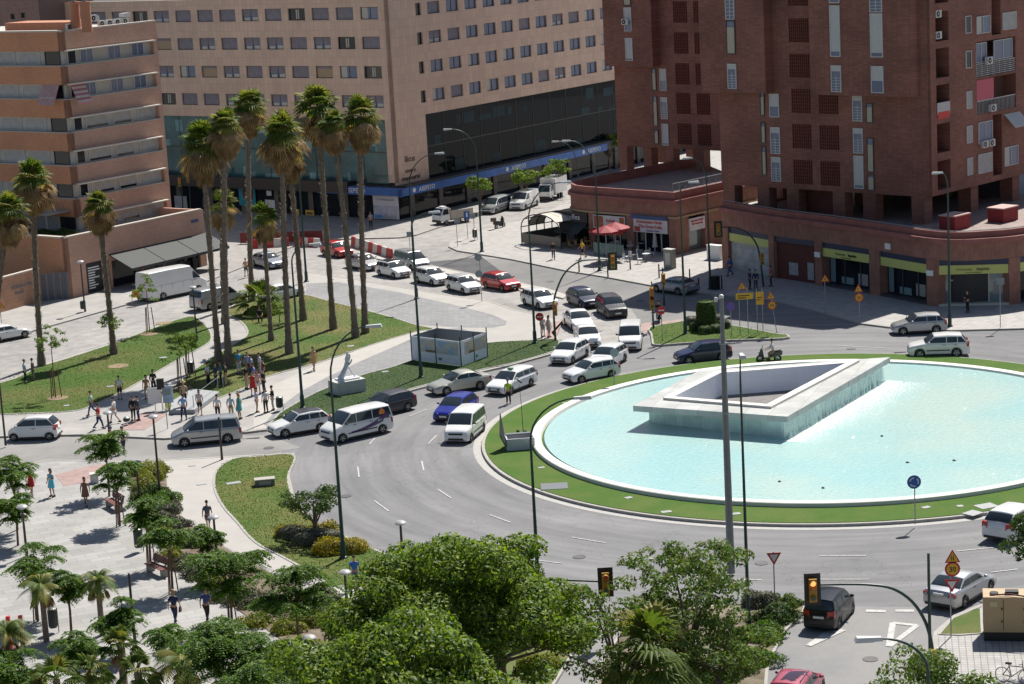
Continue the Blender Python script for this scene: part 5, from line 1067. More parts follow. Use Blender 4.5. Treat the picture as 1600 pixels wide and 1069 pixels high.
def place_car(kind, P, fpx, rpx, side, label, cat='car', roof=None, opts=(), group=None, name=None, z=.012):
    "fpx, rpx: where the visible front and rear wheel touch the ground"
    a, b = G(*fpx, z), G(*rpx, z); h = (a-b); h.z = 0; h.normalize(); K = KINDS[kind]
    left = Vector((-h.y, h.x, 0)); mid = (a+b)/2+(left*(-K['W']/2+.08) if side == 'L' else left*(K['W']/2-.08))
    xf = K['wb']/2+(.02*K['L'] if kind != 'bigvan' else .25); c = mid-h*(xf-K['wb']/2)
    return spawn(name or 'parked_car', car_parts(kind, P, roof, opts), (c.x, c.y, z), math.atan2(h.y, h.x), label, cat, group)
QG, RG, SG = 'cars queuing towards the roundabout', 'cars on the roundabout', 'cars on the side streets'
CARS = [
 ('micro', W_, (20,690), (80,688), 'L', 'rounded white electric microcar at the far left of the lower street', SG, None, ()),
 ('mpv', SIL, (287,699), (358,692), 'L', 'silver people carrier driving left behind the brown lamp post', SG, None, ()),
 ('hatch', W_, (447,684), (500,675), 'L', 'white hatchback with dark roof just ahead of the striped van', SG, GREYP, ()),
 ('van', W_, (532,693), (601,677), 'L', 'white passenger van with purple stripes and an orange emblem', RG, None, ('stripes',)),
 ('hatch', GREYP, (594,653), (635,643), 'L', 'dark grey hatchback half hidden behind the striped white van', RG, None, ()),
 ('hatch', BLUEP, (708,664), (749,641), 'L', 'bright blue hatchback behind the small white delivery car', RG, None, ()),
 ('minivan', W_, (734,693), (757,673), 'L', 'small boxy white van-like car facing the viewer near the island kerb', RG, None, ()),
 ('sedan', CREAMP, (704,617), (744,610), 'L', 'pale champagne saloon passing below the printed hoarding', RG, None, ()),
 ('wagon', W_, (797,617), (830,604), 'L', 'white taxi estate with roof sign beside the traffic officer', RG, None, ('taxi',)),
 ('hatch', W_, (908,600), (956,591), 'L', 'white hatchback entering the roundabout nearest the fountain', RG, None, ()),
 ('hatch', W_, (897,568), (914,559), 'L', 'white hatchback with wide black grille next to the grass tip', RG, None, ()),
 ('hatch', W_, (953,578), (977,565), 'L', 'white hatchback directly behind the one nearest the fountain', RG, None, ()),
 ('sedan', W_, (897,520), (882,507), 'R', 'white saloon in the inner lane below the dark compact pair', QG, None, ()),
 ('sedan', W_, (907,546), (898,531), 'R', 'white saloon mostly hidden behind the wide grilled hatchback', QG, None, ()),
 ('minivan', W_, (1001,549), (1003,533), 'L', 'narrow white van coming straight down beside the green traffic island', QG, None, ('panel',)),
 ('hatch', NAVYP, (911,484), (887,474), 'R', 'dark blue hatchback in the upper lane next to the grey crossover', QG, None, ()),
 ('suv', GREYP, (949,499), (933,488), 'R', 'dark grey crossover ahead of the dark blue hatchback', QG, None, ()),
 ('hatch', W_, (842,484), (820,477), 'R', 'white hatchback in the queue right after the red one', QG, None, ()),
 ('hatch', REDP, (785,456), (760,451), 'R', 'glossy red hatchback in the middle of the white queue', QG, None, ()),
 ('hatch', W_, (726,461), (700,454), 'R', 'white hatchback directly behind the glossy red one', QG, GREYM, ()),
 ('hatch', W_, (675,447), (653,442), 'R', 'off-white compact car third back from the red one beside the lamp', QG, None, ()),
 ('hatch', W_, (616,436), (593,431), 'R', 'white hatchback with black roof behind the tall palms', QG, BLKP, ()),
 ('mpv', SIL, (648,425), (617,417), 'R', 'silver people carrier in the outer lane beside the striped barriers', QG, None, ()),
 ('sedan', SIL, (570,424), (547,419), 'R', 'silver grey saloon seen between two palm trunks', QG, None, ()),
 ('hatch', REDP, (528,404), (505,399), 'R', 'red older hatchback at the start of the striped barrier', QG, None, ()),
 ('sedan', GRYB, (421,421), (396,416), 'R', 'light blue and white car at the tail of the queue behind the palms', QG, None, ()),
 ('bigvan', W_, (307,458), (259,468), 'R', 'long white high-roof delivery van by the black awning', SG, None, ()),
 ('van', SIL, (367,477), (334,484), 'R', 'silver grey van half hidden behind two palm trunks', SG, None, ('panel',)),
 ('hatch', W_, (463,466), (438,471), 'R', 'pale car mostly hidden behind the bushy low palm', SG, None, ()),
 ('coupe', W_, (41,528), (-6,537), 'R', 'white coupe cut by the left edge on the upper left street', SG, None, ()),
 ('hatch', NAVYP, (1074,570), (1130,564), 'L', 'dark navy hatchback passing above the fountain', RG, None, ()),
 ('hatch', SIL, (1410,524), (1464,521), 'L', 'silver blue hatchback nearest the shop pavement', RG, None, ()),
 ('suv', W_, (1436,560), (1496,558), 'L', 'white crossover on the far side of the fountain', RG, None, ()),
 ('cityhatch', BLKP, (1333,957), (1308,985), 'R', 'black hatchback seen from behind under the traffic signal arm', SG, None, ()),
 ('sedan', SIL, (1549,924), (1504,951), 'R', 'silver saloon seen from behind next to the generator', SG, None, ()),
 ('suv', W_, (1632,826), (1592,847), 'R', 'white crossover cut by the right edge of the picture', RG, None, ()),
 ('hatch', PINKP_, (1284,1084), (1262,1116), 'R', 'crimson car roof cut by the bottom edge', SG, None, ('rack',)),
 ('coupe', GRYB, (1028,457), (1058,461), 'L', 'grey coupe stopped at the edge of the tower shadow', SG, None, ()),
 ('mpv', SIL, (774,335), (796,328), 'L', 'silver people carrier farther up the street behind the little truck', SG, None, ()),
 ('van', W_, (812,332), (848,318), 'L', 'white van behind the arched restaurant pavilion', SG, None, ('panel',)),
]
for k, P, f_, r_, sd, lab, grp, roof, opts in CARS:
    place_car(k, P, f_, r_, sd, lab, 'van' if k in ('van', 'bigvan') else 'car', roof, opts, grp, 'delivery_van' if k in ('van', 'bigvan') else 'car')
# dark police marks on the blue-grey car are left plain
# ---------------------------------------------- small flatbed truck, box truck
def truck(label, f_, r_, side, flat=True):
    a, b = G(*f_, .012), G(*r_, .012); h = (a-b).normalized(); left = Vector((-h.y, h.x, 0)); c = (a+b)/2+left*(-.75 if side == 'L' else .75)
    P = []
    m_ = MB(); m_.hexa([(1.0,-.8,.45),(2.25,-.8,.45),(2.25,.8,.45),(1.0,.8,.45),(1.0,-.8,1.15),(2.22,-.8,1.1),(2.22,.8,1.1),(1.0,.8,1.15)]); m_.hexa([(1.0,-.79,1.15),(2.2,-.79,1.1),(2.2,.79,1.1),(1.0,.79,1.15),(1.02,-.68,1.9),(1.75,-.68,1.88),(1.75,.68,1.88),(1.02,.68,1.9)]); P.append(('cab', m_.mesh('cab', W_)))
    m_ = MB(); m_.hexa([(2.12,-.70,1.17),(2.2,-.70,1.14),(2.2,.70,1.14),(2.12,.70,1.17),(1.78,-.62,1.78),(1.84,-.62,1.80),(1.84,.62,1.80),(1.78,.62,1.78)]); P.append(('windscreen', m_.mesh('windscreen', CARGL)))
    for sd in (1, -1): m_ = MB(); m_.hexa([(1.15,sd*.76,1.2),(1.98,sd*.76,1.18),(1.98,sd*.795,1.18),(1.15,sd*.795,1.2),(1.15,sd*.68,1.75),(1.72,sd*.68,1.73),(1.72,sd*.715,1.73),(1.15,sd*.715,1.75)]); P.append(('side_window', m_.mesh('side_window', CARGL, fixn=True))); m_ = MB(); m_.box(2.2,2.27,sd*.55-.14,sd*.55+.14,.72,.9); P.append(('headlight', m_.mesh('headlight', LAMPG)))
    m_ = MB(); m_.box(2.2,2.3,-.78,.78,.35,.6); P.append(('bumper', m_.mesh('bumper', BLACK)))
    m_ = MB(); m_.box(-2.1,1.0,-.4,.4,.42,.6); P.append(('chassis', m_.mesh('chassis', BLACK)))
    if flat:
        m_ = MB(); m_.box(-2.1,.9,-.85,.85,.62,.72); m_.box(-2.1,.9,-.87,-.83,.72,1.15); m_.box(-2.1,.9,.83,.87,.72,1.5); m_.box(-2.12,-2.08,-.85,.85,.72,1.1); m_.box(.86,.94,-.85,.85,.72,1.8); P.append(('cargo_bed', m_.mesh('cargo_bed', [mat('bed_tan', (.42,.38,.31), .7, n=(3,.15))])))
        m_ = MB(); m_.box(1.1,1.6,-.35,.35,1.9,2.02); P.append(('roof_rack', m_.mesh('roof_rack', WHITE)))
    else: m_ = MB(); m_.box(-2.6,.9,-.95,.95,.7,2.5); P.append(('cargo_box', m_.mesh('cargo_box', W_)))
    ty, ri = wheel_meshes(.3)
    for x in (1.5, -1.3):
        for sd in (1, -1): P.append(('wheel', ty, (x, sd*.7, .3), (0,0,0 if sd > 0 else math.pi), [('rim', ri)]))
    spawn('small_truck', P, (c.x, c.y, .012), math.atan2(h.y, h.x), label, 'truck', 'trucks up the side street')
truck('small white flatbed truck crossing below the office fascia', (700,352), (730,347), 'L')
truck('white truck partly hidden by the rounded restaurant end', (858,316), (884,306), 'L', False)
# ---------------------------------------------- two-wheelers
def scooter_parts(P):
    o = []
    for x in (.68, -.62):
        t = MB(); t.lathe([(.17, -.05), (.26, -.05), (.29, 0), (.26, .05), (.17, .05)], 16, 0, axis='y', caps=False); r = MB(); r.lathe([(.18, -.03), (.18, .03), (.02, .05)], 12, 0, axis='y'); o.append(('wheel', t.mesh('wheel', TYRE, smooth=True), (x, 0, .29), (0,0,0), [('rim', r.mesh('rim', RIM))]))
    b = MB(); b.hexa([(-.95,-.12,.55),(.1,-.16,.35),(.1,.16,.35),(-.95,.12,.55),(-1.0,-.1,.85),(-.05,-.17,.75),(-.05,.17,.75),(-1.0,.1,.85)]); b.hexa([(.05,-.18,.25),(.55,-.12,.3),(.55,.12,.3),(.05,.18,.25),(.05,-.18,.36),(.5,-.14,.4),(.5,.14,.4),(.05,.18,.36)]); b.hexa([(.35,-.2,.35),(.8,-.08,.55),(.8,.08,.55),(.35,.2,.35),(.45,-.2,.95),(.62,-.1,1.02),(.62,.1,1.02),(.45,.2,.95)])
    o.append(('body', b.mesh('body', P, smooth=30)))
    s = MB(); s.hexa([(-.9,-.13,.84),(-.02,-.16,.74),(-.02,.16,.74),(-.9,.13,.84),(-.88,-.1,.93),(-.05,-.13,.84),(-.05,.13,.84),(-.88,.1,.93)]); o.append(('seat', s.mesh('seat', BLACK)))
    h = MB(); h.tube([(.42,-.36,1.02),(.5,-.1,1.0),(.5,.1,1.0),(.42,.36,1.02)], .02, 6); h.tube([(.5,0,1.0),(.66,0,.3)], .03, 6); o.append(('handlebar', h.mesh('handlebar', BLACK)))
    w_ = MB(); w_.hexa([(.56,-.17,.98),(.6,-.17,.98),(.6,.17,.98),(.56,.17,.98),(.42,-.12,1.3),(.44,-.12,1.3),(.44,.12,1.3),(.42,.12,1.3)]); o.append(('windshield', w_.mesh('windshield', CARGL)))
    l = MB(); l.ball((.72, 0, .8), (.08, .1, .07), 8, 6); o.append(('headlight', l.mesh('headlight', LAMPG)))
    return o
def bike(name, fpx, rpx, P, label, extra=None):
    a, b = G(*fpx, .012), G(*rpx, .012); h = (a-b).normalized(); c = (a+b)/2
    pr = list(scooter_parts(P))
    if extra == 'box': m_ = MB(); m_.box(-1.25,-.8,-.22,.22,.92,1.32); pr.append(('top_box', m_.mesh('top_box', mat('top_box_brown', (.10,.06,.045), .5))))
    return spawn(name, pr, (c.x, c.y, .012), math.atan2(h.y, h.x), label, 'scooter'), c, h
SCO = bike('scooter', (1187,567), (1217,566), GREYP, 'dark grey scooter ridden along the far side of the fountain')
bike('scooter', (787,356), (775,359), BLKP, 'black delivery scooter with a brown top box parked on the pavement', 'box')
PMO = bike('scooter', (1031,512), (1029,494), BLKP, 'dark motorcycle under the traffic lights in the tower shadow')
def bicycle(fpx, rpx, label):
    a, b = G(*fpx, .13), G(*rpx, .13); h = (a-b).normalized(); c = (a+b)/2; P = []
    for x in (.52, -.52):
        t = MB(); n=20
        t.tube([(.33*math.cos(2*math.pi*k/n), 0, .33*math.sin(2*math.pi*k/n)) for k in range(n+1)], .018, 5)
        for k in range(8): t.tube([(0,0,0), (.33*math.cos(math.pi*k/4), 0, .33*math.sin(math.pi*k/4))], .004, 3)
        P.append(('wheel', t.mesh('wheel', TYRE), (x, 0, .34)))
    f_ = MB()
    for p, q in (((-.52,0,.34),(-.12,0,.3)),((-.12,0,.3),(-.25,0,.85)),((-.52,0,.34),(-.22,0,.75)),((-.22,0,.78),(.36,0,.8)),((-.12,0,.3),(.38,0,.72)),((.36,0,.88),(.52,0,.34))): f_.tube([p, q], .02, 5)
    P.append(('frame', f_.mesh('frame', BLACK)))
    f_ = MB(); f_.box(-.38,-.12,-.07,.07,.86,.92); P.append(('saddle', f_.mesh('saddle', BLACK)))
    f_ = MB(); f_.tube([(.3,-.28,.98),(.38,0,.95),(.3,.28,.98)], .018, 5); f_.tube([(.38,0,.95),(.36,0,.85)], .02, 5); P.append(('handlebar', f_.mesh('handlebar', GREYM)))
    spawn('bicycle', P, (c.x, c.y, .13), math.atan2(h.y, h.x), label, 'bicycle')
bicycle((931,424), (947,425), 'dark bicycle chained to the green lamp post by the restaurant kerb')
bicycle((1600,1070), (1570,1066), 'dark bicycle at the bottom right corner of the paving')
# ============================================================ vegetation
import numpy as np
RNG = np.random.default_rng(5)
def leafmat(name, c1, c2, tr=.35, rough=.55, scale=.9):
    if name in MATS: return MATS[name]
    m = bpy.data.materials.new(name); m.use_nodes = True; nt = m.node_tree; N, L = nt.nodes.new, nt.links.new
    b = nt.nodes['Principled BSDF']; out = nt.nodes['Material Output']; b.inputs['Roughness'].default_value = rough; b.inputs['Specular IOR Level'].default_value = .25
    tc = N('ShaderNodeTexCoord'); t = N('ShaderNodeTexNoise'); t.inputs['Scale'].default_value = scale*3; t.inputs['Detail'].default_value = 4; L(tc.outputs['Object'], t.inputs['Vector'])
    cr = N('ShaderNodeValToRGB'); e = cr.color_ramp.elements; e[0].position = .35; e[1].position = .65; e[0].color = (*c1, 1); e[1].color = (*c2, 1); L(t.outputs[0], cr.inputs[0]); L(cr.outputs[0], b.inputs['Base Color'])
    ts = N('ShaderNodeBsdfTranslucent'); vm = N('ShaderNodeVectorMath'); vm.operation = 'MULTIPLY'; vm.inputs[1].default_value = (1.5, 1.6, .7); L(cr.outputs[0], vm.inputs[0]); L(vm.outputs[0], ts.inputs[0])
    mx = N('ShaderNodeMixShader'); mx.inputs[0].default_value = tr; L(b.outputs[0], mx.inputs[1]); L(ts.outputs[0], mx.inputs[2]); L(mx.outputs[0], out.inputs[0]); MATS[name] = m; return m
def leaf_mesh(name, P, Nn, size, mats, idx=None, aspect=.5, fold=.0):
    "P points, Nn normals; one diamond leaf on each"
    n = len(P); t = RNG.normal(size=(n, 3)); t -= (t*Nn).sum(1)[:, None]*Nn; t /= np.linalg.norm(t, axis=1)[:, None]+1e-9
    b = np.cross(Nn, t); s = (size if np.ndim(size) else np.full(n, size))[:, None]
    V = np.stack([P-t*s, P+b*s*aspect, P+t*s, P-b*s*aspect], 1).reshape(-1, 3)
    me = bpy.data.meshes.new(name); me.vertices.add(4*n); me.vertices.foreach_set('co', V.astype(np.float32).ravel())
    me.loops.add(4*n); me.loops.foreach_set('vertex_index', np.arange(4*n, dtype=np.int32)); me.polygons.add(n)
    me.polygons.foreach_set('loop_start', np.arange(0, 4*n, 4, dtype=np.int32)); me.polygons.foreach_set('loop_total', np.full(n, 4, dtype=np.int32))
    for m in mats: me.materials.append(m)
    me.polygons.foreach_set('material_index', (idx if idx is not None else RNG.integers(0, len(mats), n)).astype(np.int32)); me.update(calc_edges=True); return me
def unit(a): return a/(np.linalg.norm(a, axis=-1, keepdims=True)+1e-9)
def clumps(centers, rad, per, flat=.65, shell=.55):
    "leaf points on flattened clumps; normals mostly outwards and up"
    P, Nn = [], []
    for c, r in zip(centers, rad):
        k = max(6, int(per*r*r)); d = unit(RNG.normal(size=(k, 3))); d[:, 2] = np.abs(d[:, 2])*1.1-.35; d = unit(d)
        rr = r*(shell+(1-shell)*RNG.random(k)**.5)[:, None]; p = d*rr*np.array([1, 1, flat])+c
        P.append(p); Nn.append(unit(d+RNG.normal(size=(k, 3))*.55+np.array([0, 0, .35])))
    return np.concatenate(P), np.concatenate(Nn)
def blob_centers(n, R3, c, seed=0, low=-.35, inner=.35):
    rg = np.random.default_rng(seed); out = []
    while len(out) < n:
        d = unit(rg.normal(size=3))
        if d[2] < low: continue
        k = 1+.22*math.sin(3*math.atan2(d[1], d[0])+seed)+.15*math.sin(5*d[2]+seed)
        out.append(np.array(c)+d*np.array(R3)*(inner+(1-inner)*rg.random()**.4)*k)
    return np.array(out)
BARK = mat('bark_grey', (.17, .13, .10), .95, n=(6, .3)); BARK_R = mat('bark_young', (.16, .09, .06), .9, n=(6, .2))
LF = {'bright': [leafmat('leaf_bright', (.16, .24, .022), (.24, .29, .04), .4), leafmat('leaf_mid', (.10, .175, .016), (.14, .21, .022), .4), leafmat('leaf_deep', (.03, .07, .010), (.05, .10, .014), .2)],
      'olive': [leafmat('leaf_olive', (.09, .155, .03), (.13, .20, .045)), leafmat('leaf_olive2', (.055, .11, .025), (.085, .15, .03)), leafmat('leaf_dry', (.15, .17, .04), (.12, .15, .04))],
      'feather': [leafmat('leaf_feather', (.085, .165, .016), (.13, .21, .022), .4), leafmat('leaf_feather2', (.035, .09, .012), (.065, .13, .016), .3)],
      'grey': [leafmat('leaf_grey', (.17, .16, .12), (.12, .13, .09), .15), leafmat('leaf_grey2', (.10, .11, .07), (.14, .13, .10), .15)],
      'lime': [leafmat('leaf_lime', (.20, .22, .035), (.28, .26, .05)), leafmat('leaf_lime2', (.12, .16, .03), (.18, .19, .04))],
      'yellow': [leafmat('leaf_yellow', (.42, .30, .02), (.32, .25, .03)), leafmat('leaf_yel2', (.14, .15, .02), (.2, .18, .03))],
      'dark': [leafmat('leaf_dark', (.03, .065, .015), (.05, .09, .022)), leafmat('leaf_dark2', (.06, .10, .025), (.075, .12, .03))],
      'palm': [leafmat('frond_green', (.075, .12, .02), (.12, .165, .03), .35), leafmat('frond_lime', (.20, .21, .04), (.27, .24, .06), .35)],
      'dead': [leafmat('frond_dead', (.30, .19, .09), (.42, .29, .16), .3), leafmat('frond_dead2', (.17, .10, .045), (.25, .16, .08), .25)]}
def to_root(root, me, name, parent=None): return link(name, me, parent or root)
def put_root(name, loc, label, cat, group=None): return empty(name, loc, label, cat, group)
def limbs(mb, base, h, centers, r0, k=9, rg=random):
    mb.tube([(0, 0, -.1), (.02*h, .01*h, h*.3), (.0, .03*h, h*.62)], [r0*1.25, r0, r0*.75], 8)
    for c in centers[:k]:
        m_ = Vector(c)*.5+Vector((0, 0, h*.3)); mb.tube([(0, .02*h, h*rg.uniform(.3, .6)), m_, Vector(c)], [r0*.5, r0*.3, r0*.1], 5)
def broad_tree(px, py, zc, R3, style, label, seed, n=60, cr=.9, per=300, size=.13, hgroup=None, shape='crown', name='broadleaf_tree', gz=.12, aspect=.45, low=-.35):
    p = G(px, py, zc); loc = Vector((p.x, p.y, gz)); r_ = put_root(name, loc, label, 'tree', hgroup); h = zc-gz
    C = blob_centers(n, R3, (0, 0, h), seed, low); rg = np.random.default_rng(seed)
    P, Nn = clumps(C, cr*(.6+.7*rg.random(n)), per)
    to_root(r_, leaf_mesh('crown', P, Nn, size*(.7+.6*RNG.random(len(P))), LF[style], aspect=aspect), 'crown')
    mb = MB(); random.seed(seed); limbs(mb, None, h, C, R3[0]*.045+.06, 12); to_root(r_, mb.mesh('trunk', BARK, smooth=60), 'trunk'); return r_
# --- the big trees at the bottom
TG = 'large trees at the bottom of the view'
broad_tree(695, 990, 5.0, (4.7, 4.2, 3.2), 'bright', 'largest dense bright green tree at bottom centre', 3, n=150, cr=1.1, per=480, size=.105)
broad_tree(775, 935, 5.2, (3.0, 3.0, 2.2), 'bright', 'dense green tree just behind the largest one, touching the roadway', 8, n=60, cr=.95, per=480, size=.105)
broad_tree(620, 1080, 6.2, (4.0, 3.4, 2.1), 'bright', 'low dense green tree cut by the bottom edge left of centre', 4, n=80, cr=1.0, per=380, size=.11)
broad_tree(1075, 935, 4.2, (2.6, 2.8, 2.6), 'olive', 'loose airy tree with small olive leaves in front of the grey mast', 6, n=120, cr=.5, per=330, size=.10, low=-.8)
broad_tree(965, 1010, 3.4, (2.6, 2.4, 2.4), 'olive', 'sparse olive green tree left of the fan palm at the bottom', 16, n=60, cr=.5, per=300, size=.10, low=-.8)
broad_tree(1120, 1015, 2.4, (2.2, 2.2, 1.5), 'olive', 'low loose tree right of the fan palm at the bottom', 26, n=70, cr=.5, per=300, size=.09, low=-.8)
broad_tree(1440, 1118, 6.0, (2.5, 2.5, 1.7), 'olive', 'tree top rising from the bottom edge below the lamp arm', 9, n=50, cr=.7, per=420, size=.09)
broad_tree(1632, 890, 4.6, (1.3, 1.5, 2.6), 'dark', 'dark green tree at the right edge above the generator', 19, n=34, cr=.6, per=400, size=.10)
broad_tree(489, 792, 2.05, (1.35, 1.35, 1.0), 'dark', 'small rounded olive tree in the hedge by the roundabout', 12, n=42, cr=.42, per=520, size=.08, gz=.2)
for x, y, r, lb, sd in ((749, 291, 1.25, 'small leafy street tree nearest the flatbed truck', 31), (816, 281, 1.3, 'small street tree behind the silver people carrier', 32), (870, 268, 1.7, 'street tree above the rounded restaurant corner', 33), (950, 229, 1.9, 'street tree far up the side street beside the tower pillars', 34)):
    broad_tree(x, y, 3.0, (r, r, r*.85), 'bright', lb, sd, n=30, cr=.5, per=300, size=.12, hgroup='street trees along the office pavement')
# --- feathery park trees in layers
def feather_tree(px, py, rp, label, seed, zc=3.3, stakes=False, layers=3):
    p = G(px, py, zc); loc = Vector((p.x, p.y, .13)); dist = (p-CAM).length; r = rp/F*dist*1.0
    r_ = put_root('feathery_tree', loc, label, 'tree', 'feathery park trees'); rg = np.random.default_rng(seed); P, Nn, C = [], [], []
    for k in range(layers*5):
        a = rg.random()*6.28; d = r*(.15+.75*rg.random()); z = zc+rg.uniform(-.75, .6)*r*(1-.35*d/r); c = np.array([d*math.cos(a), d*math.sin(a), z]); C.append(c)
        nf = int(20+12*rg.random())
        for q in range(nf):   # each frond a drooping row of leaflets
            b = rg.random()*6.28; L_ = r*(.38+.25*rg.random()); m = 10; t = np.linspace(.1, 1, m)[:, None]; dr = np.array([math.cos(b), math.sin(b), 0])
            base = c+dr*L_*t+np.array([0, 0, 1])*(.10*r*t-.30*r*t*t)+rg.normal(size=3)*.05; sd = np.array([-dr[1], dr[0], 0]);
            for s_ in (-1, 1): P.append(base+sd*s_*.055); Nn.append(unit(np.tile(np.array([0, 0, 1.])+sd*s_*.4, (m, 1))+rg.normal(size=(m, 3))*.3))
    P, Nn = np.concatenate(P), np.concatenate(Nn); to_root(r_, leaf_mesh('crown', P, Nn, .085*(.7+.6*RNG.random(len(P))), LF['feather'], aspect=.42), 'crown')
    mb = MB(); mb.tube([(0, 0, -.1), (.05, 0, zc*.5), (0, .05, zc*.8)], [.075, .06, .05], 7)
    for c in C[:7]: mb.tube([(0, .03, zc*.6), Vector(c)*.6+Vector((0, 0, zc*.36)), Vector(c)], [.035, .025, .012], 5)
    to_root(r_, mb.mesh('trunk', BARK_R, smooth=60), 'trunk')
    if stakes:
        for a in (0, 2.1, 4.2): mb = MB(); mb.tube([(.3*math.cos(a), .3*math.sin(a), 0), (.16*math.cos(a), .16*math.sin(a), 1.9)], .035, 6); to_root(r_, mb.mesh('stake', BARK_R), 'stake')
    return r_
for i, (x, y, r, lb, z, st) in enumerate([
    (18, 738, 36, 'feathery tree at the left edge beside the woman in red', 3.6, 0), (22, 792, 30, 'lower feathery crown at the left edge under the first one', 2.4, 0),
    (50, 880, 42, 'wide flat feathery tree left of the bin', 3.2, 1), (104, 915, 30, 'narrow feathery tree between the two grey trunk palms', 2.8, 0), (163, 692, 34, 'feathery tree reaching over the street beside the police officers', 3.5, 0),
    (180, 742, 34, 'feathery tree over the first bench', 3.2, 1), (228, 803, 34, 'feathery tree beside the dark green litter bin', 3.2, 1),
    (262, 838, 36, 'feathery tree above the red brown bench', 3.2, 1), (322, 842, 26, 'feathery treetop under the mushroom lamp', 2.6, 0),
    (355, 890, 52, 'broad feathery tree beside the white path', 3.4, 1), (459, 920, 58, 'umbrella shaped feathery tree in front of the white path', 3.4, 0), (345, 1010, 66, 'dense feathery tree at the bottom left of the mushroom lamp', 3.8, 0),
    (425, 1030, 50, 'dark feathery tree at the bottom edge left of the mushroom lamp', 3.2, 0), (188, 962, 38, 'dark feathery bush tree behind the fan palm', 2.2, 0), (275, 1000, 42, 'feathery tree behind the arching palm at the bottom', 2.6, 0), (395, 1068, 62, 'dense feathery tree at the bottom edge left of the low green tree', 3.0, 0), (20, 1050, 50, 'feathery crown in the lower left corner', 2.6, 0), (130, 1010, 40, 'feathery crown behind the lower left fan palms', 2.2, 0)]):
    feather_tree(x, y, r, lb, 50+i, z, st, 3 if r < 45 else 5)
# --- young staked trees of the upper lawns
for i, (x, y, r, bx, by, lb) in enumerate([(85, 537, 22, 87, 621, 'young staked tree nearest the street on the left lawn'), (180, 507, 17, 177, 553, 'young tree leaning on the middle left palm trunk'), (231, 457, 19, 234, 520, 'young staked tree in front of the white delivery van'), (283, 547, 22, 284, 605, 'young staked tree near the loudspeaker at the park path'), (300, 541, 15, 297, 590, 'slim young tree right of the staked one at the park path'), (437, 487, 15, 437, 505, 'small round shrub beside the bushy low palm')]):
    b = G(bx, by, .15); zc = HZ(b, y); dist = (b-CAM).length; rr_ = r/F*dist
    t_ = put_root('young_tree', b, lb, 'tree', 'young staked trees on the lawns'); C = blob_centers(26, (rr_, rr_, rr_*1.25), (0, 0, zc-.15), 70+i); P, Nn = clumps(C, [.26]*26, 620)
    to_root(t_, leaf_mesh('crown', P, Nn, .075*(.7+.6*RNG.random(len(P))), LF['olive'][:2]+LF['bright'][:1], aspect=.5), 'crown')
    mb = MB(); mb.tube([(0, 0, 0), (.03, 0, zc)], [.05, .03], 6); to_root(t_, mb.mesh('trunk', BARK_R), 'trunk')
    if i in (0, 2, 3, 4):
        for a in (0, 2.1, 4.2): mb = MB(); mb.tube([(.45*math.cos(a), .45*math.sin(a), 0), (.3*math.cos(a), .3*math.sin(a), 2.2)], .04, 6); to_root(t_, mb.mesh('stake', BARK_R), 'stake')
# --- palms
TRUNKP = None
def trunk_mat():
    m = mat('palm_trunk', (.19, .15, .115), .95, n=(7, .45, (1, 1, 2.2)), bump=(14, 1.0)); return m
def fan_frond(mb_pts, origin, d, L_, R_, droop, nl=12, arc=150, dead=False, rg=None):
    "petiole and a pleated fan of pointed leaflets; returns triangles"
    d = unit(np.array(d, float)); up_ = np.array([0, 0, 1.]); side = unit(np.cross(d, up_)); nrm = unit(np.cross(side, d))
    tip = origin+d*L_-up_*droop*L_*.35; V, Fc = [], []
    dd = unit(d-up_*droop*.7); nrm = unit(np.cross(side, dd))
    w_ = .025; V += [origin-side*w_, origin+side*w_, tip+side*w_, tip-side*w_]; Fc.append((0, 1, 2, 3))
    for k in range(nl):
        a = R(-arc/2+arc*k/(nl-1)); ld = unit(dd*math.cos(a)+side*math.sin(a)); lr = R_*(1-.22*abs(a)/R(90))*(rg.uniform(.85, 1.1)); wd = R_*.105*(150/max(arc, 60))**0*1.25
        m_ = tip+ld*lr*.55-up_*droop*lr*.08; e = tip+ld*lr-up_*(.12+droop*.35)*lr; s2 = unit(np.cross(ld, nrm)); o = len(V)
        V += [tip, m_-s2*wd*.5+nrm*.02, e, m_+s2*wd*.5-nrm*.02, m_+nrm*.05]
        Fc += [(o, o+1, o+4), (o+1, o+2, o+4), (o+4, o+2, o+3), (o, o+4, o+3)]
    mb_pts.append((V, Fc))
def join_fr(fr, name, mats, mi):
    V, Fc, M = [], [], []
    for (v, f), m in zip(fr, mi): o = len(V); V += [tuple(p) for p in v]; Fc += [tuple(i+o for i in q) for q in f]; M += [m]*len(f)
    me = bpy.data.meshes.new(name); me.from_pydata(V, [], Fc)
    for m in mats: me.materials.append(m)
    me.polygons.foreach_set('material_index', M); me.update(); return me
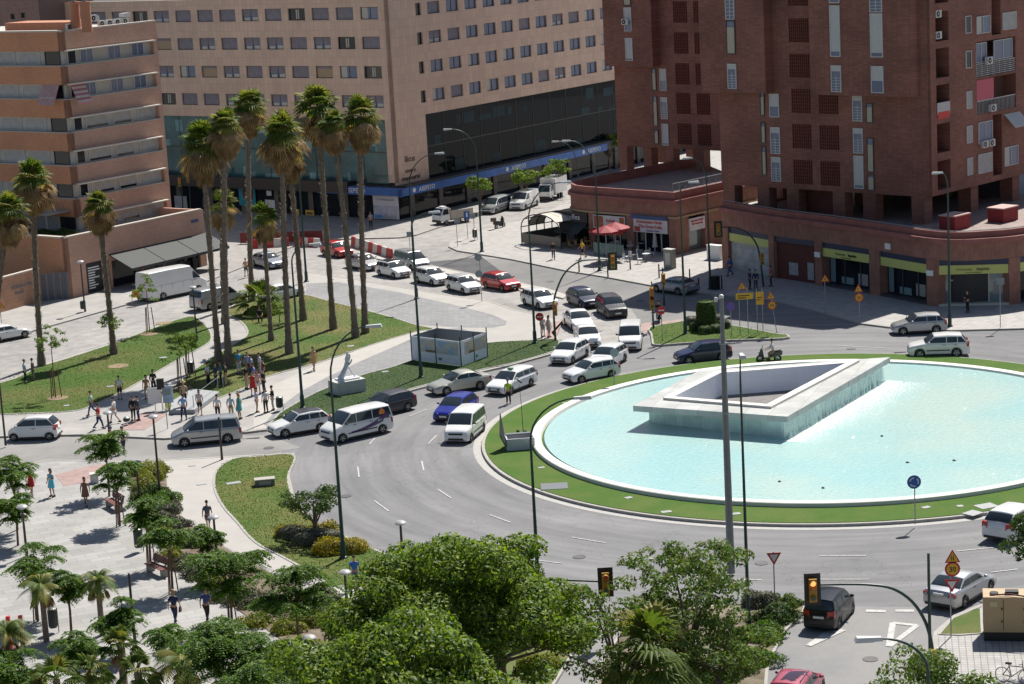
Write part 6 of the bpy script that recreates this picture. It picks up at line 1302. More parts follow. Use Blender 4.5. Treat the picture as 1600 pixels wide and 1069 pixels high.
def palm_parts(h, lean, seed, rc=1.55, skirt=1.9, r0=.24, young=False):
    rg = np.random.default_rng(seed); random.seed(seed); base_r = r0; parts = []
    top = np.array([lean[0], lean[1], h]); mb = MB(); n = 26; pts, rad = [], []
    for k in range(n+1):
        t = k/n; bend = t*t*.6+t*.4; pts.append((lean[0]*bend, lean[1]*bend, h*t-.1)); rad.append(base_r*(1.35-.5*min(1, t*8)-.15*t)+(.025*((k % 2)*2-1)))
    mb.tube(pts, rad, 9)
    for k in range(520 if not young else 90):   # leaf-base stubs that roughen the trunk
        t = random.random()**.8; i = min(int(t*n), n-1); p = Vector(pts[i]).lerp(Vector(pts[i+1]), t*n-i); a = random.random()*6.28; rr = rad[i]*.93; c, s_ = math.cos(a), math.sin(a)
        q = p+Vector((c*rr, s_*rr, 0)); w_ = .06; mb.add([q+Vector((-s_*w_, c*w_, -.05)), q+Vector((s_*w_, -c*w_, -.05)), q+Vector((c*.16, s_*.16, .12))], [(0, 1, 2)])
    parts.append(('trunk', mb.mesh('trunk', trunk_mat(), smooth=30)))
    fr, mi = [], []
    for k in range(44 if not young else 26):
        el = R(rg.uniform(-12, 86)); a = rg.random()*6.28; d = (math.cos(a)*math.cos(el), math.sin(a)*math.cos(el), math.sin(el)); fan_frond(fr, top, d, rc*.5*rg.uniform(.5, 1.1), rc*.62, .15+.45*(1-el/1.5), rg=rg, nl=14, arc=190); mi.append(0 if rg.random() < .6 else 1)
    parts.append(('green_fronds', join_fr(fr, 'green_fronds', LF['palm'], mi)))
    fr, mi = [], []
    for k in range(26 if not young else 8):   # golden ones bending over
        el = R(rg.uniform(-45, 8)); a = rg.random()*6.28; d = (math.cos(a)*math.cos(el), math.sin(a)*math.cos(el), math.sin(el)); fan_frond(fr, top-[0, 0, .2], d, rc*.6, rc*.6, .95, rg=rg, nl=11, arc=130); mi.append(0 if rg.random() < .7 else 1)
    for k in range(int(120*skirt/1.9) if not young else 26):   # hanging dead skirt
        z = h-.2-skirt*.62*rg.random(); a = rg.random()*6.28; rr = .16; o = np.array([lean[0]*(z/h), lean[1]*(z/h), z])+[math.cos(a)*rr, math.sin(a)*rr, 0]
        u_ = max(0, 1-(h-z)/(skirt*.62)); d = (math.cos(a)*(.35+.5*u_), math.sin(a)*(.35+.5*u_), -.45-.5*rg.random()); fan_frond(fr, o, d, .3+.45*u_, .85, 1.0, nl=7, arc=60, rg=rg); mi.append(0 if rg.random() < .5 else 1)
    parts.append(('dead_fronds', join_fr(fr, 'dead_fronds', LF['dead'], mi))); return parts
PALMS = [(65, 571, 50, 290, 30, 'tall palm on the left lawn nearest the apartment podium', 1.9, 0), (-8, 590, 14, 340, 27, 'palm cut by the left edge of the view', 1.9, 0), (178, 553, 153, 330, 22, 'shorter palm standing before the black awning', 1.3, 0),
 (342, 568, 316, 232, 33, 'leftmost palm of the tall group', 2.6, 0), (357, 572, 352, 205, 26, 'palm leaning beside the leftmost of the tall group', 1.8, 0), (394, 470, 388, 172, 28, 'tallest palm crown at the back left of the group', 2.2, 0),
 (452, 552, 440, 218, 33, 'palm in the middle of the group with a thick brown skirt', 2.4, 0), (474, 500, 452, 250, 20, 'palm right behind the thick skirted one', 1.2, 0), (521, 514, 496, 176, 36, 'palm with the widest double crown right of the group', 2.4, 0), (556, 527, 520, 200, 22, 'slanting thin palm between the two right palms', 1.5, 0), (571, 520, 563, 190, 29, 'rightmost palm of the tall group', 2.2, 0),
 (350, 505, 347, 325, 22, 'short palm with green crown between the tall trunks', 1.6, 1), (424, 532, 411, 345, 23, 'short green palm in front of the bushy one', 1.4, 1)]
for i, (bx, by, tx, ty_, rp, lb, sk, yg) in enumerate(PALMS):
    b = G(bx, by, .15); h = HZ(b, ty_)+.3; p = proj((b.x, b.y, h)); dist = (b-CAM).length; lean = ((tx-p[0])/F*dist, random.Random(i).uniform(-.3, .3)); rc = rp/F*dist
    spawn('fan_palm', palm_parts(h, lean, 100+i, rc=rc*1.22, skirt=sk*1.1, r0=.28 if not yg else .22, young=bool(yg)), b, 0, lb, 'palm tree', 'washingtonia palms on the lawns')
def low_palm(px, py, z, rp, label, seed, gz=.14, n=26, trunk=.16, pinn=False):
    p = G(px, py, z); loc = Vector((p.x, p.y, gz)); dist = (p-CAM).length; r = rp/F*dist; rg = np.random.default_rng(seed); fr, mi = [], []; top = np.array([0, 0, z-gz]); parts = []
    if not pinn:
        for k in range(n):
            el = R(rg.uniform(-20, 80)); a = rg.random()*6.28; d = (math.cos(a)*math.cos(el), math.sin(a)*math.cos(el), math.sin(el)); fan_frond(fr, top, d, r*.5*rg.uniform(.7, 1.1), r*.5, .3+.5*(1-el/1.5), nl=15, arc=190, rg=rg); mi.append(0 if rg.random() < .75 else 1)
    else:
        for k in range(n):
            el = R(rg.uniform(0, 75)); a = rg.random()*6.28; dh = np.array([math.cos(a), math.sin(a), 0]); sd = np.array([-dh[1], dh[0], 0]); V, Fc = [], []; L_ = r*rg.uniform(.85, 1.15); m = 16; prev = None
            for q in range(m+1):
                t = q/m; c = top+dh*L_*t*math.cos(el*.8)+np.array([0, 0, 1])*(L_*math.sin(el)*t-L_*.75*t*t)
                if prev is not None:
                    for s_ in (-1, 1):
                        o = len(V); ll = L_*.30*math.sin(math.pi*min(1, .15+t*.85))+.05; e = c+sd*s_*ll*.8+dh*ll*.45-np.array([0, 0, 1])*ll*.45; V += [prev, c, e]; Fc.append((o, o+1, o+2))
                prev = c
            fr.append((V, Fc)); mi.append(0 if rg.random() < .7 else 1)
    parts.append(('green_fronds', join_fr(fr, 'green_fronds', LF['palm'], mi)))
    mb = MB(); mb.tube([(0, 0, -.1), (0, 0, z-gz)], [trunk*1.2, trunk], 8); parts.append(('trunk', mb.mesh('trunk', trunk_mat())))
    fr, mi = [], []
    for k in range(10): a = rg.random()*6.28; fan_frond(fr, top-[0, 0, .2], (math.cos(a)*.7, math.sin(a)*.7, -.5), r*.3, r*.35, .9, nl=8, arc=80, rg=rg); mi.append(k % 2)
    parts.append(('dead_fronds', join_fr(fr, 'dead_fronds', LF['dead'], mi)))
    spawn('low_palm', parts, loc, 0, label, 'palm tree', 'low palms of the park')
for i, a in enumerate([(405, 470, 1.3, 46, 'bushy low palm sheltering a seated person on the upper lawn'), (1018, 1020, 3.2, 112, 'large fan palm at the bottom centre right'), (88, 1062, 2.6, 56, 'fan palm in the lower left corner foreground'), (140, 1048, 2.4, 44, 'fan palm second from the lower left corner'), (188, 1008, 2.2, 40, 'bright fan palm behind the lower left pair'), (215, 1050, 2.2, 44, 'fan palm at the bottom edge beside the arching palm')]): low_palm(*a, seed=200+i, n=34 if i == 0 else 24)
for i, a in enumerate([(64, 915, 3.0, 46, 'drooping feather palm with a grey trunk near the litter bin'), (152, 905, 3.0, 40, 'upright feather palm on the lower plaza'), (285, 1030, 2.4, 62, 'arching feather palm at the bottom left'), (8, 985, 4.0, 46, 'yellowish feather palm at the lower left edge')]): low_palm(*a, seed=220+i, pinn=True, n=26, trunk=.13)
# --- shrubs and hedges
def shrub(name, px, py, R3, style, label, seed, gz=.14, per=420, size=.06, grp=None, rot=0, clipped=False):
    p = G(px, py, gz); r_ = put_root(name, p, label, 'shrub', grp); r_.rotation_euler = (0, 0, rot); n = int(per*4*(R3[0]*R3[1]+R3[2]*(R3[0]+R3[1]))/1.0)
    n = min(n, 9000); d = unit(RNG.normal(size=(n, 3))); d[:, 2] = np.abs(d[:, 2]); k = (1+.0*d[:, :1]) if clipped else (1+.16*np.sin(d[:, :1]*5+seed)+.12*np.sin(d[:, 1:2]*7+seed))*(.8+.25*RNG.random((n, 1)))
    e = .55 if clipped else 1.0; dd = np.sign(d)*np.abs(d)**e; P = dd*np.array(R3)*k; Nn = unit(d+RNG.normal(size=(n, 3))*(.25 if clipped else .6))
    to_root(r_, leaf_mesh('foliage', P, Nn, size*(.7+.6*RNG.random(n)), LF[style], aspect=.5), 'foliage')
    mb = MB(); mb.ball((0, 0, 0), tuple(np.array(R3)*(.86 if clipped else .7)), 14, 8); to_root(r_, mb.mesh('shade_core', mat('twig_shade', (.025, .03, .012), .95), smooth=True), 'shade_core'); return r_  # solid dark core, shade between the leaves painted as colour
# topiary on the small island
tp = G(1104, 514, .16)
r_ = put_root('topiary', tp, 'tall clipped cylinder topiary on the small traffic island', 'topiary', None)
mb = MB(); prof = [(.62, 0), (.76, .6), (.78, 1.3), (.70, 2.0), (.58, 2.2), (.2, 2.25)]; mb.lathe([(a*.94, z) for a, z in prof], 18); to_root(r_, mb.mesh('shade_core', mat('twig_shade', (.025, .03, .012))), 'shade_core')  # near-black filling paints the inner shade of the clipped cylinder
n = 9000; z = RNG.random(n)*2.25; a = RNG.random(n)*6.28; rr_ = np.interp(z, [q[1] for q in prof], [q[0] for q in prof]); cap = RNG.random(n) < .15; rr_ = np.where(cap, rr_.min()*0+.58*np.sqrt(RNG.random(n)), rr_); z = np.where(cap, 2.24, z)
P = np.stack([rr_*np.cos(a), rr_*np.sin(a), z], 1); Nn = unit(np.stack([np.cos(a), np.sin(a), np.where(cap, 3, .2)], 1)+RNG.normal(size=(n, 3))*.45); to_root(r_, leaf_mesh('foliage', P, Nn, .07, LF['dark']+LF['olive'][:1], aspect=.55), 'foliage')
BG = 'clipped shrub balls around the topiary'
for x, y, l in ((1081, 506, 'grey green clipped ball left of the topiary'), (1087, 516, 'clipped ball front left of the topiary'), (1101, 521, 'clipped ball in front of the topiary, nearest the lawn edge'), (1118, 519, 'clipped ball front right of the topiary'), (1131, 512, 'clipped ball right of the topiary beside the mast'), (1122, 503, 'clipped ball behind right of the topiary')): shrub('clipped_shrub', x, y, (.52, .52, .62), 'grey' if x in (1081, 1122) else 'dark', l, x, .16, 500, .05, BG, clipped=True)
# round hedge and yellow shrubs beside the roundabout
shrub('clipped_hedge', 476, 843, (1.65, .65, .75), 'grey', 'long rounded grey green hedge under the small olive tree', 2, .15, 420, .05, None, R(-25), True)
shrub('clipped_hedge', 497, 849, (1.5, .5, .7), 'grey', 'short rounded grey green hedge arm towards the lamp post', 3, .15, 420, .05, None, R(10), True)
shrub('flowering_shrub', 528, 862, (1.5, .95, .75), 'yellow', 'mound of yellow flowering shrub at the lamp post', 4, .15, 420, .06, 'yellow flowering shrubs')
shrub('flowering_shrub', 453, 836, (.8, .5, .65), 'yellow', 'yellow flowering shrub left of the grey hedge', 5, .15, 420, .06, 'yellow flowering shrubs')
shrub('flowering_shrub', 508, 832, (1.0, .5, .6), 'yellow', 'yellow flowering shrub behind the grey hedge', 6, .15, 420, .06, 'yellow flowering shrubs')
PS = [(222, 740, (.9, .8, .8), 'lime'), (240, 748, (.9, .8, .9), 'lime'), (228, 762, (.9, .9, .8), 'lime'), (250, 738, (.7, .6, .7), 'lime'), (245, 772, (.8, .7, .6), 'dark'), (262, 782, (.8, .7, .6), 'feather'), (240, 792, (.9, .8, .7), 'feather'), (266, 800, (.8, .7, .6), 'grey'), (222, 780, (.7, .6, .6), 'dark'), (255, 815, (.9, .7, .5), 'grey'), (280, 822, (.8, .6, .5), 'grey'),
 (250, 838, (.8, .7, .6), 'lime'), (275, 850, (1, .7, .5), 'feather'), (300, 852, (.8, .7, .5), 'grey'), (268, 872, (.8, .7, .55), 'lime'), (290, 885, (1.0, .8, .6), 'grey'), (310, 900, (1.0, .8, .55), 'grey'), (330, 915, (.9, .8, .5), 'lime'), (350, 935, (1, .8, .5), 'grey'), (380, 940, (1, .8, .6), 'grey'), (405, 945, (1, .8, .6), 'grey'), (430, 950, (1, .8, .6), 'grey'), (500, 935, (1.0, .8, .6), 'grey'), (520, 950, (1.1, .8, .6), 'grey'), (450, 985, (.9, .8, .5), 'lime'), (480, 975, (.9, .8, .6), 'lime'), (500, 968, (.9, .8, .6), 'grey'), (400, 975, (.9, .8, .5), 'lime')]
names = {'lime': 'yellow green', 'dark': 'dark green', 'feather': 'mid green', 'grey': 'silvery grey'}; wh = ['at the upper end of the planter', 'near the two tall park lamps', 'in the middle of the planter', 'beside the bench', 'along the lower planter', 'below the white path']
for i, (x, y, r3, st) in enumerate(PS):
    o = shrub('planter_shrub', x, y, r3, st, 'x', 30+i, .15, 300, .06, '%s shrubs %s' % (names[st], wh[min(i//5, 5)])); o['label'] = '%s low shrub %s' % (names[st], wh[min(i//5, 5)])
for x, y, r3, st, l in ((1214, 968, (1.3, .8, .7), 'dark', 'dark low shrub on the splitter bed by the yield sign'), (1205, 940, (.5, .4, .4), 'dark', 'tiny dark shrub behind the yield sign'), (1233, 946, (.7, .5, .5), 'olive', 'small olive shrub at the tip of the splitter bed'), (1188, 995, (1.4, .9, .6), 'feather', 'mid green shrub along the splitter kerb'), (1165, 1035, (1.5, 1.2, .6), 'feather', 'mid green shrub at the bottom of the splitter bed'), (1120, 1055, (1.6, 1.3, .6), 'dark', 'dark shrub under the fan palm'), (840, 1040, (1.0, .8, .5), 'lime', 'lime green bush on the verge under the big tree'), (870, 985, (1.2, .8, .6), 'feather', 'green bush at the verge kerb'), (1185, 945, (.9, .7, .7), 'grey', 'grey shrub beside the yield sign')):
    shrub('verge_shrub', x, y, r3, st, l, x, .15, 300, .065)
shrub('terrace_plant', 100, 366, (1.2, .6, .5), 'dark', 'dark hedge plants on the apartment podium terrace', 77, PH-.5)
shrub('terrace_plant', 72, 367, (1.2, .6, .5), 'dark', 'second dark hedge on the podium terrace farther left', 78, PH-.5)
# wild tufts so the grass is not a flat sheet
def tufts(name, poly, n, mats, label, h=.045, z=.15):
    xs = [p[0] for p in poly]; ys = [p[1] for p in poly]; pts = []
    N = len(poly); rg = np.random.default_rng(len(poly)+n); X = rg.uniform(min(xs), max(xs), n*3); Y = rg.uniform(min(ys), max(ys), n*3); ins = np.zeros(len(X), bool)
    for i in range(N):
        x0, y0, x1, y1 = xs[i], ys[i], xs[i-1], ys[i-1]; c = ((y0 > Y) != (y1 > Y)) & (X < (x1-x0)*(Y-y0)/(y1-y0+1e-12)+x0); ins ^= c
    X, Y = X[ins][:n], Y[ins][:n]; P = np.stack([X, Y, np.full(len(X), z+h*.35)], 1); a = rg.random(len(X))*6.28; Nn = unit(np.stack([np.cos(a), np.sin(a), rg.uniform(.2, .9, len(X))], 1))
    o = link(name, leaf_mesh(name, P, Nn, h*(.6+.8*rg.random(len(X))), mats, aspect=.35)); tag(o, label, 'grass', kind='stuff')

for nm, pts, n_, z_ in (('grass_tufts', [(0,599),(60,574),(100,562),(180,536),(240,513),(295,495),(326,516),(318,540),(270,566),(200,606),(150,630),(110,642),(0,647)], 15000, .15),
    ('grass_tufts', [(355,489),(372,473),(400,463),(440,458),(478,461),(515,471),(555,481),(612,496),(650,508),(676,514),(650,518),(588,536),(500,565),(420,587),(382,605),(350,618),(300,636),(262,641),(262,615),(290,590),(306,577),(350,548),(385,526),(386,512),(372,498)], 15000, .15),
    ('grass_tufts', [(424,668),(430,655),(445,641),(500,611),(560,588),(612,574),(642,564),(700,550),(762,536),(868,530),(872,538),(865,548),(800,567),(747,578),(675,598),(635,609),(580,630),(500,652)], 12000, .15),
    ('grass_tufts', [(340,735),(366,717),(457,711),(449,741),(450,759),(460,784),(500,822),(563,850),(613,871),(600,935),(560,916),(520,914),(483,891),(437,866),(400,846),(372,815),(350,790),(337,762)], 12000, .15),
    ('grass_tufts', [(1019,521),(1021,510),(1075,502),(1140,508),(1228,523),(1130,531),(1060,536),(1025,538)], 2500, .16)):
    q_ = pxpoly(pts, z_, 4); tufts(nm, [(p.x, p.y) for p in offset(q_, -.05 if area(q_) > 0 else .05)], n_, [leafmat('tuft_green', (.055,.095,.013), (.075,.115,.018)), leafmat('tuft_dark', (.045,.08,.012), (.06,.095,.014)), leafmat('tuft_dry', (.085,.11,.03), (.07,.095,.022))], 'short uneven grass blades of the lawn', z=z_)
# ============================================================ street furniture
def tpl(mb, name, m, **k): return (name, mb.mesh(name, m, **k))
HEADM = mat('lamp_head_white', (.62, .62, .60), .4); LENS = mat('lamp_lens', (.5, .5, .48), .2)
def at_pole(base, px, py):
    "point of the picture that hangs at the same depth as the pole base"
    d = ray(px, py); n = Vector((FWD.x, FWD.y, 0)).normalized(); t = (base-CAM).dot(n)/d.dot(n); return CAM+d*t
def base_for(px_top, py_top, h, z=.13):
    "ground point straight below a point of the picture h metres above ground"
    p = G(px_top, py_top, z+h); return Vector((p.x, p.y, z))
LG = 'tall dark green street lamps'
def lamp(base, bend, head, label, z=.13, hang=None, m=None, r0=.11, double=False):
    b = G(*base, z) if hang is None else base_for(*(bend or head), hang, z); m = m or STEEL_G
    q = at_pole(b, *bend) if bend else None; hd = at_pole(b, *head); r = empty('street_lamp', b, label, 'street lamp', LG)
    if q is None: q = Vector((b.x, b.y, hd.z-1.4))
    q = Vector((b.x, b.y, q.z)) ; L = lambda p: p-b
    mb = MB(); mb.tube([(0, 0, 0), (0, 0, .9), (0, 0, 1.0), L(q)], [r0*1.5, r0*1.4, r0, r0*.55], 10); mb.lathe([(r0*2.2, 0), (r0*2.2, .05), (r0*1.6, .12)], 10); mb.box(-.06, .06, -r0*1.5-.01, -r0*1.35, .4, .8); o = link('pole', mb.mesh('pole', m, smooth=50), r)
    mb = MB(); P = [L(q)]; e = L(hd)
    for k in range(1, 9): t = k/8; P.append(Vector((e.x*math.sin(t*math.pi/2)**1.0 if False else e.x*(1-math.cos(t*math.pi/2)), e.y*(1-math.cos(t*math.pi/2)), L(q).z+(e.z-L(q).z)*math.sin(t*math.pi/2))))
    mb.tube(P, [r0*.52]+[r0*.5-.02*k/8 for k in range(1, 9)], 8); link('arm', mb.mesh('arm', m, smooth=50), r)
    dr = Vector((e.x, e.y, 0)); dr = dr.normalized() if dr.length > .2 else Vector((0, -1, 0)); a = math.atan2(dr.y, dr.x); M = Matrix.Translation(e) @ Matrix.Rotation(a, 4, 'Z'); mb = MB(M)
    mb.hexa([(-.15, -.10, -.06), (.75, -.17, -.06), (.75, .17, -.06), (-.15, .10, -.06), (-.1, -.07, .06), (.68, -.12, .09), (.68, .12, .09), (-.1, .07, .06)]); hl = link('lamp_head', mb.mesh('lamp_head', HEADM, smooth=50), r)
    mb = MB(M); mb.box(.15, .68, -.11, .11, -.085, -.061); link('lens', mb.mesh('lens', LENS), hl); return r
lamp((651,467), (643,290), (681,240), 'green lamp post in front of the office corner, head to the right')
lamp((658,590), (646,355), (672,332), 'green lamp post standing on the lawn strip by the printed hoarding')
lamp((836,536), (828,345), (878,285), 'green lamp post beside the no entry sign and two pedestrians')
lamp((937,423), (929,275), (890,220), 'green lamp post by the restaurant kerb with the bicycle')
lamp((905,312), (893,262), (872,221), 'green lamp post behind the rounded restaurant end')
lamp((537,872), (516,590), (575,510), 'large green lamp post by the yellow flowering shrub')
lamp((473,638), (459,410), (485,382), 'green lamp post at the park edge behind the small white hatchback')
lamp((479,440), (467,240), (492,214), 'green lamp post behind the palm group')
lamp((753,393), (743,240), (704,202), 'green lamp post on the pavement nose with road signs')
lamp((1071,522), (1067,305), (1078,285), 'green lamp post left of the topiary')
lamp((1110,452), (1101,285), (1080,247), 'green lamp post with a dark box at its foot before the white shutter')
lamp((1484,510), (1478,295), (1471,270), 'green lamp post in front of the yellow shop entrance')
lamp(None, (829,690), (900,622), 'green lamp post rising out of the big tree, arm over the fountain lawn', hang=9.5)
lamp(None, (1157,600), (1158,554), 'thin green lamp post whose head points at the viewer', hang=12.0, r0=.09)
lamp(None, (1450,1050), (1372,998), 'lamp arm reaching in over the road arm at the bottom right', hang=9.8, z=.13)
# grey camera mast
b = base_for(1127, 462, 14.5); r_ = empty('camera_mast', b, 'thick grey camera mast rising in front of the fountain', 'mast'); mb = MB(); mb.tube([(0,0,0),(0,0,8.5),(0,0,14.4)], [.21,.16,.10], 14); link('pole', mb.mesh('pole', mat('mast_grey', (.20,.21,.22), .45, metal=.3, n=(2,.1)), smooth=50), r_)
for z in (8.4, 12.0): mb = MB(); mb.lathe([(.18, z), (.19, z+.06), (.17, z+.12)], 14); link('collar', mb.mesh('collar', GREYM), r_)
mb = MB(); mb.ball((0,0,14.45), (.13,.13,.12), 12, 8); mb.tube([(0,0,14.35),(-.28,0,14.35)], .03, 6); mb.lathe([(.08,14.2),(.10,14.3),(.07,14.42)], 10, c=(-.28,0,0)); link('camera_dome', mb.mesh('camera_dome', HEADM, smooth=50), r_)
# park lamps: brown posts with flat heads
PG = 'brown park lamps with flat round heads'
def parklamp(base, top, label, head=True, m=BROWNM, z=.14):
    b = G(*base, z); h = HZ(b, top[1])-z; r = empty('park_lamp', b, label, 'park lamp', PG); mb = MB(); mb.box(-.09, .09, -.07, .07, 0, h) if False else mb.tube([(0,0,0),(0,0,.6),(0,0,h)], [.09,.075,.06], 8); link('post', mb.mesh('post', m, smooth=50), r)
    if head: mb = MB(); mb.lathe([(.07,h-.16),(.13,h-.12),(.30,h-.05),(.33,h),(.24,h+.09),(.05,h+.12)], 16); link('lamp_head', mb.mesh('lamp_head', mat('park_head_grey', (.32,.32,.33), .5), smooth=60), r)
for b_, t_, l in [((250,773),(240,651),'tallest brown park lamp in the upper planter'), ((218,783),(213,722),'shorter brown park lamp left of the tallest one'), ((629,870),(626,817),'park lamp behind the big tree at the roundabout edge'), ((542,942),(540,894),'park lamp next to the man in the blue shirt'), ((487,1050),(482,996),'mushroom park lamp at the bottom beside the large tree'), ((338,860),(335,808),'mushroom park lamp beside the walker on the white path'), ((42,868),(27,792),'park lamp at the left between feathery trees'), ((133,487),(126,409),'park lamp on the pavement before the apartment shop with a bin'), ((284,418),(279,372),'park lamp under the right end of the black awning'), ((308,532),(302,449),'dark park lamp on the left lawn tip'), ((361,552),(354,466),'dark park lamp between the palm trunks'), ((171,680),(168,645),'low grey post lamp among the walkers')]: parklamp(b_, t_, l)
for b_, t_, l in [((347,718),(345,652),'brown square post in front of the silver people carrier'), ((211,1003),(203,896),'plain dark post on the lower plaza'), ((9,696),(-2,560),'grey post at the left edge beside the microcar')]: parklamp(b_, t_, l, False)
# traffic signals
SIGY = mat('signal_ochre', (.42,.22,.02), .5); LR_, LY_, LG_ = mat('lens_red', (.45,.05,.02), .3), mat('lens_amber', (.4,.2,.02), .3), mat('lens_green', (.03,.10,.07), .3)
def signal_head(parent, p, rz, board=True, lit=False, sc=1.0):
    M = Matrix.Translation(p) @ Matrix.Rotation(rz, 4, 'Z') @ Matrix.Scale(sc, 4)
    o = None
    if board: mb = MB(M); mb.box(-.36,.36,-.02,.02,-.72,.72); o = link('backboard', mb.mesh('backboard', BLACK), parent)
    mb = MB(M); mb.box(-.17,.17,-.24,-.021,-.52,.52); hs = link('signal_head', mb.mesh('signal_head', SIGY), o or parent)
    if o is None: par = hs
    for k, (z, m) in enumerate(((.33, LR_), (0, LY_), (-.33, LG_))):
        mb = MB(M); mb.lathe([(.12,-.262),(.12,-.241)], 12, 0, c=(0,0,z), axis='y')
        mm = mat('lens_red_lit', (.9,.2,.05), .3, emis=((1,.18,.05), 2.5)) if lit and k == 0 else m
        if o is None: link('lens', mb.mesh('lens', mm), hs)
        else: link('lens', mb.mesh('lens', mm), o)
    mb = MB(M)
    for z in (.33,0,-.33):
        pts = [(.14*math.cos(a), z+.14*math.sin(a)) for a in [R(t) for t in range(0,181,30)]]
        for (xa,za),(xb,zb) in zip(pts, pts[1:]): mb.add([(xa,-.24,za),(xb,-.24,zb),(xb,-.42,zb-.01),(xa,-.42,za-.01)], [(0,1,2,3)])
    link('visor', mb.mesh('visor', SIGY), o or hs)
TSG = 'traffic signals'
def sig_arm(base, pts, head, label, z=.13, lows=(), hang=None, rz=0, lit=False, board=True, m=STEEL_G):
    b = G(*base, z) if hang is None else Vector(hang); r = empty('traffic_signal', b, label, 'traffic signal', TSG); P = [Vector((0,0,0))]+[at_pole(b, *q)-b for q in pts]; mb = MB()
    C = smooth_poly3(P); mb.tube(C, [.09-.045*i/(len(C)-1) for i in range(len(C))], 8); link('pole', mb.mesh('pole', m, smooth=50), r)
    if head: signal_head(r, at_pole(b, *head)-b+Vector((0,-.08,0)), rz, board, lit)
    for q in lows: signal_head(r, at_pole(b, *q)-b+Vector((.0,-.16,0)), rz, False)
    return r
def smooth_poly3(P, k=4):
    out = []; n = len(P)
    for i in range(n-1):
        a, b, c, d = P[max(i-1,0)], P[i], P[i+1], P[min(i+2,n-1)]
        for j in range(k): t = j/k; out.append(.5*((2*b)+(c-a)*t+(2*a-5*b+4*c-d)*t*t+(3*b-a-3*c+d)*t**3))
    return out+[P[-1]]
sig_arm((868,532), [(865,478),(871,450),(884,425),(905,409),(930,406),(956,406)], (957,408), 'dark curved traffic signal arm over the queue beside the two pedestrians', lows=[(867,482)])
sig_arm((1021,514), [(1018,440)], None, 'ochre traffic signal post at the left tip of the green island', lows=[(1018,458),(1018,472)])
sig_arm((1038,478), [(1035,418)], None, 'ochre traffic signal post in front of the grey coupe', lows=[(1036,436)])
sig_arm((1193,448), [(1187,400),(1180,378),(1165,362),(1145,355),(1124,356)], (1122,358), 'dark traffic signal arm before the boarded maroon shop', lows=[(1190,404)])
sig_arm((286,335), [(283,270)], None, 'small ochre signal post between apartment block and office', lows=[(281,284)])
sig_arm((298,332), [(295,266)], None, 'second small ochre signal post nearer the office', lows=[(294,278)])
b6 = base_for(946, 909, 5.0); b6 = G(720, 1010, .13); p6 = at_pole(b6, 900, 908)
sig_arm(None, [(720,940),(745,912),(800,905),(865,906),(944,909)], (946,909), 'black traffic signal held out over the road from behind the big tree', hang=b6)
sig_arm((1459,1062), [(1456,1010),(1446,972),(1425,940),(1395,920),(1360,914),(1320,913),(1280,914)], (1269,920), 'lit red traffic signal on a long curved arm at the bottom right', lows=[(1457,1030)], lit=True)
r_ = empty('plain_pole', G(1454,1064,.13), 'straight dark green pole behind the bottom right signal arm', 'pole'); mb = MB(); mb.tube([(0,0,0),(0,0,HZ(G(1454,1064,.13), 869))], [.08,.06], 8); link('pole', mb.mesh('pole', STEEL_G), r_)
# road signs
SR, SY, SB, SW = mat('sign_face_red', (.45,.015,.02), .4), mat('sign_face_yellow', (.62,.36,.02), .45), mat('sign_face_blue', (.01,.09,.33), .4), mat('sign_face_white', (.62,.62,.62), .4)
SP_, SO = mat('sign_face_violet', (.12,.08,.33), .4), mat('sign_face_orange', (.60,.20,.015), .45)
def disc(mb, r, y, mi=0, n=20, z=0, th=.01): mb.lathe([(r, y), (r, y+th)], n, mi, c=(0,0,z), axis='y')
def ngon(mb, r, y, mi, rot, z=0, n=3, th=.01):
    pts = [(r*math.cos(R(rot+360*k/n)), r*math.sin(R(rot+360*k/n))) for k in range(n)]
    mb.add([(a, y, z+c) for a, c in pts]+[(a, y+th, z+c) for a, c in pts], [tuple(range(n)), tuple(range(2*n-1, n-1, -1))]+[(k, (k+1) % n, (k+1) % n+n, k+n) for k in range(n)], mi)
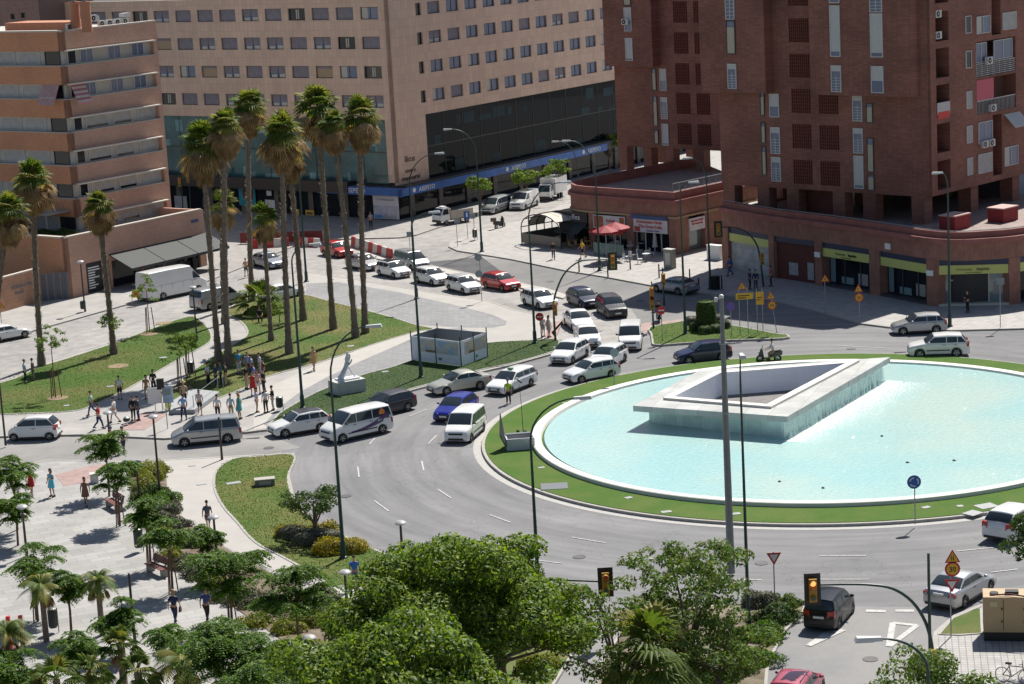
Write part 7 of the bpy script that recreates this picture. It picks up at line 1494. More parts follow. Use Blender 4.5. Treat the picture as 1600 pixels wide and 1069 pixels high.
def face_parts(kind):
    mb = MB(); t = []
    if kind == 'noentry': disc(mb, .33, -.04, 0); mb.box(-.22,.22,-.05,-.041,-.05,.05,1); ms = [SR, SW]
    elif kind == 'yield': ngon(mb, .42, -.04, 0, -90); ngon(mb, .25, -.055, 1, -90); ms = [SR, SW]
    elif kind == 'warn': ngon(mb, .42, -.04, 0, 90); ngon(mb, .30, -.055, 1, 90); mb.box(-.08,-.04,-.065,-.056,-.1,.12,2); mb.box(.02,.06,-.065,-.056,-.1,.12,2); ms = [SR, SO if False else SY, BLACK]
    elif kind == 'limit': disc(mb, .36, -.04, 0); disc(mb, .27, -.055, 1); ms = [SR, SY]; t = [text_me('30', .34, BLACK)]
    elif kind == 'round':
        disc(mb, .38, -.04, 0); ms = [SB, SW]
        for k in range(3):
            for q in range(4):
                a0, a1 = R(90+120*k+q*20), R(90+120*k+q*20+20); mb.add([(.20*math.cos(a0),-.052,.20*math.sin(a0)),(.26*math.cos(a0),-.052,.26*math.sin(a0)),(.26*math.cos(a1),-.052,.26*math.sin(a1)),(.20*math.cos(a1),-.052,.20*math.sin(a1))], [(0,1,2,3)], 1)
    elif kind == 'violet': disc(mb, .36, -.04, 0); disc(mb, .28, -.05, 1); ms = [mat('sign_rim_violet', (.16,.05,.22), .4), SP_]
    elif kind == 'back': disc(mb, .32, -.04, 0); ms = [mat('sign_back_grey', (.22,.25,.26), .5)]
    elif kind == 'parking': mb.box(-.3,.3,-.04,-.02,-.4,.4,0); mb.box(-.06,.12,-.05,-.041,-.2,.25,1); ms = [SB, SW]
    elif kind == 'plate': mb.box(-.3,.3,-.04,-.02,-.25,.25,0); ms = [mat('sign_back_grey', (.22,.25,.26), .5)]
    elif kind == 'ybox': mb.box(-.33,.33,-.04,-.02,-.35,.35,0); disc(mb, .16, -.05, 1); ms = [SY, SR]
    return mb.mesh('sign_face', ms), t
SGN = 'road signs on posts'
def sign_post(base, faces, label, top=None, z=.14, rz=0, posts=None, tilt=0):
    b = G(*base, z); r = empty('road_sign', b, label, 'road sign', SGN)
    zt = HZ(b, faces[0][2] if top is None else top)-z; ps = posts or [0]
    for dx in ps: mb = MB(); mb.tube([(dx,0,0),(dx+tilt,0,zt)], .032, 7); link('post', mb.mesh('post', GREYM), r)
    for kind, x, y in faces:
        q = at_pole(b, x, y)-b; me, t = face_parts(kind) if isinstance(kind, str) else kind
        o = link('sign_face', me, r, (q.x, -.0, q.z), (0,0,rz))
        for k in t: link('lettering', k, o, (0,-.056,-.12))
def ydir(w_, h, txt=None):
    mb = MB(); mb.box(-w_/2,w_/2,-.04,-.02,-h/2,h/2,0); mb.box(-w_*.38,w_*.3,-.05,-.041,.02,.1,1); mb.box(-w_*.38,w_*.1,-.05,-.041,-.16,-.08,1); return mb.mesh('sign_face', [SY, mat('sign_ink', (.12,.07,.01), .6)]), []
sign_post((846,532), [('noentry',843,495)], 'round red no entry sign beside the green lamp post and two pedestrians')
sign_post((1035,533), [('noentry',1033,485)], 'round red no entry sign at the left end of the green island')
sign_post((1143,527), [('violet',1141,479)], 'round violet sign right of the mast behind the topiary')
sign_post((1163,524), [(ydir(1.35,.5),1163,463),('warn',1159,448)], 'wide yellow direction board with a small orange triangle on top', posts=[-.32,.32], top=450)
sign_post((1188,520), [(ydir(.62,1.0),1187,466)], 'narrow tall yellow board right of the wide yellow one', posts=[-.2,.22], top=452)
sign_post((1214,521), [('warn',1204,463),('limit',1206,477)], 'leaning orange triangle over a round 30 sign at the island tip', tilt=-.45, top=455)
sign_post((1290,489), [('warn',1289,436)], 'orange triangle sign in shade in front of the left shop window')
sign_post((1343,501), [('warn',1341,452),('limit',1342,465)], 'orange triangle and round sign on the shaded kerb')
sign_post((1563,512), [('plate',1563,440)], 'thin grey post with a small plate on the sunlit kerb at the right')
sign_post((1430,819), [('round',1428,753)], 'round blue roundabout arrows sign on the front of the fountain lawn', z=.2)
sign_post((1211,950), [('yield',1209,870)], 'red bordered give way sign on the splitter bed', top=862)
sign_post((1486,994), [('warn',1488,872),('limit',1488,889),('yield',1487,912)], 'stack of triangle, 30 and give way signs by the generator', top=866)
sign_post((960,605), [('back',960,551)], 'grey back of a round sign on the fountain lawn edge', z=.2)
sign_post((753,471), [('back',747,402),('back',748,428)], 'grey backs of two round signs in front of the dark asphalt wedge', top=396)
sign_post((731,373), [('parking',729,336)], 'blue pedestrian sign behind the flatbed truck')
sign_post((715,385), [('plate',714,345)], 'grey sign post at the rounded pavement nose')
sign_post((742,376), [('plate',738,338)], 'thin post with a dark bin at the pavement nose')
sign_post((641,394), [('plate',640,366)], 'thin grey post beside the striped barriers')
sign_post((207,476), [('ybox',212,459)], 'square yellow sign at the rear of the white delivery van')
sign_post((3,511), [('warn',1,478)], 'orange warning sign at the left edge')
sign_post((262,670), [('plate',260,612)], 'thin grey post with a poster by the event stage')
# bins, bollards, cabinets
def bin_(base, top, label, col=None, posts=True, z=.14):
    b = G(*base, z); h = HZ(b, top)-z; r = empty('litter_bin', b, label, 'litter bin', 'litter bins'); w_ = .23
    mb = MB(); mb.lathe([(w_*.8, .25), (w_, .35), (w_, h-.12), (w_*.92, h-.1)], 14); o = link('bin_body', mb.mesh('bin_body', mat('bin_green', (.03,.045,.04), .6) if col is None else col, smooth=40), r)
    mb = MB(); mb.lathe([(w_*.6, h-.02), (w_*.95, h-.04), (w_*.5, h+.04)], 14); link('lid', mb.mesh('lid', GREYM), r)
    mb = MB(); mb.tube([(.26,0,0),(.26,0,h)], .03, 6); link('post', mb.mesh('post', GREYM), r)
bin_((217,862), 826, 'dark green litter bin beside the feathery tree trunk on the plaza'); bin_((84,988), 950, 'dark green litter bin in the lower left plaza'); bin_((437,642), 620, 'dark litter bin right of the standing group'); bin_((130,487), 470, 'litter bin at the lamp before the apartment shop'); bin_((298,588), 565, 'black litter bin on a pole by the event stage'); bin_((742,375), 358, 'dark bin hanging on the post at the pavement nose'); bin_((198,664), 652, 'black wheeled drum among the walkers')
def boxthing(name, base, size, m, label, cat, rz=0, z=.13, extra=None, grp=None):
    b = G(*base, z); r = empty(name, b, label, cat, grp, rz); w_, d_, h = size; mb = MB(); mb.box(-w_/2,w_/2,-d_/2,d_/2,0,h); link('body', mb.mesh('body', m), r)
    mb = MB(); mb.box(-w_/2-.03,w_/2+.03,-d_/2-.03,d_/2+.03,h,h+.06); link('lid', mb.mesh('lid', extra or m), r)
    mb = MB(); mb.box(-w_*.3,w_*.3,-d_/2-.012,-d_/2,h*.2,h*.85); link('door', mb.mesh('door', extra or m), r); return r
boxthing('utility_cabinet', (1047,419), (1.0,.6,1.75), mat('cabinet_grey', (.22,.21,.18), .7, n=(3,.15)), 'grey utility cabinet at the corner of the restaurant', 'utility cabinet', R(-45), extra=mat('cabinet_top', (.42,.42,.40), .7))
boxthing('utility_cabinet', (1117,452), (.7,.6,1.1), BLACK, 'dark box at the foot of the lamp before the white shutter', 'utility cabinet', R(-45))
boxthing('parking_meter', (314,412), (.8,.6,2.2), mat('cabinet_black', (.02,.025,.022), .6), 'black kiosk box at the right end of the black awning', 'kiosk', R(-50))
boxthing('parking_meter', (303,420), (.5,.4,2.0), mat('cabinet_black', (.02,.025,.022)), 'slim black totem left of the black kiosk box', 'totem', R(-50))
boxthing('white_counter', (1118,405), (1.6,.6,1.3), WHITE, 'white parapet wall piece with a black vent between the two brick blocks', 'wall block', R(-45), extra=None)
boxthing('cube_seat', (148,754), (.5,.5,.55), mat('seat_stone', (.5,.49,.47), .8), 'small pale stone cube seat on the plaza', 'seat', R(10))
boxthing('stone_block', (414,758), (1.2,.6,.38), mat('block_grey', (.17,.17,.16), .85, n=(4,.2)), 'low dark stone vent block on the light green lawn', 'block', R(8), z=.15, extra=mat('block_top', (.36,.34,.31), .85))
for i, (x, y, t) in enumerate([(950,433,410),(985,421,404),(1030,434,412),(1078,441,420),(1092,452,434),(1128,452,430),(905,425,408)]):
    b = G(x,y,.13); h = min(1.3, max(.8, HZ(b,t)-.13)); o = empty('bollard', b, 'slim dark bollard on the restaurant pavement kerb', 'bollard', 'slim dark bollards along the restaurant kerb'); mb = MB(); mb.tube([(0,0,0),(0,0,h*.9),(0,0,h)], [.07,.06,.03], 8); link('post', mb.mesh('post', BLACK), o)
for (x, y, t), l in (((19,1032,963), 'left one of two red square posts'), ((36,1008,962), 'right one of two red square posts')): b = G(x,y,.13); h = HZ(b,t)-.13; o = empty('red_post', b, l+' in the lower left corner', 'post', 'red square posts'); mb = MB(); mb.box(-.09,.09,-.09,.09,0,h); link('post', mb.mesh('post', mat('post_red', (.5,.03,.02), .5)), o)
# benches
def bench(base, rz, label):
    b = G(*base, .14); r = empty('park_bench', b, label, 'bench', 'red brown benches', rz); BR = mat('bench_red_brown', (.16,.055,.05), .6, n=(5,.2))
    mb = MB(); [mb.box(-.95,.95,-.25+k*.13,-.14+k*.13,.42,.46) for k in range(4)]; link('seat', mb.mesh('seat', BR), r)
    mb = MB(); [mb.hexa([(-.95,.28+k*.04,.55+k*.13),(.95,.28+k*.04,.55+k*.13),(.95,.31+k*.04,.55+k*.13),(-.95,.31+k*.04,.55+k*.13),(-.95,.30+k*.04,.66+k*.13),(.95,.30+k*.04,.66+k*.13),(.95,.33+k*.04,.66+k*.13),(-.95,.33+k*.04,.66+k*.13)]) for k in range(3)]; link('backrest', mb.mesh('backrest', BR), r)
    for x in (-.75,.75): mb = MB(); mb.box(x-.04,x+.04,-.22,.28,0,.42); mb.box(x-.03,x+.03,.26,.36,.42,.95); link('leg', mb.mesh('leg', mat('bench_iron', (.28,.27,.26), .6)), r)
bench((246,897), R(-52), 'red brown slatted bench beside the planter and the plain white kerb'); bench((178,795), R(-60), 'red brown bench between the two stakes of the second feathery tree')
# striped barriers
BR_, BW_ = mat('barrier_red', (.42,.03,.03), .5), mat('barrier_white', (.62,.60,.56), .5)
def barrier_row(p0, p1, n, grp, start=0, z=.02, h=.95):
    a, b = G(*p0, z), G(*p1, z); d = (b-a)/n; L_ = d.length; ang = math.atan2(d.y, d.x)
    for k in range(n):
        c = a+d*(k+.5); red = (k+start) % 2 == 0; w_ = L_*.49; r = empty('road_barrier', c, '%s plastic road barrier %s' % ('red' if red else 'white', grp[1]), 'road barrier', grp[0]+(' (red ones)' if red else ' (white ones)'), ang)
        mb = MB(); mb.hexa([(-w_,-.22,0),(w_,-.22,0),(w_,.22,0),(-w_,.22,0),(-w_,-.09,h),(w_,-.09,h),(w_,.09,h),(-w_,.09,h)]); mb.box(-w_,w_,-.26,.26,0,.22); link('shell', mb.mesh('shell', BR_ if red else BW_), r)
barrier_row((551,384), (613,405), 9, ('striped barrier wall', 'in the row beside the red and silver cars'), h=1.0)
barrier_row((466,384), (500,386), 4, ('short striped barrier wall', 'in the short row left of the old red hatchback'), h=.9); barrier_row((392,390), (452,386), 5, ('far striped barrier wall', 'in the far row behind the palm trunks'), h=1.0)
mb = MB(); fa = Face(G(376,381,.13), G(455,379,.13)-G(376,381,.13), NC); r_ = empty('red_fence_net', G(376,381,.13), 'red construction netting behind the far barriers', 'fence'); mb.fbox(fa, 0, 9, .2, 1.3, 0, .03); part(mb, 'net', mat('net_red', (.16,.03,.03), .8, n=(9,.3)), r_)
mb = MB(); [mb.fbox(fa, k*1.5, k*1.5+.05, 0, 1.5, -.06, -.01) for k in range(7)]; part(mb, 'post', GREYM, r_)
# printed hoarding enclosure
c1, c2, c3 = G(644,563,.15), G(721,573,.15), G(762,558,.15); c4 = G(683,512,2.1); c4 = Vector((c4.x,c4.y,.15)); H2 = HZ(c2, 534)
r_ = empty('printed_hoarding', c2, 'white enclosure of printed beach picture panels with steel posts on the lawn strip', 'hoarding')
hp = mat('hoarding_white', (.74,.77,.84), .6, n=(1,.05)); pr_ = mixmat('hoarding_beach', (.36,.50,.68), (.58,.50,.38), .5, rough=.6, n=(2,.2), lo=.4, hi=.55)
for p, q, nm in ((c1,c2,0),(c2,c3,0),(c3,c4,1),(c4,c1,1)):
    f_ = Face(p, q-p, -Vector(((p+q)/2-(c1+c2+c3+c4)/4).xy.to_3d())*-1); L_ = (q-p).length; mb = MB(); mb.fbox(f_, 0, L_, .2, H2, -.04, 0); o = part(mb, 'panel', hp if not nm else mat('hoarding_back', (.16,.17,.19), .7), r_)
    if not nm: mb = MB(); mb.fbox(f_, L_*.15, L_*.95, .95, H2-.15, .003, .02); mb.fbox(f_, L_*.55, L_*.62, .45, .65, .003, .02, 1); mb.fbox(f_, L_*.3, L_*.5, .97, 1.15, .021, .03, 2); part(mb, 'print', [pr_, mat('print_green', (.1,.25,.2), .6), mat('print_dune', (.22,.15,.09), .8, n=(4,.3))], o)
for c in (c1,c2,c3,c4,(c1+c2)/2,(c2+c3)/2,(c3+c4)/2): mb = MB(); mb.tube([c, c+Vector((0,0,H2+.25))], .05, 6); part(mb, 'post', mat('post_dark', (.03,.03,.04), .5), r_)
# hand sculpture on its plinth
sp0 = G(543,612,.15); r_ = empty('hand_sculpture', sp0, 'white sculpture of a raised open hand on a pale block plinth', 'sculpture', None, R(30))
mb = MB(); mb.box(-1.15,1.15,-.75,.75,0,.92); link('plinth', mb.mesh('plinth', mat('plinth_stone', (.48,.48,.45), .7, n=(2,.08))), r_)
def skin_mesh(name, verts, edges, rad, m, lv=1, root=0):
    me = bpy.data.meshes.new(name+'_cage'); me.from_pydata([tuple(v) for v in verts], edges, []); o = bpy.data.objects.new(name, me); COL.objects.link(o)
    md = o.modifiers.new('s', 'SKIN'); md.use_smooth_shade = True; sk = me.skin_vertices[0].data
    for i, r in enumerate(rad): sk[i].radius = r if isinstance(r, tuple) else (r, r); sk[i].use_root = (i == root)
    if lv: sb = o.modifiers.new('u', 'SUBSURF'); sb.levels = lv; sb.render_levels = lv
    dg = bpy.context.evaluated_depsgraph_get(); me2 = bpy.data.meshes.new_from_object(o.evaluated_get(dg)); me2.name = name; me2.materials.clear()
    for k in (m if isinstance(m, (list, tuple)) else [m]): me2.materials.append(k)
    bpy.data.objects.remove(o); bpy.data.meshes.remove(me); return me2
V_ = [(-.55,0,.92),(-.38,0,1.2),(-.1,0,1.65),(.05,0,1.95)]; E_ = [(0,1),(1,2),(2,3)]; Rd = [.34,.24,.19,.16]
pal = len(V_); V_ += [(.12,0,2.12),(.16,0,2.3)]; E_ += [(3,4),(4,5)]; Rd += [(.25,.13),(.30,.12)]
for k, (dy, L_, bx) in enumerate(((-.27,.42,.02),(-.09,.55,.0),(.09,.52,.04),(.26,.40,.10))):
    o = len(V_); V_ += [(.18,dy,2.42),(.20+bx,dy*1.15,2.42+L_*.5),(.16+bx*1.6,dy*1.3,2.42+L_)]; E_ += [(5,o),(o,o+1),(o+1,o+2)]; Rd += [.075,.068,.05]
o = len(V_); V_ += [(.14,-.34,2.10),(.22,-.52,2.30),(.26,-.56,2.48)]; E_ += [(4,o),(o,o+1),(o+1,o+2)]; Rd += [.075,.06,.045]
link('hand', skin_mesh('hand', V_, E_, Rd, mat('sculpture_white', (.58,.60,.62), .6, n=(3,.08))), r_)
mb = MB(); mb.tube([(.75,0,.92),(.12,0,1.9)], .05, 7); mb.box(-.75,.85,-.45,.45,.92,1.02); link('brace', mb.mesh('brace', mat('sculpture_white', (.58,.60,.62))), r_)
# open service hatch by the pool
hb_ = G(813,700,.2); r_ = empty('service_hatch', hb_, 'open service hatch with raised dark steel lid beside the pool rim', 'hatch', None, R(5))
mb = MB(); mb.box(-.9,.9,-.55,-.47,0,.75); mb.box(-.9,-.82,-.46,.75,0,.75); mb.box(.82,.9,-.46,.75,0,.75); mb.box(-.9,.9,.76,.84,0,.75); link('frame', mb.mesh('frame', mat('hatch_white', (.50,.50,.52), .6)), r_)
mb = MB(); mb.box(-.8,.8,-.45,.74,.0,.12); link('shaft_floor', mb.mesh('shaft_floor', mat('shaft_grey', (.09,.09,.10), .8)), r_)
mb = MB(); mb.box(-.85,.85,.5,.86,.76,.82); link('cover_half', mb.mesh('cover_half', mat('steel_plate', (.15,.16,.17), .5, metal=.5)), r_)
mb = MB(); mb.hexa([(-1.0,-.75,.3),(-.92,-.75,.3),(-.92,.55,.3),(-1.0,.55,.3),(-1.35,-.70,1.05),(-1.28,-.70,1.05),(-1.1,.4,2.25),(-1.17,.4,2.25)]); link('lid', mb.mesh('lid', mat('lid_dark', (.035,.037,.04), .6)), r_)
b = G(818,681,.2); r_ = empty('slim_antenna', b, 'thin black antenna rod with small gear behind the open hatch', 'antenna'); mb = MB(); mb.tube([(0,0,0),(-.03,0,2.0),(-.1,0,HZ(b,606))], [.03,.02,.012], 6); link('rod', mb.mesh('rod', BLACK), r_); mb = MB(); mb.tube([(.1,0,0),(.1,0,.35)], .12, 8); mb.tube([(-.35,0,0),(-.35,0,.4)], .1, 8); link('gear', mb.mesh('gear', BLACK), r_)
# covers in the lawns
ICG = 'flat inspection covers set in the lawns'
for i, (x, y, w_, d_, zz) in enumerate([(866,760,1.6,1.4,.21),(846,731,.4,.3,.21),(982,778,.45,.35,.21),(1041,800,.6,.4,.21),(1447,793,.5,.35,.21),(1500,791,.35,.35,.21),(1541,791,1.1,.9,.21),(1520,802,.9,.8,.21),(883,630,.4,.3,.21),(862,650,.4,.3,.21),(1150,803,.5,.4,.21),(602,581,.5,.4,.16),(548,541,.5,.5,.16),(365,755,.9,.5,.16),(255,559,.6,.5,.16),(104,634,.4,.4,.16),(185,572,1.2,.9,.16),(172,604,.5,.4,.16),(256,505,1.0,.8,.16),(300,728,.5,.3,.135),(315,757,.6,.35,.135),(90,622,1.1,1.1,.16),(233,522,1.1,1.1,.16),(284,606,1.1,1.1,.16)]):
    soil_ = w_ > .95 and zz < .2; r = empty('tree_pit' if soil_ and i > 15 else 'inspection_cover', G(x,y,zz-.01), ('round bare earth patch in the lawn' if soil_ and i > 15 else 'small flat pale inspection cover in the ground'), 'tree pit' if soil_ and i > 15 else 'inspection cover', 'bare earth patches in the left lawn' if soil_ and i > 15 else ICG, R(i*17 % 40)); mb = MB()
    if i == 0: r['label'] = 'large grey steel hatch plate in the left fountain lawn'; del r['group']
    if soil_ and i > 15: mb.lathe([(w_*.7,0),(w_*.7,.015)], 16); link('soil', mb.mesh('soil', mat('pit_soil', (.26,.19,.12), .95, n=(9,.3))), r)
    else: mb.box(-w_/2,w_/2,-d_/2,d_/2,0,.025,0); link('plate', mb.mesh('plate', mat('cover_grey', (.30,.31,.31), .6, n=(5,.15)) if i else mat('steel_plate', (.15,.16,.17))), r)
# generator
gf = G(1537,1002,.13); gd_ = (G(1640,1003,.13)-gf).normalized(); ga = math.atan2(gd_.y, gd_.x); r_ = empty('generator', gf, 'beige diesel generator on a black skid at the right edge', 'generator', None, ga)
GB = mat('generator_beige', (.42,.30,.17), .55, n=(1,.06)); mb = MB(); mb.box(0,3.8,.04,1.35,.42,2.1); o = link('housing', mb.mesh('housing', GB), r_)
mb = MB(); mb.box(.02,3.78,.06,1.33,0,.40); link('skid', mb.mesh('skid', BLACK), r_); mb = MB(); mb.lathe([(.2,2.1),(.2,2.16)], 14, c=(.5,.6,0)); mb.box(1.0,1.6,.4,.8,2.1,2.25); link('exhaust_grille', mb.mesh('exhaust_grille', BLACK), r_)
mb = MB()
for k in range(3): mb.box(.9+k*1.0-.01,.9+k*1.0+.01,.022,.038,.5,2.0)
for k in range(3): mb.box(.8+k,.86+k,.0,.036,.9,1.0); mb.box(.8+k,.86+k,.0,.036,1.5,1.6)
mb.box(.3,.62,.015,.037,1.65,1.9,1); link('door_hardware', mb.mesh('door_hardware', [BLACK, mat('label_cream', (.5,.45,.25), .5)]), r_)
mb = MB(); mb.tube([(.3,.3,2.13),(1.2,.2,2.2),(2.2,-.1,2.15),(3.6,-.2,1.7)], .035, 6); link('hose', mb.mesh('hose', mat('hose_maroon', (.10,.02,.03), .6)), r_)
# restaurant terrace: parasols, tables, chairs, screens, arched pavilion
def umb(base, top, label, open_=True, span=1.5):
    b = G(*base, .13); h = HZ(b, top)-.13; r = empty('parasol', b, label, 'parasol'); mb = MB(); mb.tube([(0,0,0),(0,0,h)], .03, 6); mb.lathe([(.3,0),(.3,.08)], 12); link('pole', mb.mesh('pole', GREYM), r); mb = MB()
    if open_:
        pts = [(span*math.cos(R(45*k+22)), span*math.sin(R(45*k+22)), h-.55) for k in range(8)]; mb.add(pts+[(0,0,h)]+[(x,y,z-.2) for x,y,z in pts], [(k,(k+1)%8,8) for k in range(8)]+[(k,(k+1)%8,(k+1)%8+9,k+9) for k in range(8)])
        link('canopy', mb.mesh('canopy', mat('parasol_red', (.26,.010,.02), .7)), r)
    else: mb.lathe([(.06,h+.05),(.12,h-.3),(.24,h-1.5),(.3,h-1.75),(.05,h-1.6)], 10); link('canopy', mb.mesh('canopy', mat('parasol_cream', (.55,.52,.46), .8), smooth=50), r)
umb((963,405), 347, 'open red parasol over the glass screens of the kebab shop'); umb((948,409), 352, 'second red parasol left beside the lamp post', span=1.3); umb((1024,394), 358, 'closed cream parasol in front of the Indian restaurant', False)
CW = mat('chair_white', (.55,.55,.55), .5); CY = mat('chair_tan', (.36,.22,.06), .6)
def chair_parts(m):
    P = []; mb = MB(); mb.box(-.22,.22,-.22,.22,.43,.47); P.append(tpl(mb, 'seat', m)); mb = MB(); [mb.box(-.22+.1*k,-.18+.1*k,.19,.22,.471,.9) for k in range(5)]; mb.box(-.22,.22,.19,.22,.84,.92); P.append(tpl(mb, 'backrest', m))
    for x in (-.2,.2):
        for y in (-.2,.2): mb = MB(); mb.tube([(x,y,0),(x*.95,y*.95,.43)], .02, 5); P.append(tpl(mb, 'leg', m))
    return P
def table_parts(m):
    mb = MB(); mb.lathe([(.38,.70),(.38,.73)], 14); P = [tpl(mb, 'table_top', m)]; mb = MB(); mb.tube([(0,0,.02),(0,0,.7)], .03, 6); mb.lathe([(.25,0),(.25,.03)], 12); return P+[tpl(mb, 'pedestal', GREYM)]
cw_, cy_, tw_, ty2 = chair_parts(CW), chair_parts(CY), table_parts(CW), table_parts(CY); rc_ = random.Random(4)
for i, (x, y) in enumerate([(945,399),(958,393),(975,400),(968,386),(985,392),(983,408),(1000,412),(1010,405),(1000,398),(992,384),(1003,388),(972,411)]):
    if i % 3 == 1: spawn('cafe_table', tw_, G(x,y+3,.13), 0, 'small round white café table among the white chairs', 'table', 'white tables of the restaurant terrace')
    spawn('cafe_chair', cw_, G(x,y,.13), rc_.random()*6.28, 'white slatted café chair in front of the Indian restaurant', 'chair', 'white chairs of the restaurant terrace')
    if i % 2: spawn('cafe_chair', cw_, G(x+9,y-3,.13), rc_.random()*6.28, 'white slatted café chair in front of the Indian restaurant', 'chair', 'white chairs of the restaurant terrace')
for x, y in ((884,386),(893,390),(903,389),(913,384),(922,391)):
    spawn('cafe_chair', cy_, G(x,y,.13), rc_.random()*6.28, 'tan wooden café chair outside the noodle shop', 'chair', 'tan chairs outside the noodle shop')
for x, y in ((898,386),(917,388)): spawn('cafe_table', ty2, G(x,y,.13), 0, 'tan round café table outside the noodle shop', 'table', 'tan tables outside the noodle shop')
for (x0,y0,x1,y1,hh_,m_,l) in ((929,398,975,403,1.2,mat('screen_teal', (.08,.17,.17), .2),'low teal glass windscreen in front of the kebab shop'), (886,383,912,380,1.1,mat('screen_grey', (.25,.26,.34), .5),'low grey banner screen outside the noodle shop')):
    f_ = Face(G(x0,y0,.13), G(x1,y1,.13)-G(x0,y0,.13), NF); r_ = empty('windscreen_panel', G(x0,y0,.13), l, 'screen'); L_ = (G(x1,y1)-G(x0,y0)).length; mb = MB(); mb.fbox(f_, 0, L_, .15, hh_+.13, 0, .03); part(mb, 'panel', m_, r_); mb = MB(); [mb.fbox(f_, L_*k/4-.02, L_*k/4+.02, .13, hh_+.2, .031, .06) for k in range(5)]; part(mb, 'post', GREYM, r_)
pv = G(846,385,.13); r_ = empty('arched_pavilion', pv, 'arched dark framed terrace pavilion with cream roof panels outside the noodle shop', 'pavilion', None, 0)
ux = (G(880,388)-G(825,380)); ux.z = 0; W3 = ux.length*1.12; ux.normalize(); uy = Vector((-ux.y, ux.x, 0)); D3 = 6.0
def PVp(a, b, z): return pv+ux*(a*W3-.0-W3/2)+uy*(b*D3)+Vector((0,0,z))
mb = MB(); cr_ = MB(); gl_ = MB(); nb = 6
for j in range(nb+1):
    b_ = j/nb; arc = [PVp(0,b_,0)]+[PVp(.5-.5*math.cos(t*math.pi/10), b_, 1.7+1.5*math.sin(t*math.pi/10)) for t in range(11)]+[PVp(1,b_,0)]; mb.tube(arc, .06, 6)
    if j < nb:
        for t in range(10):
            if (t < 4 and j in (1,2,4,5)) or t in (5,6,7): q = lambda t_, bb: PVp(.5-.5*math.cos(t_*math.pi/10), bb, 1.72+1.5*math.sin(t_*math.pi/10)); a_, b2, c_, d_ = q(t,b_), q(t+1,b_), q(t+1,b_+1/nb), q(t,b_+1/nb); up_ = Vector((0,0,.03)); cr_.hexa([a_,b2,c_,d_,a_+up_,b2+up_,c_+up_,d_+up_])
for t in (0,2,5,8,10): mb.tube([PVp(.5-.5*math.cos(t*math.pi/10), 0, 1.7+1.5*math.sin(t*math.pi/10)), PVp(.5-.5*math.cos(t*math.pi/10), 1, 1.7+1.5*math.sin(t*math.pi/10))], .05, 6)
part(mb, 'frame', BLACK, r_); part(cr_, 'roof_panel', mat('pavilion_cream', (.50,.45,.38), .7, n=(2,.1)), r_)
for a0,a1,b0,b1 in ((0,1,0,.005),(0,.01,0,1)): gl_.hexa([PVp(a0,b0,.1),PVp(a1,b0,.1),PVp(a1,b1,.1),PVp(a0,b1,.1),PVp(a0,b0,1.1),PVp(a1,b0,1.1),PVp(a1,b1,1.1),PVp(a0,b1,1.1)])
part(gl_, 'side_panel', mat('pavilion_panel', (.13,.12,.10), .3), r_)
# event stage, rails, loudspeaker, poster boards
st = [G(266,641,.45),G(304,640,.45),G(343,612,.45),G(300,607,.45),G(268,627,.45)]; r_ = empty('event_stage', st[0]-Vector((0,0,.45)), 'low grey stage platform on the lawn among the gathered people', 'stage'); mb = MB(); mb.prism([(p.x,p.y) for p in st], .14, .45, 0); part(mb, 'deck', mat('stage_grey', (.30,.31,.32), .7, n=(2,.06)), r_, fixn=True)
for p in ((303,640),(341,611),(349,607)): q = G(*p,.3); mb = MB(); mb.tube([q, q+Vector((0,0,1.0))], .03, 6); part(mb, 'rail_post', GREYM, r_)
q0,q1 = G(303,640,.3)+Vector((0,0,1)), G(341,611,.3)+Vector((0,0,1)); mb = MB(); mb.tube([q0,q1], .02, 5); part(mb, 'hand_rail', GREYM, r_)
for (b_, t_, w_, m_, l, nm) in (((254,642),592,.5,BLACK,'black loudspeaker on a stand left of the stage','loudspeaker'),((264,640),603,.75,mat('poster_blue', (.35,.47,.62), .6, n=(2,.2)),'pale blue poster board right of the loudspeaker','poster_board'),((243,641),606,.95,WHITE,'white board left of the loudspeaker','poster_board')):
    b = G(*b_,.14); h = HZ(b,t_)-.14; r_ = empty(nm, b, l, 'loudspeaker' if nm == 'loudspeaker' else 'board'); mb = MB(); mb.box(-w_/2,w_/2,-.15 if nm == 'loudspeaker' else -.03,.15 if nm == 'loudspeaker' else .03,h-.75 if nm == 'loudspeaker' else .5,h); link('panel' if nm != 'loudspeaker' else 'cabinet', mb.mesh('cabinet', m_), r_); mb = MB(); mb.tube([(0,.05,0),(0,.05,h*.9)], .025, 6); link('stand', mb.mesh('stand', BLACK), r_)

MHM = mat('manhole_iron', (.07,.07,.072), .6, n=(30,.3))
for x, y in ((540,775),(700,840),(905,870),(760,690),(1010,900),(1190,880),(620,640),(930,640),(150,700),(420,700),(1330,545),(1100,590),(1000,470),(860,440),(300,485),(1360,1030)):
    r = empty('manhole_cover', G(x,y,.018), 'round dark iron manhole cover in the road surface', 'manhole cover', 'manhole covers in the road'); mb = MB(); mb.lathe([(.36,0),(.36,.012),(.30,.014),(.29,.010),(.05,.010)], 16); link('cover', mb.mesh('cover', MHM), r)
# ============================================================ people
SK = mat('skin', (.42,.24,.16), .6); HAIR = mat('hair_dark', (.03,.02,.015), .7)
POSES = {}
def pose(nm, la, ra, ll, rl, lean=0): POSES[nm] = (la, ra, ll, rl, lean)
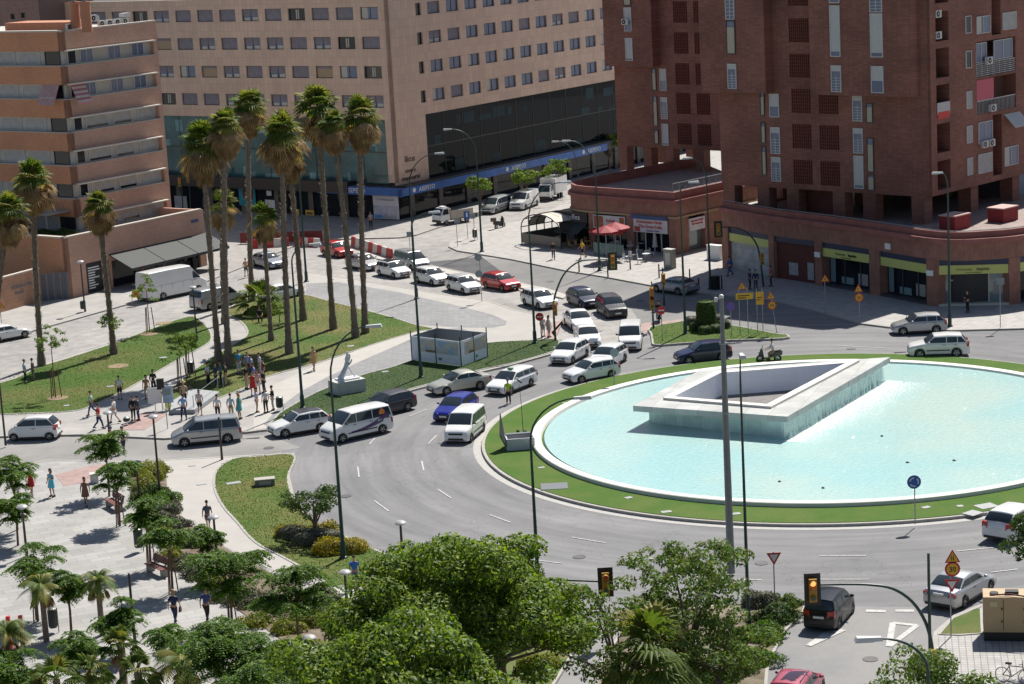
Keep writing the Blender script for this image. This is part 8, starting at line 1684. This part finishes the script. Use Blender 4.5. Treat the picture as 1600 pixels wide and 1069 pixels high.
# arms: elbow, wrist; legs: knee, ankle; x forward, y left, z up
pose('stand', ((-.03,.25,1.14),(.05,.25,.88)), ((-.03,-.25,1.14),(.05,-.25,.88)), ((.02,.10,.50),(-.02,.11,.09)), ((.04,-.10,.50),(.0,-.12,.09)))
pose('walk', ((-.16,.24,1.17),(-.10,.26,.92)), ((.10,-.24,1.15),(.28,-.22,.98)), ((.20,.09,.52),(.30,.09,.10)), ((-.02,-.09,.50),(-.34,-.10,.16)), .03)
pose('phone', ((.02,.24,1.16),(.24,.10,1.22)), ((-.02,-.25,1.15),(.16,-.18,.98)), ((.02,.11,.50),(-.02,.13,.09)), ((.03,-.11,.50),(-.03,-.13,.09)))
pose('hips', ((-.05,.34,1.18),(.06,.17,1.02)), ((-.03,-.26,1.14),(.06,-.24,.90)), ((.03,.14,.50),(0,.18,.09)), ((.03,-.12,.50),(0,-.15,.09)))
pose('sit', ((.05,.25,1.2),(.28,.20,1.05)), ((.05,-.25,1.2),(.28,-.20,1.05)), ((.42,.14,.90),(.45,.14,.48)), ((.42,-.14,.90),(.45,-.14,.48)))
pose('ride', ((.20,.27,1.2),(.46,.30,1.08)), ((.20,-.27,1.2),(.46,-.30,1.08)), ((.38,.17,.72),(.30,.18,.34)), ((.38,-.17,.72),(.30,-.18,.34)), .06)
_pm = {}
def chain(V, E, Rr, pts, rads, root=None):
    prev = root
    for p, r in zip(pts, rads):
        V.append(p); Rr.append(r)
        if prev is not None: E.append((prev, len(V)-1))
        prev = len(V)-1
    return prev
def hand(mb, w, el, sd):
    d = (Vector(w)-Vector(el)).normalized(); s_ = d.cross(Vector((0,1,0))); s_ = s_.normalized() if s_.length > .1 else Vector((1,0,0)); pc = Vector(w)+d*.06
    for k, L_ in enumerate((.065,.078,.074,.058)):
        a = pc+s_*(.032-.021*k)+d*.03; q = a+d*L_*.6+Vector((0,-sd*.006,0)); mb.tube([a, q, q+d*L_*.4+Vector((0,-sd*.022,0))], [.0095,.009,.007], 5)
    a = pc+s_*.035; mb.tube([a-d*.02, a+s_*.03+d*.02, a+s_*.038+d*.05], [.011,.01,.008], 5)
def body(nm):
    if ('b', nm) in _pm: return _pm['b', nm]
    la, ra, ll, rl, ln = POSES[nm]; V, E, Rr = [], [], []; top = .93 if nm not in ('sit','ride') else .90
    pz = chain(V, E, Rr, [(0,0,top)], [(.13,.10)]); ch = chain(V, E, Rr, [(ln*.5,0,1.14),(ln,0,1.36)], [(.125,.09),(.15,.10)], 0)
    nk = chain(V, E, Rr, [(ln+.005,0,1.48),(ln+.015,0,1.56),(ln+.02,0,1.64)], [.07,.052,.05], ch)
    for (e, w), sd in ((la,1),(ra,-1)):
        x = chain(V, E, Rr, [(ln,sd*.17,1.41), e, w, tuple(Vector(w)+(Vector(w)-Vector(e)).normalized()*.07)], [.055,.042,.03,(.038,.022)], ch)
    for (k, a), sd in ((ll,1),(rl,-1)):
        x = chain(V, E, Rr, [(.0,sd*.095,top-.08), k, tuple((Vector(k)+Vector(a))/2+Vector((-.015,0,.03))), a, (a[0]+.13,a[1],max(a[2]-.05,.035))], [.085,.058,.052,.036,.035], 0)
    me = skin_mesh('body', V, E, Rr, SK); bmx = bmesh.new(); bmx.from_mesh(me); h = MB(); c = Vector((ln+.03,0,1.70))
    h.ball(tuple(c), (.098,.078,.118), 14, 10, 0); h.ball(tuple(c+Vector((.012,0,-.075))), (.072,.058,.06), 10, 6, 0)
    h.add([c+Vector((.09,-.014,-.02)), c+Vector((.09,.014,-.02)), c+Vector((.118,0,-.025)), c+Vector((.095,0,.015))], [(0,1,2),(0,2,3),(1,3,2)], 0)
    for sd in (1,-1): h.ball(tuple(c+Vector((-.005,sd*.08,-.005))), (.02,.012,.03), 6, 4, 0); h.ball(tuple(c+Vector((.086,sd*.03,.01))), (.01,.013,.008), 6, 4, 1)
    h.box(c.x+.085,c.x+.093,-.022,.022,c.z-.06,c.z-.052,2)
    hand(h, la[1], la[0], 1); hand(h, ra[1], ra[0], -1)
    m2 = h.mesh('h', [SK, BLACK, mat('lips', (.30,.10,.08), .5)], smooth=60); bmx.from_mesh(m2); n0 = len(me.polygons)
    bmx.to_mesh(me); bmx.free(); me.materials.append(BLACK); me.materials.append(mat('lips', (.30,.10,.08))); me.shade_smooth(); _pm['b', nm] = me; return me
def cloth(nm, kind):
    if (nm, kind) in _pm: return _pm[nm, kind]
    la, ra, ll, rl, ln = POSES[nm]; V, E, Rr = [], [], []; top = .93 if nm not in ('sit','ride') else .90
    if kind in ('shirt','longshirt'):
        chain(V, E, Rr, [(0,0,top+.01),(ln*.5,0,1.14),(ln,0,1.36),(ln,0,1.46)], [(.16,.125),(.152,.115),(.178,.125),(.10,.08)])
        for (e, w), sd in ((la,1),(ra,-1)):
            s0 = Vector((ln,sd*.17,1.41)); e_ = Vector(e)
            chain(V, E, Rr, [tuple(s0), tuple(s0.lerp(e_,.75))] if kind == 'shirt' else [tuple(s0), e, tuple(e_.lerp(Vector(w),.9))], [.075,.066] if kind == 'shirt' else [.075,.058,.045], 2)
    elif kind in ('trousers','shorts'):
        chain(V, E, Rr, [(0,0,top+.03)], [(.15,.12)])
        for (k, a), sd in ((ll,1),(rl,-1)):
            k_, a_ = Vector(k), Vector(a); h_ = Vector((0,sd*.095,top-.08))
            if kind == 'trousers': chain(V, E, Rr, [tuple(h_), k, tuple(k_.lerp(a_,.5)+Vector((-.012,0,.02))), tuple(k_.lerp(a_,.97))], [.105,.076,.068,.058], 0)
            else: chain(V, E, Rr, [tuple(h_), tuple(h_.lerp(k_,.92))], [.11,.095], 0)
    elif kind == 'dress':
        mb = MB(); n = 14; kx = (ll[0][0]+rl[0][0])/2; prof = [(.085,.07,1.47,ln),(.19,.125,1.40,ln),(.155,.115,1.16,ln*.5),(.20,.15,.92,0),(.25,.20,.60,kx*.8)]; vs = []
        for a, b, z, x in prof: vs += [(x+b*math.cos(2*math.pi*k/n), a*math.sin(2*math.pi*k/n), z) for k in range(n)]
        mb.add(vs, [(i*n+k,i*n+(k+1)%n,(i+1)*n+(k+1)%n,(i+1)*n+k) for i in range(len(prof)-1) for k in range(n)]); me = mb.mesh('dress', WHITE, smooth=60, fixn=True); _pm[nm, kind] = me; return me
    me = skin_mesh(kind, V, E, Rr, WHITE); _pm[nm, kind] = me; return me
def hairm(nm, long_):
    if ('h', nm, long_) in _pm: return _pm['h', nm, long_]
    ln = POSES[nm][4]; mb = MB(); mb.ball((ln+.015,0,1.735), (.108,.09,.10), 12, 8)
    if long_: mb.ball((ln-.045,0,1.62), (.065,.095,.16), 10, 8)
    me = mb.mesh('hair', HAIR, smooth=True); _pm['h', nm, long_] = me; return me
def shoem(nm):
    if ('s', nm) in _pm: return _pm['s', nm]
    mb = MB()
    for k, a in POSES[nm][2:4]: mb.hexa([(a[0]-.09,a[1]-.05,max(a[2]-.09,0)),(a[0]+.19,a[1]-.05,max(a[2]-.09,0)),(a[0]+.19,a[1]+.05,max(a[2]-.09,0)),(a[0]-.09,a[1]+.05,max(a[2]-.09,0)),(a[0]-.08,a[1]-.045,a[2]+.02),(a[0]+.12,a[1]-.04,a[2]-.02),(a[0]+.12,a[1]+.04,a[2]-.02),(a[0]-.08,a[1]+.045,a[2]+.02)])
    me = mb.mesh('shoes', BLACK); _pm['s', nm] = me; return me
_cm = {}
def recol(me, c, tagn):
    k = (me.name, c)
    if k in _cm: return _cm[k]
    m2 = me.copy(); m2.materials.clear(); m2.materials.append(mat('cloth_%02d%02d%02d' % tuple(int(q*99) for q in c), c, .85)); _cm[k] = m2; return m2
def person(px, py, ps, az, topc, botc, label, top='shirt', bot='trousers', hair=(.03,.02,.015), long_=False, bag=None, hat=None, z=.14, sc=.985, shoe=(.05,.04,.04), group=None, loc=None):
    p = G(px, py, z) if loc is None else loc; r = empty('person', p, label, 'person', group, R(az), sc)
    link('body', body(ps), r)
    if top == 'dress': link('dress', recol(cloth(ps,'dress'), topc, 'd'), r)
    else: link('shirt', recol(cloth(ps, top), topc, 's'), r); link(bot, recol(cloth(ps, bot), botc, 't'), r)
    link('hair', recol(hairm(ps, long_), hair, 'h'), r); link('shoes', recol(shoem(ps), shoe, 'o'), r)
    if hat: mb = MB(); mb.lathe([(.19,1.76),(.19,1.775),(.11,1.78),(.10,1.87),(.04,1.89)] if hat[0] == 'brim' else [(.105,1.74),(.115,1.80),(.07,1.87),(.01,1.88)], 12, c=(POSES[ps][4]+.02,0,0)); link('hat' if hat[0] != 'helmet' else 'helmet', mb.mesh('hat', mat('hat_%d' % int(hat[1][0]*99), hat[1], .7), smooth=50), r)
    if bag:
        b = bpy_bag(p, az, ps, bag, r)
    return r
def bpy_bag(p, az, ps, bag, r):
    w = POSES[ps][1][1]; mb = MB(); mb.hexa([(w[0]-.14,w[1]-.05,w[2]-.42),(w[0]+.14,w[1]-.05,w[2]-.42),(w[0]+.14,w[1]+.05,w[2]-.42),(w[0]-.14,w[1]+.05,w[2]-.42),(w[0]-.11,w[1]-.03,w[2]-.16),(w[0]+.11,w[1]-.03,w[2]-.16),(w[0]+.11,w[1]+.03,w[2]-.16),(w[0]-.11,w[1]+.03,w[2]-.16)]); mb.tube([(w[0]-.09,w[1],w[2]-.17),(w[0],w[1],w[2]-.02),(w[0]+.09,w[1],w[2]-.17)], .012, 5)
    mb.M = None; M = Matrix.Rotation(R(az), 4, 'Z'); o = link('handbag', mb.mesh('handbag', mat('bag_%d' % int(bag[0]*99), bag, .6)), None, p, (0,0,R(az))); tag(o, 'handbag held by the %s' % r['label'][:70].rsplit(' ', 0)[0], 'bag'); o['label'] = ' '.join(('handbag held by '+r['label']).split()[:15])
WH, NV, BK, BG_, LB, RD, TL, GRN, JN, TN = (.62,.62,.62), (.02,.03,.09), (.015,.015,.018), (.42,.33,.22), (.20,.32,.55), (.40,.02,.02), (.05,.30,.30), (.35,.55,.04), (.04,.06,.14), (.30,.22,.14)
PEOPLE = [
 (188,624,'stand',-90,WH,BK,'man in white shirt and black shorts alone on the path','shirt','shorts'), (145,649,'walk',180,(.25,.42,.42),JN,'walker in a pale teal shirt at the left of the park entrance','shirt','trousers'),
 (155,670,'walk',-20,RD,NV,'walker in a red top crossing the shade by the grey post','shirt','trousers'), (180,661,'walk',150,WH,WH,'person in white shirt and light skirt near the low grey post lamp','shirt','shorts'),
 (209,657,'stand',-60,BK,BK,'man dressed all in black beside the wheeled drum','longshirt','trousers'), (217,657,'stand',200,(.05,.06,.08),JN,'man in dark jacket and jeans facing the one in black','longshirt','trousers'),
 (230,623,'stand',-100,(.30,.17,.08),BG_,'woman in brown top and long tan skirt behind the white board','shirt','trousers'), (241,614,'phone',-90,BK,BK,'dark dressed person behind the white board on the path','longshirt','trousers'),
 (288,656,'hips',100,LB,NV,'man in blue shirt and navy trousers watching the stage','shirt','trousers'), (289,634,'stand',-90,BG_,BK,'person in a straw hat standing on the stage edge','shirt','shorts'),
 (313,647,'walk',-80,(.5,.42,.42),BK,'woman in pale blouse and dark shorts right of the stage','shirt','shorts'), (341,655,'stand',90,WH,BK,'person in white polo behind the silver people carrier','shirt','trousers'),
 (362,654,'stand',90,(.50,.54,.62),BG_,'man in light blue shirt and beige trousers seen from behind','longshirt','trousers'), (375,655,'stand',150,TL,TL,'woman in a short teal dress with blond hair','dress','shorts'),
 (402,644,'stand',0,(.50,.50,.60),BG_,'man in pale shirt and khaki trousers facing the two by the bin','longshirt','trousers'), (416,645,'stand',120,WH,BK,'man in white polo and black trousers near the litter bin','shirt','trousers'),
 (427,641,'phone',180,BK,(.5,.5,.5),'person in black jacket and white trousers next to the bin','longshirt','trousers'), (396,618,'stand',-90,RD,RD,'woman in a long red dress at the back of the group','dress','trousers'),
 (386,608,'hips',30,BK,BG_,'man in black shirt and khaki trousers left of the red dress','shirt','trousers'), (398,604,'stand',180,(.16,.16,.42),NV,'man in violet blue shirt behind the red dress','shirt','trousers'),
 (404,615,'stand',-90,(.5,.3,.35),WH,'woman in pink patterned blouse in the middle of the group','shirt','shorts'), (413,613,'phone',160,BK,BK,'person in black holding papers right of the pink blouse','longshirt','trousers'),
 (413,597,'stand',200,(.12,.03,.03),BK,'person in maroon top at the back right of the group','shirt','trousers'), (374,584,'stand',-60,(.05,.33,.52),WH,'man in bright blue polo and white trousers under the palms','shirt','trousers'),
 (388,586,'hips',-90,(.32,.38,.58),NV,'tall man in light blue shirt under the palms','longshirt','trousers'), (394,590,'stand',180,(.25,.28,.50),NV,'man in mid blue shirt overlapping the tall one','shirt','trousers'), (407,587,'stand',200,(.5,.52,.6),(.4,.4,.4),'man in white shirt on the lawn right of the blue shirts','longshirt','trousers'),
 (326,603,'stand',-30,WH,BK,'person in white shirt and black trousers left of the dark trio','shirt','trousers'), (338,605,'phone',0,NV,NV,'man in navy suit at the foot of the left palms','longshirt','trousers'), (346,600,'stand',180,(.10,.12,.25),NV,'man in dark blue shirt between the navy suits','longshirt','trousers'), (354,603,'hips',170,BK,BG_,'man in black jacket and khaki trousers right of the navy suit','longshirt','trousers'),
 (40,597,'stand',0,(.45,.5,.6),BK,'man in light shirt on the left lawn, left one of two','longshirt','trousers'), (53,595,'stand',180,(.10,.11,.08),(.16,.16,.12),'man in olive clothes on the left lawn, right one of two','longshirt','trousers'),
 (176,710,'stand',-90,GRN,NV,'police officer in yellow hi-vis vest beside the street tree','longshirt','trousers'), (194,708,'walk',-100,BK,(.07,.07,.08),'officer in dark uniform carrying a yellow vest','shirt','trousers'),
 (50,774,'walk',-90,RD,RD,'woman in a red dress carrying a dark bag on the plaza','dress','shorts'), (82,776,'phone',-120,(.12,.50,.62),LB,'woman in a sky blue tunic holding her phone to her ear','dress','shorts'), (135,790,'walk',-90,(.20,.10,.07),BK,'woman in a long brown patterned dress in the middle of the plaza','dress','trousers'),
 (29,776,'walk',90,BK,(.55,.52,.5),'person in dark top and white trousers under the left tree','shirt','trousers'), (326,829,'walk',90,(.10,.11,.15),(.16,.17,.2),'man in dark grey shirt and shorts on the white path','shirt','shorts'),
 (556,919,'walk',-90,(.03,.14,.45),(.16,.22,.32),'man in bright blue polo and shorts near the park lamp','shirt','shorts'), (274,975,'walk',80,NV,NV,'blond woman in navy and white striped top with a bag','shirt','trousers'), (324,972,'walk',80,(.05,.07,.22),BK,'person in dark blue top partly behind the trees','shirt','trousers'),
 (491,579,'walk',-100,(.45,.27,.12),(.45,.27,.12),'woman in a long tan dress crossing the pale path','dress','trousers'),
 (795,631,'stand',-90,GRN,BK,'traffic officer in a yellow green vest directing cars','shirt','trousers'), (849,526,'stand',-60,WH,(.4,.4,.4),'pedestrian in white waiting right of the no entry sign','shirt','shorts'), (858,527,'stand',-40,(.5,.48,.46),WH,'woman in pale dress waiting next to the signal post','dress','shorts'),
 (865,405,'walk',-90,BK,NV,'man in dark clothes walking past the pavilion','longshirt','trousers'), (911,404,'walk',200,(.60,.40,.02),BK,'man in a yellow shirt and black shorts outside the kebab shop','shirt','shorts'),
 (1141,431,'walk',200,(.03,.08,.30),(.03,.05,.15),'person in blue leaning at the white shutter','longshirt','trousers'), (1181,453,'stand',-90,(.02,.03,.08),NV,'dark clothed person left of the shaded signal pole','longshirt','trousers'), (1205,447,'stand',180,(.40,.05,.10),BK,'person in crimson top before the maroon front','shirt','trousers'),
 (1512,488,'phone',200,BK,BK,'dark figure standing at the yellow shop entrance','longshirt','trousers'), (580,357,'stand',-90,(.3,.3,.35),BK,'pedestrian in the shade under the blue fascia','shirt','trousers'), (385,432,'hips',-60,(.50,.28,.16),BK,'bare shouldered person in orange beside the palm trunk','shirt','shorts'),
 (1172,452,'stand',0,NV,BK,'dark blue clothed person close to the shaded signal pole','longshirt','trousers'),
]
for i, q in enumerate(PEOPLE):
    x, y, ps, az, tc_, bc_, lb, tp_, bt_ = q; kw = {}
    if 'straw hat' in lb: kw['hat'] = ('brim', (.5,.38,.2))
    if 'officer' in lb: kw['hat'] = ('cap', (.05,.06,.12))
    if 'woman' in lb: kw['long_'] = True
    if 'blond' in lb: kw['hair'] = (.35,.22,.09)
    if 'bag' in lb: kw['bag'] = (.10,.03,.03)
    if az == 100 or i % 5 == 3: kw['sc'] = 1.03
    if x in (795,): kw['z'] = .014
    if i in (33,34): kw['z'] = .016
    if i == 9: kw['z'] = .45
    person(x, y, ps, az, tc_, bc_, lb, tp_, bt_, **kw)
# seated and riding
person(407,511,'sit',-80,BK,BK,'person in black seated in the shade of the bushy palm','shirt','trousers', z=-.28)
o, c, h = SCO; person(0,0,'ride',math.degrees(math.atan2(h.y,h.x)),(.5,.5,.52),TN,'scooter rider in white shirt, beige shorts and dark helmet','shirt','shorts', loc=Vector((c.x-h.x*.3,c.y-h.y*.3,-.02)), hat=('helmet', BK))
o, c, h = PMO; person(0,0,'ride',math.degrees(math.atan2(h.y,h.x)),BK,BK,'motorcycle rider all in black under the traffic lights','longshirt','trousers', loc=Vector((c.x-h.x*.3,c.y-h.y*.3,-.02)), hat=('helmet', BK))
